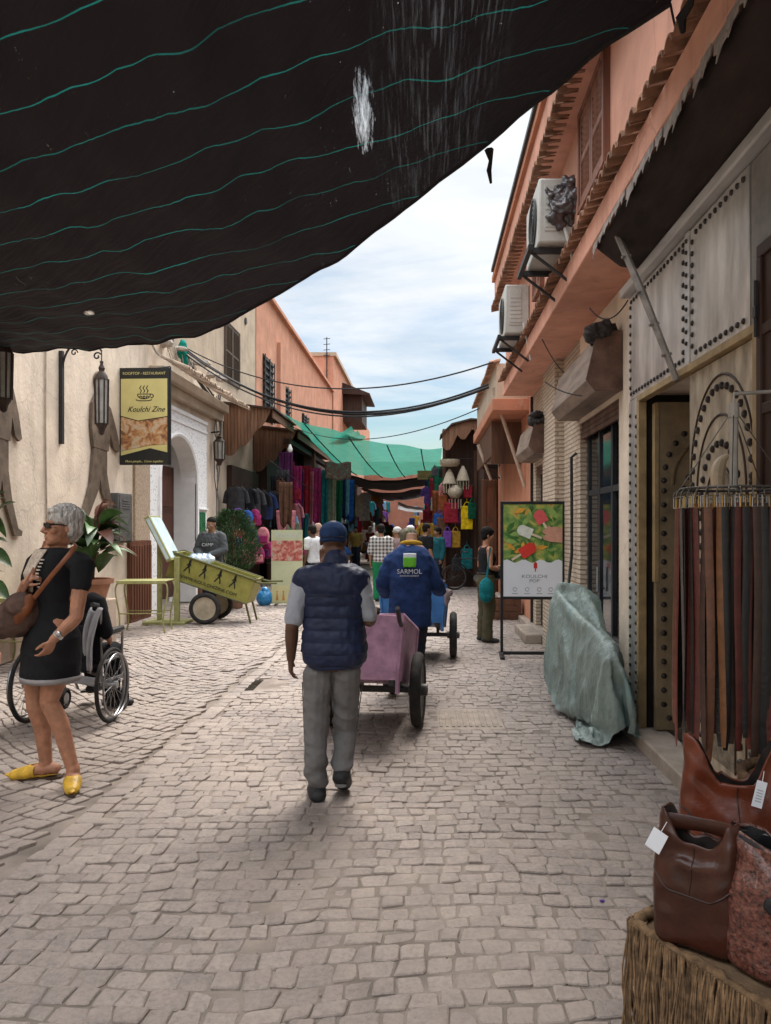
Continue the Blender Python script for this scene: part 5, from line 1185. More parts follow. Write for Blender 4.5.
# ---- passers-by down the lane
def passer(label, px, Y, face, h, sk, top, low, hair=HAIRB, hat=None, sleeve=.95, dress=False, scarf=None, fem=False, walk=.12, crossed=False, headpy=None):
    base = P(px, 0, Y); base.z = 0; b = Body(base, face, h, nod=.08, fem=fem); j = b.j; V = .015
    for n, s in (('l',1),('r',-1)):
        j[n+'a'] = j[n+'a']+b.L((0,s*walk,.0)); j[n+'t'] = j[n+'t']+b.L((0,s*walk,0)); j[n+'k'] = j[n+'k']+b.L((0,s*walk*.6+.02,0))
        if crossed: j[n+'e'] = b.T(((-s)*.23,.04,1.15)); j[n+'w'] = b.T((-s*.05,.22,1.12))
    root = ground_person(label, base)
    m = MB(); b.torso(m, .80, 1.57); b.head(m)
    for n in 'lr': b.arm(m, n); b.leg(m, n); b.foot(m, n); b.hand(m, n, curl=.5)
    b.mk('body', m, sk, root, .012)
    if dress:
        m = MB(); m.loft([b.ring(z, rx, ry, 0, 0, 20) for z, rx, ry in ((.12,.24,.19),(.5,.21,.165),(.85,.20,.15),(1.1,.175,.135),(1.3,.18,.13),(1.4,.15,.10),(1.45,.09,.08))]); [b.arm(m, n, sleeve, .024) for n in 'lr']; b.mk('robe', m, top, root, V, folds(.010, 8, 6, 3))
    else:
        m = MB(); b.torso(m, .90, 1.455, .024); [b.arm(m, n, sleeve, .022) for n in 'lr']; b.mk('shirt', m, top, root, V, folds(.007, 9, 13, 6))
        m = MB(); b.torso(m, .80, .98, .015); [b.leg(m, n, .022, (.09,.088,.075,.07,.066)) for n in 'lr']; b.mk('trousers', m, low, root, V, folds(.007, 8, 18, 4))
    for n in 'lr': m = MB(); b.foot(m, n, .012); b.mk('shoe', m, M('dark_sneaker'), root, V)
    if scarf:
        m = MB(); m.ell(b.hp((0,-.03,.03)), .098,.105,.115, b.hrot); m.ell(b.hp((0,-.02,-.12)), .10,.10,.09, b.hrot); m.ell(b.T((0,.0,1.44)), .13,.11,.07); b.mk('headscarf', m, scarf, root, .012, folds(.006, 14, 12, 2))
        eyes(b, root)
    elif hat:
        m = MB(); m.ell(b.hp((0,-.012,.05)), .096,.11,.085, b.hrot); m.prism([(-.09,-.1),(-.095,.05),(-.06,.17),(.06,.17),(.095,.05),(.09,-.1)], lambda x,y,d: b.hp((x,y,d)), .0,.022); b.mk('cap', m, hat, root, .011)
    else:
        m = MB(); m.ell(b.hp((0,-.022,.045)), .087,.10,.09, b.hrot); m.ell(b.hp((0,-.05,-.01)), .08,.06,.075, b.hrot); b.mk('hair', m, hair, root, .011, hairdisp(.005,40))
    return b
def check_mat(name, c1, c2, sc):
    m = bpy.data.materials.new(name); m.use_nodes = True; nt = m.node_tree; N = nt.nodes; L = nt.links; b = N['Principled BSDF']; b.inputs['Roughness'].default_value = .95
    tc = N.new('ShaderNodeTexCoord'); sp = N.new('ShaderNodeSeparateXYZ'); L.new(tc.outputs['Object'], sp.inputs[0]); ss = []
    for i in (0, 2):
        a = N.new('ShaderNodeMath'); a.operation = 'MULTIPLY'; L.new(sp.outputs[i], a.inputs[0]); a.inputs[1].default_value = sc
        f = N.new('ShaderNodeMath'); f.operation = 'FRACT'; L.new(a.outputs[0], f.inputs[0]); g = N.new('ShaderNodeMath'); g.operation = 'GREATER_THAN'; L.new(f.outputs[0], g.inputs[0]); g.inputs[1].default_value = .5; ss.append(g.outputs[0])
    ad = N.new('ShaderNodeMath'); L.new(ss[0], ad.inputs[0]); L.new(ss[1], ad.inputs[1]); h = N.new('ShaderNodeMath'); h.operation = 'MULTIPLY'; L.new(ad.outputs[0], h.inputs[0]); h.inputs[1].default_value = .5
    mx = N.new('ShaderNodeMixRGB'); L.new(h.outputs[0], mx.inputs[0]); mx.inputs[1].default_value = c1+(1,); mx.inputs[2].default_value = c2+(1,); L.new(mx.outputs[0], b.inputs['Base Color']); return m
passer('man in checked shirt and bright green trousers walking up the lane', 381, 16.5, R(-4), 1.68, SK_MID, check_mat('plaid_shirt', (.55,.53,.50), (.06,.06,.065), 13), cloth('bright_green_cotton', (.02,.20,.085)), walk=.08, sleeve=.55)
passer('woman in pale headscarf and brown patterned robe with folded arms', 318, 18.5, R(170), 1.70, SK_MID, M('brown_print', (.16,.085,.065), .95, .6, 22, .2), None, dress=True, scarf=cloth('rose_beige_scarf', (.36,.23,.19)), fem=True, crossed=True)
passer('man in white T-shirt looking at the left textile stalls', 312.5, 16.3, R(60), 1.66, SK_DARK, cloth('white_tee', (.55,.56,.57)), cloth('dark_denim', None), sleeve=.3) 
passer('person in pale cap and striped shirt walking ahead beside the checked shirt', 397, 17.5, R(-30), 1.62, SK_MID, cloth('muted_pink_shirt', (.30,.21,.21), .5), cloth('sand_trousers', (.28,.23,.17)), hat=cloth('pale_cap', (.5,.49,.47)))
passer('person in white cap glancing sideways behind the blue jacketed porter', 411, 18.6, R(70), 1.66, SK_TAN, cloth('light_blue_shirt', (.22,.26,.33)), cloth('dark_denim', None), hat=cloth('white_cap', (.6,.6,.6)))
passer('man in black T-shirt standing by the right hand bag stall', 426, 17.0, R(-60), 1.70, SK_MID, cloth('black_tee', (.014,.014,.016)), cloth('dark_denim', None), sleeve=.35)
passer('person in dark jacket with teal scarf among the bags', 438, 19.0, R(120), 1.62, SK_MID, cloth('teal_jacket', (.015,.09,.11)), cloth('dark_denim', None))
passer('distant walker in ochre top deep in the covered lane', 356, 30, R(175), 1.66, SK_MID, cloth('ochre_top', (.30,.17,.05)), cloth('dark_denim', None), sleeve=.4)
passer('distant walker in dark red robe deep in the covered lane', 370, 36, R(170), 1.66, SK_MID, cloth('dark_red_robe', (.14,.02,.02)), None, dress=True, fem=True, scarf=cloth('grey_scarf', (.3,.29,.28)))
# ------------------------------------------------------------------ handcarts
RUBBER = M('tyre_rubber', (.022,.021,.021), .85, .3, 14, .4, 60, dirt=.35, dirtcol=(.14,.11,.09)); RIMM = M('rim_metal', (.10,.095,.09), .5, .4, 16, .2, 50, metal=.5)
WOODR = wood('raw_wood', (.25,.17,.10))
def wheel(parent, c, r, w, rim=RIMM, spokes=0, name='wheel'):
    o = part(name, rim, parent, lambda m: (m.lathe(c, [(r*.30,-w*.30),(r*.62,-w*.22),(r*.70,-w*.36),(r*.74,-w*.36),(r*.74,w*.36),(r*.70,w*.36),(r*.62,w*.22),(r*.30,w*.30)], 28, 'x'), m.lathe(c, [(r*.16,-w*.9),(r*.16,w*.9)], 14, 'x')))
    part('tyre', RUBBER, o, lambda m: m.torus(c, r-w*.52, w*.52, 'x', 40, 12, 1.0))
    return o
def handcart(name, label, centre, yaw, pitch, wr, length, wid, depth, zfloor, paint, track, flare=.06, group='handcarts', axle_out=.08, rear=.0):
    """two wheeled box cart; +Y is the way it rolls, axle at the origin height wr"""
    t = thing(name, label, 'handcart', centre, yaw, group)
    A = Matrix.Rotation(pitch, 3, 'X'); O = Vector((0,0,wr))
    def q(p): return A @ (Vector(p)-O)+O
    def xf(m): m.v = [tuple(q(p)) for p in m.v]
    y0, y1 = -length*.5+rear, length*.5+rear; x0 = wid/2; f = flare; th = .022; z0 = zfloor; z1 = zfloor+depth
    def panel(nm, pts4, nrm, parent=t):
        m = MB(); n = Vector(nrm)*th; P4 = [Vector(p) for p in pts4]; m.add(P4+[p+n for p in P4], ((0,1,2,3),(7,6,5,4),(0,4,5,1),(1,5,6,2),(2,6,7,3),(3,7,4,0))); xf(m); return m.build(nm, paint, parent, bevel=.004)
    panel('rear_panel', ((-x0,y0,z0),(x0,y0,z0),(x0+f,y0-f*.5,z1),(-x0-f,y0-f*.5,z1)), (0,1,0))
    panel('front_panel', ((-x0,y1,z0),(x0,y1,z0),(x0+f,y1+f*.5,z1),(-x0-f,y1+f*.5,z1)), (0,-1,0))
    for s in (-1,1): panel('side_panel', ((s*x0,y0,z0),(s*x0,y1,z0),(s*(x0+f),y1+f*.5,z1),(s*(x0+f),y0-f*.5,z1)), (-s,0,0))
    m = MB(); m.bb(-x0+.002,x0-.002,y0+.002,y1-.002,z0-.02,z0+.012); xf(m); m.build('floor', paint, t)
    m = MB()                                    # angle-iron rim and corner irons
    c = [(-x0-f,y0-f*.5,z1),(x0+f,y0-f*.5,z1),(x0+f,y1+f*.5,z1),(-x0-f,y1+f*.5,z1)]
    m.tube(c, .016, 6, closed=True)
    for a, b in zip(((-x0,y0,z0-.12),(x0,y0,z0-.12),(x0,y1,z0-.02),(-x0,y1,z0-.02)), c): m.tube([a, (a[0],a[1],z0), b], .017, 6)
    xf(m); m.build('frame', paint, t)
    m = MB()
    for s in (-1,1): m.bb(s*x0*.8-.02, s*x0*.8+.02, y0, y1, z0-.062, z0-.021); m.box((s*x0*.8, rear*0, (wr+z0-.06)/2), (.035,.06,max(.02,abs(z0-.06-wr))))
    xf(m); m.build('chassis', IRON, t)
    part('axle', IRON, t, lambda m: (m.box((0,0,wr),(track+.02,.045,.045)), [m.cyl((s*(track/2),0,wr),(s*(track/2+axle_out),0,wr),.022,.022,10) for s in (-1,1)]))
    for s in (-1,1): wheel(t, (s*track/2, 0, wr), wr, .085)
    for s in (-1,1):
        m = MB(); m.tube([(s*(x0+f*.6),y0+.10,z1-.10),(s*(x0+f*.6),y0-.12,z1-.06),(s*(x0+f*.6),y0-.28,z1+.02)], .017, 8); xf(m); m.build('handle', IRON, t)
    return t, q
PINK = M('pink_paint', (.43,.245,.37), .6, .3, 9, .25, 50, dirt=.5, dirtcol=(.20,.11,.15)); BLUE = M('blue_paint', (.035,.13,.33), .55, .25, 6, .25, 50, dirt=.4, dirtcol=(.03,.06,.12)); LIME = M('yellow_green_paint', (.25,.235,.055), .55, .2, 6, .2, 50, dirt=.35, dirtcol=(.12,.10,.03))
pk, _ = handcart('handcart', 'worn pink handcart with open box pushed by the man in the vest', (-.405, 6.15, 0), R(-5), R(-13), .30, 1.10, .50, .46, .375, PINK, .70, flare=.03)
bc, _ = handcart('handcart', 'blue handcart with rubber tyre pushed by the man in the work jacket', (-.12, 9.40, 0), R(-3), R(-10), .285, 1.15, .70, .42, .42, BLUE, .94, flare=.04)
rg = thing('rag', 'pinkish grey rag dangling over the blue cart handle', 'rag', P(447, 592, 8.55))
m = MB(); m.ell((0,0,-.06),.03,.03,.10); m.ell((.03,0,-.01),.04,.03,.03); link('cloth', remesh(m, .010, 2, folds(.014, 20, 9, 3)), cloth('pink_grey_rag', (.22,.17,.17)), rg, 180)
# the restaurant's yellow-green cart: long shallow box with lettered side
gc = thing('handcart', 'yellow green advertising handcart with lettered side tipped forward beside the restaurant', 'handcart', (-3.55, 13.0, 0), R(0), 'handcarts')
def cart_xf(p):
    A = Matrix.Rotation(R(19), 3, 'Y'); p = A @ Vector(p); return p+Vector((-.03,0,.80))
def gcp(nm, mat, fn, parent=gc, **k): m = MB(); fn(m); m.v = [tuple(cart_xf(p)) for p in m.v]; return m.build(nm, mat, parent, **k)
sp_ = gcp('side_panel', LIME, lambda m: m.bb(-.72,.72,-.30,-.275,-.25,.17), bevel=.004); gcp('side_panel', LIME, lambda m: m.bb(-.72,.72,.275,.30,-.25,.17), bevel=.004)
gcp('end_panel', LIME, lambda m: m.bb(-.72,-.695,-.274,.274,-.25,.17)); gcp('end_panel', LIME, lambda m: m.bb(.695,.72,-.274,.274,-.25,.17)); gcp('floor', LIME, lambda m: m.bb(-.69,.69,-.274,.274,-.25,-.22))
gcp('rim', M('dark_green_rim', (.10,.10,.03), .5), lambda m: (m.tube([(-.73,-.31,.175),(.73,-.31,.175),(.73,.31,.175),(-.73,.31,.175)], .018, 6, closed=True), m.tube([(-.73,-.305,-.25),(.73,-.305,-.25)], .015, 6)))
BLK = M('black_print', (.02,.02,.02), .7, .05, 9, 0)
def panel_txt(s, size, x, z):
    A = Matrix.Rotation(R(19), 4, 'Y') @ Matrix.Rotation(R(90), 4, 'X'); o = text('lettering', s, size, cart_xf((x,-.306,z)), (0,0,0), BLK, sp_, .002, sx=1.12); o.rotation_euler = A.to_euler()
panel_txt('WWW.KOULCHIZINE.COM', .074, .0, -.165)
def walkers(m):
    for k, x in enumerate((-.40,-.13,.14,.40)):
        z = .03; s = 1.15; f = lambda a, b, d: (x+a*s, -.304-d, z+b*s)
        m.prism(circ(0,.088,.016,10), f, 0, .003); rib([(0,.07),(.004,.0)], .032, f, 0, .003, m); rib([(.0,.0),(-.028,-.05),(-.045,-.085)], .017, f, 0, .003, m); rib([(.0,.0),(.026,-.04),(.038,-.088)], .017, f, 0, .003, m); rib([(0,.055),(-.03,.01)], .012, f, 0, .003, m); rib([(0,.055),(.03,.02)], .012, f, 0, .003, m)
gcp('walking_figures', BLK, walkers, parent=sp_, smooth=0)
for s in (-1,1): gcp('shaft', M('dark_green_rim'), lambda m: m.tube([(.55,s*.27,.12),(.85,s*.27,.16),(1.08,s*.27,.24)], .018, 6))
for x_, y_ in ((-.30,-.40),(-.30,.40)): wheel(gc, (x_, y_, .27), .27, .08) if False else None
def sidewheel(c, r, w):
    o = part('wheel', M('cream_hub', (.35,.30,.22), .6, .2, 9), gc, lambda m: m.lathe(c, [(r*.35,-w*.35),(r*.6,-w*.2),(r*.74,-w*.36),(r*.74,w*.36),(r*.6,w*.2),(r*.35,w*.35)], 28, 'y'))
    part('tyre', RUBBER, o, lambda m: m.torus(c, r-w*.52, w*.52, 'y', 40, 12))
sidewheel((-.10,-.40,.265), .265, .085); sidewheel((-.10,.40,.265), .265, .085); part('axle', IRON, gc, lambda m: (m.box((-.10,0,.265),(.05,.78,.05)), m.box((-.10,.2,.42),(.05,.05,.30)), m.box((-.10,-.2,.42),(.05,.05,.30))))
part('stand', M('dark_green_rim'), gc, lambda m: [m.tube([(.50,s*.24,.50),(.62,s*.24,.0)], .018, 6) for s in (-1,1)])
wbg = thing('water_pack', 'shrink wrapped pack of water bottles on the yellow green cart', 'water pack', (-3.83, 13.0, .99), R(6))
m = MB()
for a in range(4):
    for c in range(3): m.lathe((-.14+a*.09,-.09+c*.09,0), [(.040,0),(.043,.02),(.043,.10),(.030,.14),(.014,.16),(.014,.18)], 10)
m.build('bottle', M('clear_blue_plastic', (.38,.50,.62), .15, .15, 8, .2, 30, spec=.6), wbg); m = MB(); m.ell((0,0,.07),.24,.17,.10); link('wrap', remesh(m,.012,1,folds(.012,18,18,4)), M('plastic_wrap', (.55,.63,.72), .18, .2, 7, .5, 25, spec=.7), wbg, 180)
# ------------------------------------------------------------------ green bistro table, menu lectern, roll-up poster
GRN = M('olive_green_enamel', (.29,.285,.115), .5, .2, 7, .15, 50, dirt=.3, dirtcol=(.14,.12,.05))
def bistro(label, loc, rz, wid=.66, dep=.5, zt=.80, curved=True):
    t = thing('bistro_table', label, 'table', loc, rz, 'green metal tables')
    part('table_top', GRN, t, lambda m: (m.bb(-wid/2,wid/2,-dep/2,dep/2,zt-.018,zt), m.bb(-wid/2+.01,wid/2-.01,-dep/2-.003,-dep/2+.01,zt-.05,zt-.019)), bevel=.008)
    for sx in (-1,1):
        for sy in (-1,1): part('leg', GRN, t, lambda m: m.tube(bez((sx*(wid/2-.02),sy*(dep/2-.04),zt-.03),(sx*(wid/2+.10),sy*(dep/2-.04),zt-.18),(sx*(wid/2-.12),sy*(dep/2-.04),.30),(sx*(wid/2-.02),sy*(dep/2-.04),.0)), .013, 8))
    part('stretcher', GRN, t, lambda m: (m.tube([(-wid/2+.05,-dep/2+.04,.30),(wid/2-.05,-dep/2+.04,.30)], .010, 6), m.tube([(-wid/2+.05,dep/2-.04,.30),(wid/2-.05,dep/2-.04,.30)], .010, 6)))
    return t
bistro('small olive green metal table with curved legs beside the menu lectern', (-4.32, 11.75, 0), R(4), wid=.74)
bistro('olive green metal table half hidden behind the woman at the wall', (-4.62, 8.9, 0), R(2))
ml = thing('menu_lectern', 'green steel menu lectern with long tilted pale display board', 'lectern', (-4.32, 12.75, 0), R(0))
part('base_plate', GRN, ml, lambda m: m.bb(-.34,.36,-.25,.25,0,.05), bevel=.008)
part('post', GRN, ml, lambda m: (m.bb(.16,.24,-.16,-.08,.05,1.12), m.bb(-.20,-.13,.06,.13,.05,1.62)), bevel=.006)
A_ = Matrix.Rotation(R(63), 3, 'Y')
def mlb(nm, mat, c, d, par, **k): m = MB(); m.box((0,0,0), d); m.v = [tuple(A_ @ (Vector(p)+Vector(c))+Vector((-.06,-.03,1.42))) for p in m.v]; return m.build(nm, mat, par, **k)
bd = mlb('display_board', GRN, (0,0,0), (.82,.55,.09), ml, bevel=.008); mlb('menu_sheet', M('pale_blue_menu', (.50,.60,.63), .35, .15, 4, .05), (0,0,.048), (.75,.48,.006), bd)
mlb('menu_edge', M('pale_blue_menu'), (0,-.278,0), (.74,.006,.05), bd)
ru = thing('poster_stand', 'upright restaurant poster with a red photo band and pale green ends', 'poster', (-2.87, 15.8, 0), R(4))
YG = M('pale_green_print', (.50,.52,.33), .6, .08, 3, 0)
part('board', YG, ru, lambda m: m.bb(-.32,.32,-.015,.015,.03,1.56))
def photo_mat(name, cols, sc):
    m = bpy.data.materials.new(name); m.use_nodes = True; nt = m.node_tree; N = nt.nodes; L = nt.links; b = N['Principled BSDF']; b.inputs['Roughness'].default_value = .45
    tc = N.new('ShaderNodeTexCoord'); n = N.new('ShaderNodeTexNoise'); n.inputs['Scale'].default_value = sc; n.inputs['Detail'].default_value = 6; n.inputs['Distortion'].default_value = .8; L.new(tc.outputs['Object'], n.inputs['Vector'])
    cr = N.new('ShaderNodeValToRGB'); L.new(n.outputs[0], cr.inputs[0]); E = cr.color_ramp.elements
    E[0].position = .3; E[0].color = cols[0]+(1,); E[1].position = .72; E[1].color = cols[-1]+(1,)
    for i, c in enumerate(cols[1:-1]): e = E.new(.3+.42*(i+1)/(len(cols)-1)); e.color = c+(1,)
    L.new(cr.outputs[0], b.inputs['Base Color']); return m
part('photo', photo_mat('red_terrace_photo', [(.12,.06,.05),(.35,.07,.06),(.5,.16,.12),(.55,.40,.33),(.20,.25,.16)], 9), ru, lambda m: m.bb(-.315,.315,-.020,-.0155,.92,1.34))
part('lower_band', M('pale_yellow_print', (.56,.52,.28), .6, .06), ru, lambda m: m.bb(-.315,.315,-.019,-.0155,.06,.40))
text('lettering', 'Koulchi', .17, (0,-.019,1.45), FRONT, M('white_print'), ru, .002, shear=.35)
part('marks', M('orange_print', (.50,.22,.05), .6), ru, lambda m: [(m.prism(circ(x,.28,.018,10), lambda a,b,d:(a,-.0195-d,b), 0,.003), m.prism([(x-.03,.1),(x+.03,.1),(x+.008,.26),(x-.008,.26)], lambda a,b,d:(a,-.0195-d,b), 0,.003)) for x in (-.2,-.07,.06,.19)], smooth=0)
part('foot', IRON, ru, lambda m: [m.bb(s*.22-.02,s*.22+.02,-.2,.2,0,.03) for s in (-1,1)])
bb_ = thing('plastic_sack', 'bright blue plastic sack on the ground by the poster', 'sack', (-3.33, 15.75, 0))
m = MB(); m.ell((0,0,.14),.16,.14,.17); m.ell((.02,0,.30),.07,.06,.08); link('sack', remesh(m,.014,1,folds(.018,9,9,6)), M('blue_plastic', (.02,.19,.42), .3, .2, 8, .4, 25, spec=.5), bb_, 180)
# ------------------------------------------------------------------ hanging restaurant sign
rs = thing('hanging_sign', 'rectangular yellow and black restaurant sign hung square to the wall', 'sign', (-4.57, 12.4, 2.63), R(-3))
part('board', M('black_signboard', (.02,.02,.018), .5, .2, 5), rs, lambda m: m.bb(-.41,.41,-.03,.03,0,1.58), bevel=.004)
YS = M('yellow_sign_print', (.58,.50,.20), .5, .08, 3, .03)
def fl(d0): return lambda a, b, d: (a, d0-d, b)
part('yellow_field', YS, rs, lambda m: m.prism([(-.385,.80),(-.10,.72),(.385,.79),(.385,1.40),(-.385,1.40)], fl(-.031), 0, .003), smooth=0)
part('lower_field', YS, rs, lambda m: (m.prism([(-.385,.15),(.10,.27),(.385,.20),(.385,.33),(.10,.31),(-.385,.22)], fl(-.031), 0, .003)), smooth=0)
part('photo', photo_mat('terrace_photo', [(.10,.06,.04),(.30,.12,.05),(.50,.26,.10),(.55,.42,.30),(.30,.32,.18)], 10), rs, lambda m: m.prism([(-.385,.225),(.10,.315),(.385,.335),(.385,.775),(-.10,.705),(-.385,.785)], fl(-.0312), 0, .003), smooth=0)
text('lettering', 'ROOFTOP - RESTAURANT', .062, (0,-.033,1.485), FRONT, YS, rs, .002, sx=.98)
text('lettering', 'Koulchi Zine', .125, (.03,-.036,.90), FRONT, BLK, rs, .002, shear=.45, sx=.95)
text('lettering', 'More people... Come together', .052, (0,-.033,.055), FRONT, YS, rs, .002, shear=.3, sx=.98)
def emblem(m):
    f = fl(-.0345)
    def st(pts): rib(pts, .012, f, 0, .003, m)
    st(circ(0,1.135,.105,20,.062,R(170),R(370))); st([(-.105,1.15),(.105,1.15)]); st(circ(.12,1.12,.035,10,.03,R(-100),R(100))); st(circ(0,1.06,.13,16,.02,R(180),R(360)))
    for x in (-.06,-.005,.05): st([(x,1.17),(x+.018,1.205),(x-.012,1.245),(x+.012,1.285)])
    for x in (-.055,0,.055): st(circ(x,1.10,.018,8))
part('emblem', BLK, rs, emblem, smooth=0)
part('bracket', IRON, rs, lambda m: (m.cyl((-.42,0,1.50),(.42,0,1.60),.012,.012,6), m.tube([(.425,.0,0),(.425,.0,1.60)], .014, 6)))
# ------------------------------------------------------------------ wall lamp on scrolled bracket, second lamp, iron walker figures
def lantern(parent, c, h, r):
    LG = M('lantern_glass', (.34,.33,.30), .25, .2, 9, .1, 40, spec=.5); cx, cy, cz = c
    b = part('lantern_body', M('rusty_iron', (.045,.028,.022), .65, .4, 12, .4, 50), parent, lambda m: (m.lathe((cx,cy,cz), [(.01,h),(.025,h*.99),(.02,h*.95),(r*.45,h*.90),(r*.35,h*.86),(r*.8,h*.80),(r*.95,h*.74)], 10), m.lathe((cx,cy,cz), [(.012,0),(r*.35,.02),(r*.45,.08),(r*.75,.13),(r*.8,.16)], 10), [m.cyl((cx+r*.86*math.cos(a),cy+r*.86*math.sin(a),cz+.15),(cx+r*.97*math.cos(a),cy+r*.97*math.sin(a),cz+h*.75),.012,.012,5) for a in np.linspace(0,2*math.pi,8,endpoint=False)]))
    part('glass', LG, b, lambda m: m.lathe((cx,cy,cz), [(r*.74,.15),(r*.86,h*.75)], 8), smooth=0)
wl = thing('wall_lamp', 'tall iron lantern hanging from a scrolled bracket on the cream wall', 'lamp', (-5, 10.4, 2.7))
part('bracket', IRON, wl, lambda m: (m.bb(.0,.05,-.03,.03,.05,1.32), m.tube(bez((.03,0,1.02),(.05,0,1.50),(.42,0,1.62),(.575,0,1.32)), .016, 6), m.tube([(.575+.06*math.cos(a)*(1-a/9)-.06,0,1.25+.06*math.sin(a)*(1-a/9)) for a in np.linspace(.5,7,20)], .012, 5), m.tube([(.20+.05*math.cos(a)*(1-a/9),0,1.30+.05*math.sin(a)*(1-a/9)) for a in np.linspace(0,7,20)], .010, 5), m.cyl((.575,0,1.32),(.575,0,1.17),.008,.008,5)))
lantern(wl, (.575,0,.17), 1.02, .098)
w2 = thing('wall_lamp', 'small brass lantern on the pier beside the arched entrance', 'lamp', (-5, 17.75, 3.05)); part('bracket', IRON, w2, lambda m: m.cyl((0,0,.78),(.2,0,.80),.02,.02,6)); lantern(w2, (.2,0,.0), .75, .14)
w3 = thing('wall_lamp', 'tall lantern cut by the picture edge on the cream wall', 'lamp', (-5, 8.55, 2.55)); part('bracket', IRON, w3, lambda m: (m.bb(0,.05,-.03,.03,.2,1.2), m.tube(bez((.03,0,1.0),(.1,0,1.35),(.2,0,1.4),(.26,0,1.28)), .014, 6))); lantern(w3, (.26,0,.35), .9, .10)
IRONB = M('rusted_bronze_plate', (.15,.11,.08), .75, .35, 6, .35, 60, dirt=.4, dirtcol=(.04,.028,.02), metal=.15)
def walker(label, y, z, s, flip=1, st=1.0):
    t = thing('iron_silhouette', label, 'wall figure', (-4.985, y, z), 0, 'iron figures on the restaurant wall')
    f = lambda a, b, d: (d, a*s*flip*st, b*s)
    part('legs', IRONB, t, lambda m: (m.prism([(.02,1.22),(.22,1.20),(.17,.80),(.12,.55),(-.12,.06),(-.24,.0),(-.34,.02),(-.30,.07),(-.22,.10),(-.05,.62)], f, 0, .035), m.prism([(.05,1.22),(.30,1.20),(.30,.80),(.38,.45),(.52,.10),(.62,.06),(.60,.0),(.44,.0),(.20,.48),(.12,.85)], f, -.002, .031)), smooth=0)
    part('torso', IRONB, t, lambda m: m.prism([(.0,1.18),(.32,1.16),(.36,1.45),(.34,1.82),(.28,2.02),(.20,2.08),(.08,2.04),(-.02,1.85),(-.04,1.5)], f, .002, .042), smooth=0)
    part('arm', IRONB, t, lambda m: m.prism([(.25,1.95),(.38,1.86),(.52,1.52),(.60,1.22),(.54,1.18),(.44,1.24),(.36,1.50)], f, .001, .036), smooth=0)
    part('head', IRONB, t, lambda m: m.prism(circ(.17,2.22,.125,20,.165), f, .003, .040), smooth=0)
walker('rusty iron walking figure on the wall behind the tall hanging lantern', 11.35, 1.66, .98, 1, 1.7)
walker('rusty iron walking figure near the picture edge above the leafy plant', 8.75, 1.5, .98)
eb = thing('meter_cabinet', 'grey vented steel cabinet fixed to the wall by the wainscot', 'cabinet', (-5, 12.35, 1.36))
part('box', M('grey_cabinet', (.10,.095,.09), .6, .3, 7, .2), eb, lambda m: m.bb(0,.13,-.28,.28,0,.80), bevel=.01); part('door', M('grey_cabinet'), eb, lambda m: (m.bb(.131,.145,-.25,.25,.03,.77), [m.bb(.1455,.152,-.15,.15,.55+k*.04,.57+k*.04) for k in range(4)]), bevel=.004)
part('box_side', M('grey_cabinet'), eb, lambda m: [m.bb(.02,.11,-.288,-.281,.1+k*.07,.13+k*.07) for k in range(9)])
# ------------------------------------------------------------------ plants
def leaf_mesh(m, base, tip, w, droop=.15, roll=0, n=8):
    base = Vector(base); tip = Vector(tip); d = (tip-base); L = d.length; up = Vector((0,0,1)); side = d.cross(up)
    if side.length < .01: side = Vector((1,0,0))
    side.normalize(); side = (Matrix.Rotation(roll, 3, d.normalized()) @ side); nr = side.cross(d).normalized()
    V = []; Fc = []
    for i in range(n+1):
        t = i/n; c = base+d*t+Vector((0,0,-droop*L*t*t*1.0+.12*L*math.sin(t*math.pi))); ww = w*math.sin(math.pi*min(1,t**.75))**.8*(1 if i < n else .02)+.003
        V += [c-side*ww+nr*ww*.28, c, c+side*ww+nr*ww*.28]
    for i in range(n): a = i*3; Fc += [(a,a+1,a+4,a+3),(a+1,a+2,a+5,a+4)]
    m.add(V, Fc)
LEAF = M('glossy_leaf', (.045,.095,.028), .4, .45, 5, .2, 40, spec=.25, island=.35, trans=.1); LEAFR = M('reddish_leaf', (.12,.045,.030), .45, .4, 5, .2, 40, island=.3, trans=.2)
TERRA = M('terracotta', (.36,.18,.11), .85, .25, 7, .3, 50, dirt=.3); SOIL = M('potting_soil', (.03,.022,.016), .95, .4, 20, .6, 60)
def pot(t, r, h, mat=TERRA, z=0): part('pot', mat, t, lambda m: m.lathe((0,0,z), [(r*.68,0),(r*.92,h*.75),(r*1.08,h*.76),(r*1.1,h),(r*.95,h),(r*.90,h*.85)], 24)); part('soil', SOIL, t, lambda m: m.lathe((0,0,z), [(r*.93,h*.84),(r*.1,h*.87)], 16))
random.seed(21)
rp = thing('rubber_plant', 'potted broad leaved plant in terracotta behind the grey haired woman', 'plant', P(92, 600, 9.6)); rp.location.z = 0
part('plinth', plaster('planter_render', (.42,.33,.26)), rp, lambda m: m.bb(-.22,.22,-.22,.22,0,.70), bevel=.015); pot(rp, .24, .26, TERRA, .702)
st_ = part('stem', BROWNW, rp, lambda m: [m.tube(bez((dx*.2,dy*.2,.9),(dx*.4,dy*.3,1.2),(dx,dy,1.5),(dx*1.3,dy*1.2,1.75)), [.014]*13, 6) for dx, dy in ((.06,.02),(-.12,.0),(.0,.08))])
m1, m2 = MB(), MB()
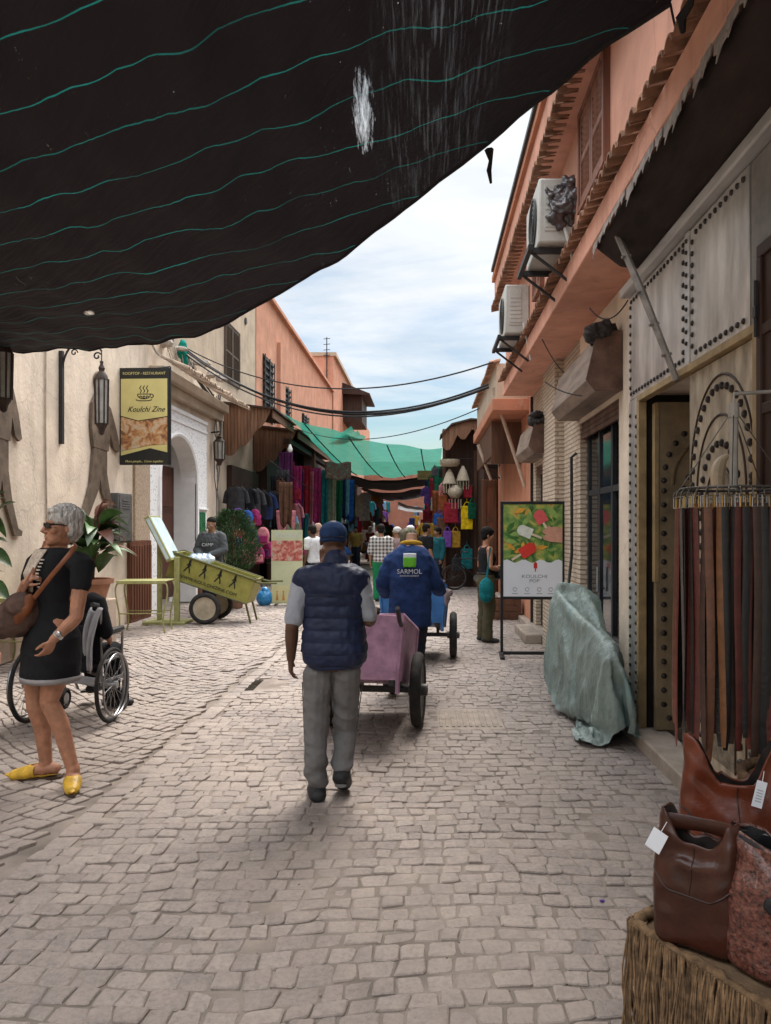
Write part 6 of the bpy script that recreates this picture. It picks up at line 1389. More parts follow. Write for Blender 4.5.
for k in range(64):
    a = random.uniform(0, 2*math.pi); z = random.uniform(1.02,1.72); r0 = .05+random.random()*.08; ln = random.uniform(.32,.50); el = random.uniform(-.2,1.1)
    b0 = Vector((math.cos(a)*r0, math.sin(a)*r0, z)); leaf_mesh(m2 if k % 5 == 0 else m1, b0, b0+Vector((math.cos(a)*math.cos(el), math.sin(a)*math.cos(el), math.sin(el)))*ln, random.uniform(.065,.105), .3, random.uniform(-.6,.6))
m1.build('leaves', LEAF, rp, smooth=60); m2.build('red_leaves', LEAFR, rp, smooth=60)
lp2 = thing('rubber_plant', 'broad green leaves reaching in at the left picture edge', 'plant', P(-19, 600, 7.2)); lp2.location.z = 0; pot(lp2, .15, .4); part('stem', BROWNW, lp2, lambda m: m.tube([(0,0,.3),(.03,0,1.2),(-.02,0,2.0)], .018, 6))
m = MB()
for k in range(34):
    a = random.uniform(0, 2*math.pi); z = random.uniform(.8,1.95); el = random.uniform(-.3,1.0); ln = random.uniform(.26,.40); b0 = Vector((0,0,z)); leaf_mesh(m, b0, b0+Vector((math.cos(a)*math.cos(el), math.sin(a)*math.cos(el), math.sin(el)))*ln, random.uniform(.05,.08), .3, random.uniform(-.6,.6))
for (dx, dz, tx, tz) in ((.05,1.52,.40,1.95),(.03,1.35,.36,1.30),(.05,1.05,.34,.98),(.0,1.7,.30,2.02)): leaf_mesh(m, (dx,-.05,dz), (tx,-.12,tz), .085, .2, .5)
m.build('leaves', LEAF, lp2, smooth=60)
bs = thing('clipped_bush', 'round feathery dark green bush in a brown planter behind the cart', 'bush', P(232, 600, 15.2)); bs.location.z = 0; pot(bs, .30, .62, M('brown_planter', (.15,.08,.05), .8, .3, 8), 0); part('stem', BROWNW, bs, lambda m: m.tube([(0,0,.5),(.02,0,1.0),(0,0,1.7)], [.03,.025,.01], 6))
m = MB()
for k in range(7000):
    z = random.uniform(0,1); r = (.12+.44*math.sin(math.pi*min(1,z*.86+.10)))*random.uniform(.25,1.05)**.5; a = random.uniform(0,2*math.pi); r *= 1+.16*math.sin(a*3+z*7)
    p = Vector((r*math.cos(a), r*math.sin(a), .72+z*1.22)); d = Vector((math.cos(a)*random.uniform(.2,1), math.sin(a)*random.uniform(.2,1), random.uniform(.2,1.2))).normalized()*random.uniform(.05,.10); s_ = d.cross(Vector((random.random()-.5,random.random()-.5,random.random()))).normalized()*.010
    m.add([p-s_, p+s_, p+d], [(0,1,2)])
m.build('foliage', M('thuja_green', (.035,.075,.026), .8, .4, 3, 0, island=.45), bs, smooth=0, fix=False)
# ------------------------------------------------------------------ wheelchair with its sitter
WX, WY = -2.93, 6.28
wc = thing('wheelchair', 'black folding wheelchair with spoked wheels standing behind the grey haired woman', 'wheelchair', (WX, WY, 0), R(0))
CHR = M('chrome_tube', (.28,.28,.29), .34, .15, 12, .05, metal=.9); BLKN = cloth('black_nylon_cloth', (.016,.016,.019))
for s in (-1,1):
    c = (s*.34, 0, .305)
    o = part('wheel', CHR, wc, lambda m: (m.torus(c, .275, .012, 'x', 40, 8), m.lathe(c, [(.03,-.05),(.035,0),(.03,.05)], 12, 'x'), [m.cyl((c[0]+.02*(-1)**k,c[1]+.03*math.cos(a),c[2]+.03*math.sin(a)),(c[0],c[1]+.275*math.cos(a+.25*(-1)**k),c[2]+.275*math.sin(a+.25*(-1)**k)),.0025,.0025,4) for k, a in enumerate(np.linspace(0,2*math.pi,24,endpoint=False))]))
    part('tyre', RUBBER, o, lambda m: m.torus(c, .292, .016, 'x', 44, 10)); part('push_rim', CHR, o, lambda m: m.torus((c[0]+s*.04,0,c[2]), .255, .009, 'x', 40, 8))
    o = part('caster', CHR, wc, lambda m: (m.lathe((s*.26,.46,.09), [(.05,-.012),(.05,.012)], 16, 'x'), m.tube([(s*.26,.46,.09),(s*.26,.44,.26)], .012, 6))); part('tyre', RUBBER, o, lambda m: m.torus((s*.26,.46,.09), .075, .018, 'x', 24, 8))
    part('side_frame', CHR, wc, lambda m: (m.tube([(s*.25,-.12,.98),(s*.25,.0,.93),(s*.25,.02,.30)], .012, 8), m.tube([(s*.25,.0,.66),(s*.27,.05,.70),(s*.27,.40,.70),(s*.25,.44,.50),(s*.25,.44,.28)], .012, 8), m.tube([(s*.25,.0,.48),(s*.25,.42,.48),(s*.22,.62,.14)], .012, 8), m.tube([(s*.25,.02,.32),(s*.25,.44,.30)], .012, 8)))
    part('armrest', M('black_pad', (.02,.02,.022), .5, .2, 9), wc, lambda m: m.bb(s*.28-.03,s*.28+.03,.04,.36,.712,.75), bevel=.012)
    part('handgrip', M('black_pad'), wc, lambda m: m.tube([(s*.25,-.16,.985),(s*.25,-.05,.965)], .018, 8)); part('footrest', M('black_pad'), wc, lambda m: m.bb(s*.12-.07,s*.12+.07,.60,.76,.11,.125))
part('cross_brace', CHR, wc, lambda m: (m.tube([(-.24,.2,.30),(.24,.2,.47)], .011, 6), m.tube([(.24,.23,.30),(-.24,.23,.47)], .011, 6)))
part('seat', BLKN, wc, lambda m: m.grid(lambda u, v: (-.25+.5*u, .02+.42*v, .49-.03*math.sin(math.pi*u)), 8, 6), solid=.012); part('backrest', BLKN, wc, lambda m: m.grid(lambda u, v: (-.25+.5*u, .01-.03*math.sin(math.pi*u), .50+.40*v), 8, 6), solid=.012)
m = MB(); m.box((0,-.09,.62),(.40,.11,.36)); bk = link('rear_bag', remesh(m,.014,3,folds(.014,10,12,3)), BLKN, wc, 180)
lj = thing('jacket', 'pale grey jacket draped over the wheelchair backrest', 'jacket', (WX, WY, 0), R(-6))
m = MB()
def drape(u, v):
    x = .18+.11*u; y = -.035-.06*math.sin(v*math.pi)-.10*v*u+.02*math.sin(u*14+v*3); z = .93-.40*v**1.2-.10*u*v+.02*math.sin(u*9); return (x, y-.05*v, z)
m.grid(drape, 16, 16); m.build('cloth', cloth('pale_grey_jacket', (.30,.295,.31)), lj, smooth=80, solid=.012)
m = MB(); m.grid(lambda u, v: (-.30+.58*u, .0-.10+.05*math.sin(u*7), .40-.07*v+.02*math.sin(u*11)), 14, 4); m.build('hem', cloth('pale_grey_jacket', None), lj, smooth=80, solid=.014)
def sitter():
    b = Body((WX, WY+.10, 0), R(-6), 1.66, nod=.15); j = b.j; dz = Vector((0,0,-.38*b.k))
    for k in list(j):
        if k[1:] in ('s','e','w','h') or k == 'head': j[k] = j[k]+dz
    root = ground_person('person in dark clothes sitting in the wheelchair seen from behind', b.base)
    T0, L0 = b.T, b.L; b.T = lambda p: T0(p)+dz; b.L = lambda p: L0(p)+dz
    for n, s in (('l',-1),('r',1)):
        j[n+'h'] = L0((s*.09,.02,.92))+dz; j[n+'k'] = L0((s*.12,.44,.54)); j[n+'a'] = L0((s*.12,.50,.20)); j[n+'t'] = L0((s*.13,.66,.15)); j[n+'e'] = b.T((s*.27,-.02,1.15)); j[n+'w'] = b.T((s*.20,.20,1.06))
    if True: j['ra'] = L0((.10,.44,.09)); j['rt'] = L0((.22,.55,.03))
    m = MB(); b.torso(m,.84,1.57); b.head(m); [(b.arm(m,n), b.leg(m,n), b.foot(m,n), b.hand(m,n,curl=.5)) for n in 'lr']; b.mk('body', m, SK_TAN, root, .010); eyes(b, root)
    m = MB(); b.torso(m,.86,1.45,.026); [b.arm(m,n,.5,.024) for n in 'lr']; b.mk('shirt', m, cloth('black_shirt', (.012,.012,.014)), root, .012, folds(.007,9,13,6))
    m = MB(); b.torso(m,.84,.98,.016); [b.leg(m,n,.022) for n in 'lr']; b.mk('trousers', m, cloth('black_trousers', (.014,.014,.016)), root, .012, folds(.006,9,13,3))
    for n in 'lr': m = MB(); b.foot(m,n,.012); b.mk('shoe', m, M('dark_sneaker'), root, .010)
    m = MB(); m.ell(b.hp((0,-.022,.045)), .087,.10,.09, b.hrot); m.ell(b.hp((0,-.05,-.01)), .08,.06,.07, b.hrot); b.mk('hair', m, M('brown_hair', (.05,.03,.02), .5, .4, 60, .5, 120), root, .009, hairdisp(.004,50))
sitter()
# ------------------------------------------------------------------ popsicle poster stand
ps = thing('popsicle_poster', 'black framed easel poster of ice pops on a leafy ground', 'poster stand', (1.335, 9.42, 0), R(-3))
BF = M('black_frame', (.015,.015,.016), .45, .2, 9)
part('frame', BF, ps, lambda m: (m.bb(-.40,-.365,-.02,.02,.06,1.93), m.bb(.365,.40,-.02,.02,.06,1.93), m.bb(-.364,.364,-.02,.02,1.895,1.93), m.bb(-.364,.364,-.02,.02,.715,.75), m.bb(-.364,.364,-.02,.02,.03,.07), m.bb(-.41,-.355,-.22,.25,.0,.03), m.bb(.355,.41,-.22,.25,0,.03)), bevel=.004)
lb = photo_mat('leafy_photo', [(.02,.05,.012),(.07,.15,.03),(.16,.28,.06),(.45,.40,.08),(.42,.18,.05)], 6.5)
bo_ = part('print', lb, ps, lambda m: m.bb(-.364,.364,-.012,.012,.751,1.894))
PW = M('white_poster_print', (.66,.68,.72), .5, .04, 3, 0)
def fp(d0): return lambda a, b, d: (a, d0-d, b)
part('white_field', PW, bo_, lambda m: m.prism([(-.362,.752),(.362,.752),(.362,1.21)]+[(.362-.724*i/16, 1.19+.022*math.sin(i*1.35)) for i in range(17)], fp(-.0125), 0, .002), smooth=0)
random.seed(4)
for nm, col, n in (('leaf_print',(.05,.16,.03),13),('pale_leaf_print',(.22,.34,.09),9),('flower_print',(.60,.30,.04),7)):
    def lv(m):
        for k in range(n):
            x = random.uniform(-.30,.30); z = random.uniform(1.28,1.82); a = random.uniform(0,3.1); r = random.uniform(.05,.11)
            pts = [(x+(r*t*math.cos(a)-w*r*math.sin(a)), z+(r*t*math.sin(a)+w*r*math.cos(a))) for t, w in ((-1,0),(-.5,.3),(.2,.36),(1,0),(.2,-.36),(-.5,-.3))]
            pts = [(max(-.36,min(.36,p)), max(1.22,min(1.89,q))) for p, q in pts]; m.prism(pts, fp(-.0125-.0003*(k+1)-(.0042 if n == 9 else .0072 if n == 7 else 0)), 0, .0001)
    part(nm, M(nm, col, .5, .3, 20, 0), bo_, lv, smooth=0)
def pop(label, cx, cz, ang, L, Wd, col):
    def f(d0): 
        return lambda a, b, d: (cx+a*math.cos(ang)-b*math.sin(ang), d0-d, cz+a*math.sin(ang)+b*math.cos(ang))
    o = part('ice_pop_print', M(label, col, .45, .12, 25, 0), bo_, lambda m: m.prism([(-Wd,-L),(Wd,-L)]+circ(0,L-Wd*.9,Wd,14,Wd*.9,0,math.pi), f(-.0235), 0, .002), smooth=0)
    part('stick_print', M('stick_wood_print', (.62,.52,.36), .6, .1), o, lambda m: m.prism([(-.014,-L-.13),(.014,-L-.13),(.014,-L),(-.014,-L)], f(-.0236), 0, .0015), smooth=0)
pop('coral_pop', .09, 1.74, R(28), .085, .072, (.62,.10,.10)); pop('white_pop', -.10, 1.56, R(68), .095, .066, (.62,.64,.55)); pop('red_pop', -.06, 1.33, R(-58), .105, .07, (.60,.045,.03))
part('hand_print', M('skin_print', (.52,.27,.19), .6, .15, 14, 0), bo_, lambda m: (m.prism([(.362,1.42),(.362,1.60),(.26,1.62),(.14,1.58),(.12,1.54),(.16,1.52),(.12,1.48),(.14,1.45),(.22,1.43)], fp(-.0260), 0, .002), m.prism([(.24,1.60),(.14,1.535),(.11,1.56),(.20,1.63)], fp(-.0285), 0, .001)), smooth=0)
pm = part('pop_mark', M('red_mark', (.50,.03,.02), .6, .1), bo_, lambda m: (m.prism([(.01,1.10),(.055,1.10)]+circ(.0325,1.15,.0225,10,.03,0,math.pi), fp(-.0150), 0, .001), m.prism([(.026,1.06),(.039,1.06),(.039,1.10),(.026,1.10)], fp(-.0150), 0, .001)), smooth=0)
GRT = M('grey_print', (.20,.21,.24), .6, .05, 9, 0)
text('lettering', 'KOULCHI', .058, (.02,-.0155,1.00), FRONT, GRT, bo_, .001, sx=1.25); text('lettering', 'POP', .058, (.02,-.0155,.945), FRONT, GRT, bo_, .001, sx=1.2)
def icons(m):
    for x in (-.22,-.07,.08,.22): rib(circ(x,.84,.024,10), .006, fp(-.0148), 0, .001, m); m.prism([(x-.035,.785),(x+.035,.785),(x+.035,.792),(x-.035,.792)], fp(-.0148), 0, .001)
part('icon_prints', GRT, bo_, icons, smooth=0)
# ------------------------------------------------------------------ covered motorbike
mk_ = thing('covered_motorbike', 'motorbike wrapped in a crumpled grey green tarpaulin against the wall', 'motorbike', (1.385, 6.48, 0), R(0))
# resting shape of the draped sheet, 33 x 44 points in units of 5 mm: across, along, height
DRAPE_X = [-79,-75,-71,-65,-54,-43,-32,-20,-12,-13,-10,-2,8,16,17,17,17,24,28,26,24,21,21,27,36,46,52,59,68,76,80,86,91,-75,-71,-67,-61,-56,-47,-35,-24,-14,-12,-11,-8,0,9,16,16,15,23,25,23,22,21,26,35,43,44,50,58,67,76,84,90,96,-71,-66,-61,-55,-53,-49,-39,-27,-19,-18,-17,-12,-7,1,10,14,15,22,22,20,19,24,34,40,41,43,48,56,66,76,83,91,99,-66,-61,-56,-49,-43,-49,-43,-31,-25,-22,-19,-20,-16,-7,1,9,11,20,20,18,22,31,37,37,39,42,47,55,65,76,85,91,99,-60,-55,-49,-43,-36,-39,-43,-41,-36,-27,-20,-20,-23,-15,-9,0,9,17,19,19,28,32,33,34,37,41,47,58,67,75,85,91,98,-53,-48,-42,-36,-29,-26,-31,-36,-38,-36,-29,-21,-19,-21,-14,-6,2,10,17,23,28,29,30,32,35,41,52,63,69,76,84,90,95,-46,-41,-35,-28,-21,-18,-20,-22,-26,-30,-33,-31,-22,-17,-18,-9,-2,7,17,22,23,25,26,29,36,46,53,59,66,72,78,84,90,-39,-33,-27,-21,-21,-24,-25,-22,-21,-21,-23,-27,-29,-22,-17,-14,-3,8,15,17,19,22,27,36,45,52,49,52,59,66,71,77,82,-32,-25,-22,-25,-30,-34,-31,-28,-26,-23,-22,-21,-23,-25,-22,-16,-4,10,14,18,23,29,35,44,49,51,52,52,53,57,63,69,74,-24,-25,-30,-35,-39,-40,-38,-36,-34,-32,-30,-28,-25,-24,-24,-16,-3,10,20,26,32,37,41,42,43,43,43,43,43,48,54,60,65,-29,-34,-39,-45,-47,-46,-44,-42,-40,-38,-35,-33,-31,-29,-24,-15,-2,11,22,27,28,29,29,29,30,31,31,31,33,38,45,51,57,-38,-43,-49,-53,-52,-50,-46,-43,-40,-37,-35,-33,-32,-29,-24,-14,-2,12,23,30,32,33,32,31,31,30,30,31,30,29,36,42,47,-47,-53,-58,-58,-54,-49,-45,-42,-40,-39,-37,-35,-33,-30,-23,-14,-1,12,24,30,32,34,37,39,40,40,39,38,34,26,28,34,41,-58,-62,-64,-60,-53,-48,-46,-44,-44,-41,-38,-37,-34,-28,-23,-14,-1,12,23,32,34,34,35,39,43,46,47,42,35,28,23,29,39,-68,-64,-67,-60,-54,-50,-49,-48,-45,-42,-40,-37,-32,-26,-23,-14,-2,11,23,31,39,40,39,39,41,46,50,50,43,36,27,24,33,-73,-67,-68,-60,-55,-53,-52,-49,-45,-43,-42,-36,-30,-27,-25,-13,-3,10,22,30,36,45,47,45,43,45,51,55,50,43,34,25,29,-76,-70,-69,-61,-57,-55,-54,-50,-46,-44,-41,-35,-31,-31,-26,-13,-4,8,21,28,33,41,50,52,50,47,51,59,56,50,40,31,28,-80,-73,-69,-63,-59,-57,-57,-52,-48,-45,-40,-35,-35,-35,-26,-14,-5,7,20,26,30,39,51,56,53,50,52,62,60,55,47,36,34,-84,-76,-72,-66,-61,-58,-59,-56,-50,-46,-41,-37,-39,-37,-26,-15,-6,6,19,23,30,41,53,57,54,50,55,64,64,60,53,43,38,-89,-80,-74,-70,-64,-59,-60,-60,-53,-47,-41,-41,-43,-38,-26,-17,-7,5,17,22,32,45,55,57,53,52,58,67,66,63,58,49,44,-93,-85,-79,-74,-68,-62,-60,-63,-57,-50,-43,-45,-46,-39,-26,-18,-8,5,16,23,35,46,56,56,53,54,63,69,68,65,62,55,50,-95,-92,-86,-80,-73,-67,-63,-65,-61,-53,-45,-48,-48,-39,-27,-19,-8,5,15,26,38,46,56,55,53,59,68,69,68,66,64,61,55,-90,-92,-91,-86,-80,-73,-67,-66,-65,-57,-49,-50,-50,-38,-28,-20,-7,6,16,28,39,46,56,54,56,65,71,70,68,66,63,61,57,-79,-84,-88,-89,-86,-81,-73,-68,-67,-61,-52,-52,-51,-38,-29,-19,-6,7,20,31,40,47,55,55,62,70,70,68,66,63,59,54,49,-69,-72,-77,-82,-85,-86,-81,-74,-70,-66,-56,-55,-51,-38,-29,-18,-4,10,22,34,41,48,54,59,68,69,67,64,59,54,49,43,39,-59,-62,-66,-70,-74,-79,-82,-81,-75,-70,-61,-57,-51,-38,-28,-15,-2,12,24,36,42,49,57,66,66,63,58,53,48,43,38,33,29,-52,-54,-57,-60,-63,-67,-72,-78,-80,-75,-67,-59,-50,-37,-26,-13,0,13,26,37,44,54,64,62,57,52,46,41,36,31,27,24,19,-55,-56,-57,-58,-60,-62,-64,-67,-70,-71,-68,-62,-52,-37,-25,-11,2,16,28,41,51,58,56,50,45,41,37,33,31,28,25,23,20,-55,-55,-55,-56,-56,-57,-58,-59,-60,-63,-57,-59,-57,-36,-23,-9,5,19,32,46,57,52,49,48,47,46,45,43,41,39,37,35,32,-42,-42,-43,-44,-45,-47,-50,-54,-57,-59,-53,-48,-51,-36,-22,-8,6,19,31,41,52,57,61,62,61,60,59,57,55,53,50,48,44,-33,-34,-37,-41,-46,-51,-56,-62,-66,-59,-47,-42,-46,-36,-22,-10,4,16,27,34,44,48,56,64,70,72,72,71,69,66,64,61,57,-32,-37,-43,-49,-55,-61,-67,-69,-61,-51,-44,-50,-44,-34,-24,-12,1,15,24,30,36,41,46,54,62,70,77,81,81,79,77,73,70,-39,-47,-54,-60,-66,-73,-71,-62,-53,-44,-50,-52,-42,-33,-25,-14,-1,12,24,26,32,36,37,43,52,60,68,78,86,90,89,86,82,-50,-57,-64,-71,-76,-73,-63,-54,-45,-46,-56,-51,-41,-31,-26,-16,-4,9,22,25,24,30,32,34,41,50,58,67,77,87,95,96,93,-60,-68,-76,-80,-74,-65,-56,-46,-42,-52,-59,-49,-39,-28,-25,-19,-7,6,19,28,25,23,27,28,32,39,49,57,66,76,87,97,102,-71,-79,-83,-76,-66,-58,-48,-40,-47,-58,-59,-47,-37,-26,-23,-20,-9,3,16,26,31,24,20,22,25,30,38,48,56,65,76,87,98,-82,-85,-77,-68,-59,-50,-41,-43,-54,-61,-57,-45,-34,-24,-21,-20,-11,0,12,23,32,32,24,19,20,23,29,36,46,56,67,79,87,-88,-80,-70,-61,-51,-41,-40,-49,-60,-62,-53,-43,-31,-23,-20,-20,-13,-2,8,19,30,35,33,24,19,19,22,28,37,47,57,69,77,-82,-71,-63,-53,-43,-38,-45,-56,-63,-61,-50,-41,-29,-22,-20,-19,-15,-5,7,15,26,33,38,33,24,20,19,21,31,39,48,59,65,-74,-65,-55,-44,-38,-41,-51,-61,-65,-58,-48,-39,-27,-21,-19,-18,-15,-7,5,13,20,28,37,40,34,24,20,19,22,31,40,47,53,-67,-57,-46,-38,-40,-48,-57,-65,-64,-54,-47,-36,-25,-21,-19,-17,-14,-8,3,12,17,23,32,40,41,34,25,20,19,22,28,35,44,-59,-49,-38,-41,-46,-54,-62,-67,-61,-51,-45,-33,-24,-22,-21,-18,-14,-9,1,10,14,19,27,36,44,43,35,24,21,24,28,33,36,-50,-43,-36,-41,-50,-59,-66,-66,-56,-49,-42,-30,-23,-21,-19,-17,-14,-10,-2,7,11,16,22,30,39,46,44,34,27,32,36,40,41,-37,-34,-39,-45,-53,-62,-68,-62,-52,-46,-38,-28,-23,-20,-18,-15,-12,-8,-4,4,8,13,18,25,33,42,49,42,34,39,43,46,48]
DRAPE_Y = [-153,-166,-178,-187,-190,-194,-196,-199,-201,-209,-217,-221,-218,-213,-201,-190,-179,-172,-181,-192,-202,-213,-224,-233,-238,-238,-230,-223,-215,-207,-196,-186,-174,-139,-152,-164,-175,-180,-181,-182,-185,-189,-197,-205,-213,-213,-208,-202,-190,-179,-175,-185,-196,-207,-219,-228,-232,-230,-223,-216,-209,-201,-194,-185,-174,-163,-125,-138,-151,-162,-169,-171,-170,-172,-177,-186,-196,-202,-208,-203,-202,-191,-179,-178,-189,-200,-212,-223,-227,-222,-216,-209,-202,-195,-187,-180,-171,-161,-150,-112,-125,-138,-149,-159,-160,-159,-161,-169,-176,-185,-193,-200,-199,-200,-192,-180,-181,-193,-205,-216,-220,-215,-209,-202,-195,-188,-181,-174,-167,-158,-148,-137,-100,-113,-125,-137,-148,-152,-149,-157,-166,-168,-174,-183,-191,-195,-196,-188,-182,-185,-197,-209,-214,-209,-202,-196,-189,-182,-174,-171,-162,-154,-145,-135,-124,-88,-101,-114,-125,-136,-146,-148,-151,-158,-166,-172,-175,-182,-190,-195,-187,-182,-191,-201,-207,-202,-196,-189,-183,-176,-169,-168,-163,-153,-143,-134,-123,-111,-77,-90,-102,-114,-125,-135,-144,-152,-157,-162,-166,-173,-177,-181,-190,-190,-185,-194,-200,-196,-190,-183,-177,-170,-163,-164,-161,-154,-143,-132,-122,-112,-99,-66,-79,-91,-103,-114,-125,-134,-140,-147,-154,-160,-165,-171,-176,-181,-189,-187,-193,-190,-184,-177,-171,-164,-161,-160,-156,-150,-145,-137,-126,-114,-103,-89,-55,-68,-80,-92,-105,-115,-122,-129,-135,-141,-148,-155,-161,-168,-174,-180,-184,-184,-179,-172,-167,-162,-156,-154,-148,-143,-137,-131,-127,-118,-106,-93,-79,-45,-58,-71,-84,-95,-104,-112,-119,-126,-132,-138,-144,-150,-157,-164,-169,-172,-172,-169,-165,-160,-154,-147,-142,-137,-132,-128,-124,-119,-108,-96,-83,-69,-36,-50,-63,-75,-84,-93,-100,-107,-114,-121,-127,-133,-140,-146,-151,-156,-158,-159,-157,-153,-148,-144,-140,-136,-131,-127,-122,-116,-109,-98,-86,-73,-60,-28,-41,-54,-64,-73,-81,-88,-95,-101,-108,-114,-121,-127,-133,-138,-143,-145,-145,-143,-141,-138,-134,-129,-125,-120,-115,-109,-104,-98,-88,-77,-64,-51,-19,-33,-44,-53,-61,-68,-75,-82,-88,-95,-102,-108,-114,-120,-125,-130,-131,-130,-129,-127,-124,-120,-117,-114,-110,-105,-99,-93,-85,-77,-67,-56,-44,-11,-24,-33,-41,-48,-55,-62,-69,-76,-83,-89,-95,-101,-107,-113,-117,-117,-116,-115,-113,-110,-107,-103,-100,-97,-93,-88,-81,-73,-65,-57,-47,-36,-5,-13,-22,-29,-36,-43,-50,-57,-64,-70,-76,-83,-88,-94,-100,-103,-103,-102,-101,-99,-98,-95,-90,-86,-83,-79,-75,-70,-63,-55,-46,-36,-26,4,-1,-10,-16,-23,-31,-38,-45,-51,-57,-64,-70,-75,-82,-88,-90,-89,-88,-87,-85,-84,-82,-79,-74,-69,-66,-62,-58,-51,-43,-34,-25,-16,15,10,2,-4,-11,-19,-26,-32,-38,-45,-51,-57,-63,-70,-75,-75,-75,-74,-72,-71,-70,-68,-66,-62,-57,-52,-48,-45,-39,-32,-23,-14,-7,26,21,14,8,1,-7,-14,-20,-26,-32,-38,-44,-51,-58,-61,-61,-60,-59,-58,-57,-56,-55,-53,-49,-44,-39,-35,-33,-27,-20,-12,-3,1,37,33,25,19,13,6,-2,-8,-14,-20,-25,-32,-39,-45,-48,-47,-46,-45,-44,-43,-42,-41,-41,-36,-31,-26,-22,-20,-14,-8,0,8,13,47,43,37,30,24,18,11,3,-2,-7,-13,-20,-27,-32,-34,-33,-32,-31,-30,-29,-29,-30,-28,-23,-18,-13,-9,-7,-2,5,11,19,24,57,53,47,41,35,30,23,15,10,5,0,-8,-15,-19,-20,-19,-18,-17,-16,-16,-20,-18,-14,-9,-5,0,2,6,11,17,23,30,35,68,62,56,51,46,41,35,27,21,17,12,4,-2,-6,-6,-5,-4,-4,-2,-5,-9,-5,-1,4,8,12,13,18,24,30,36,42,47,78,72,66,60,55,51,46,39,32,28,24,17,10,8,8,10,10,10,9,3,4,8,12,17,21,21,25,31,37,42,48,53,58,79,80,77,71,65,60,56,51,44,39,36,29,23,22,23,24,24,23,19,14,17,21,25,30,31,32,38,43,49,54,59,61,63,74,78,80,80,76,70,65,61,56,49,47,41,36,36,37,37,35,33,27,25,30,34,38,40,40,45,50,55,58,61,61,59,57,68,71,74,78,79,79,75,70,66,60,58,53,50,50,50,46,45,41,36,38,43,47,47,47,51,56,58,59,59,57,55,54,53,58,62,67,70,74,77,79,79,76,71,67,65,63,64,59,56,54,49,48,51,55,55,53,57,59,59,57,56,55,56,57,59,60,47,50,54,58,62,66,70,73,76,80,78,75,70,70,68,65,62,59,59,61,61,60,60,61,61,61,62,63,64,64,66,67,69,35,38,42,46,50,54,59,63,68,75,82,88,74,71,74,73,72,71,71,71,70,69,70,71,71,70,68,68,70,71,69,68,69,35,40,45,51,56,62,67,71,77,76,76,87,91,86,86,86,86,85,84,82,82,76,74,71,69,68,67,68,68,69,68,67,67,44,50,57,63,68,73,77,81,81,85,81,87,96,90,89,95,98,96,94,88,87,80,82,82,77,73,69,67,66,66,66,66,67,55,62,67,72,76,80,83,86,86,83,89,93,99,91,96,102,106,106,102,97,93,85,79,81,84,84,80,75,71,69,68,66,66,63,69,73,78,82,85,90,87,82,85,89,98,101,93,102,109,113,114,111,104,102,94,84,78,80,84,87,86,82,77,73,70,67,69,74,80,84,89,93,88,82,82,89,94,104,100,96,108,117,120,122,120,113,107,102,92,83,77,78,82,86,88,87,83,78,73,75,81,85,91,95,89,82,79,88,93,102,108,100,100,113,124,127,129,129,121,114,110,102,91,82,77,76,81,85,88,88,87,83,81,86,94,97,90,83,79,85,93,98,109,110,101,104,117,130,134,136,136,130,121,116,110,100,90,82,77,75,80,85,86,90,93,87,95,98,91,83,77,82,92,97,105,115,110,102,109,121,134,141,146,143,138,131,122,117,110,100,91,82,76,75,78,81,84,93,96,100,92,83,77,78,89,96,103,113,119,109,105,113,126,139,148,155,150,144,140,131,122,118,111,101,91,83,76,72,75,79,89,101,93,84,76,77,86,96,102,110,121,120,109,108,118,131,143,155,163,160,153,148,140,131,123,119,112,101,92,85,78,72,73,85,94,85,76,74,84,95,102,109,119,126,119,110,112,123,136,148,160,170,170,163,154,148,140,131,125,121,112,102,92,86,78,71,80,86,77,73,81,93,102,109,117,128,128,118,112,117,128,141,153,165,176,179,173,164,155,148,141,132,126,122,113,102,92,81,70,71,78,73,79,90,101,109,117,127,135,128,117,115,122,134,146,158,169,181,187,182,173,164,156,150,142,133,127,124,114,102,90,76,63,72,81,91,101,110,117,127,137,138,128,118,118,128,139,151,163,174,185,194,191,182,174,165,158,151,143,135,131,126,114,101,88,74,76,89,100,111,120,128,137,144,137,127,118,123,134,145,156,167,179,190,200,200,192,183,175,167,160,153,145,141,138,126,113,100,86]
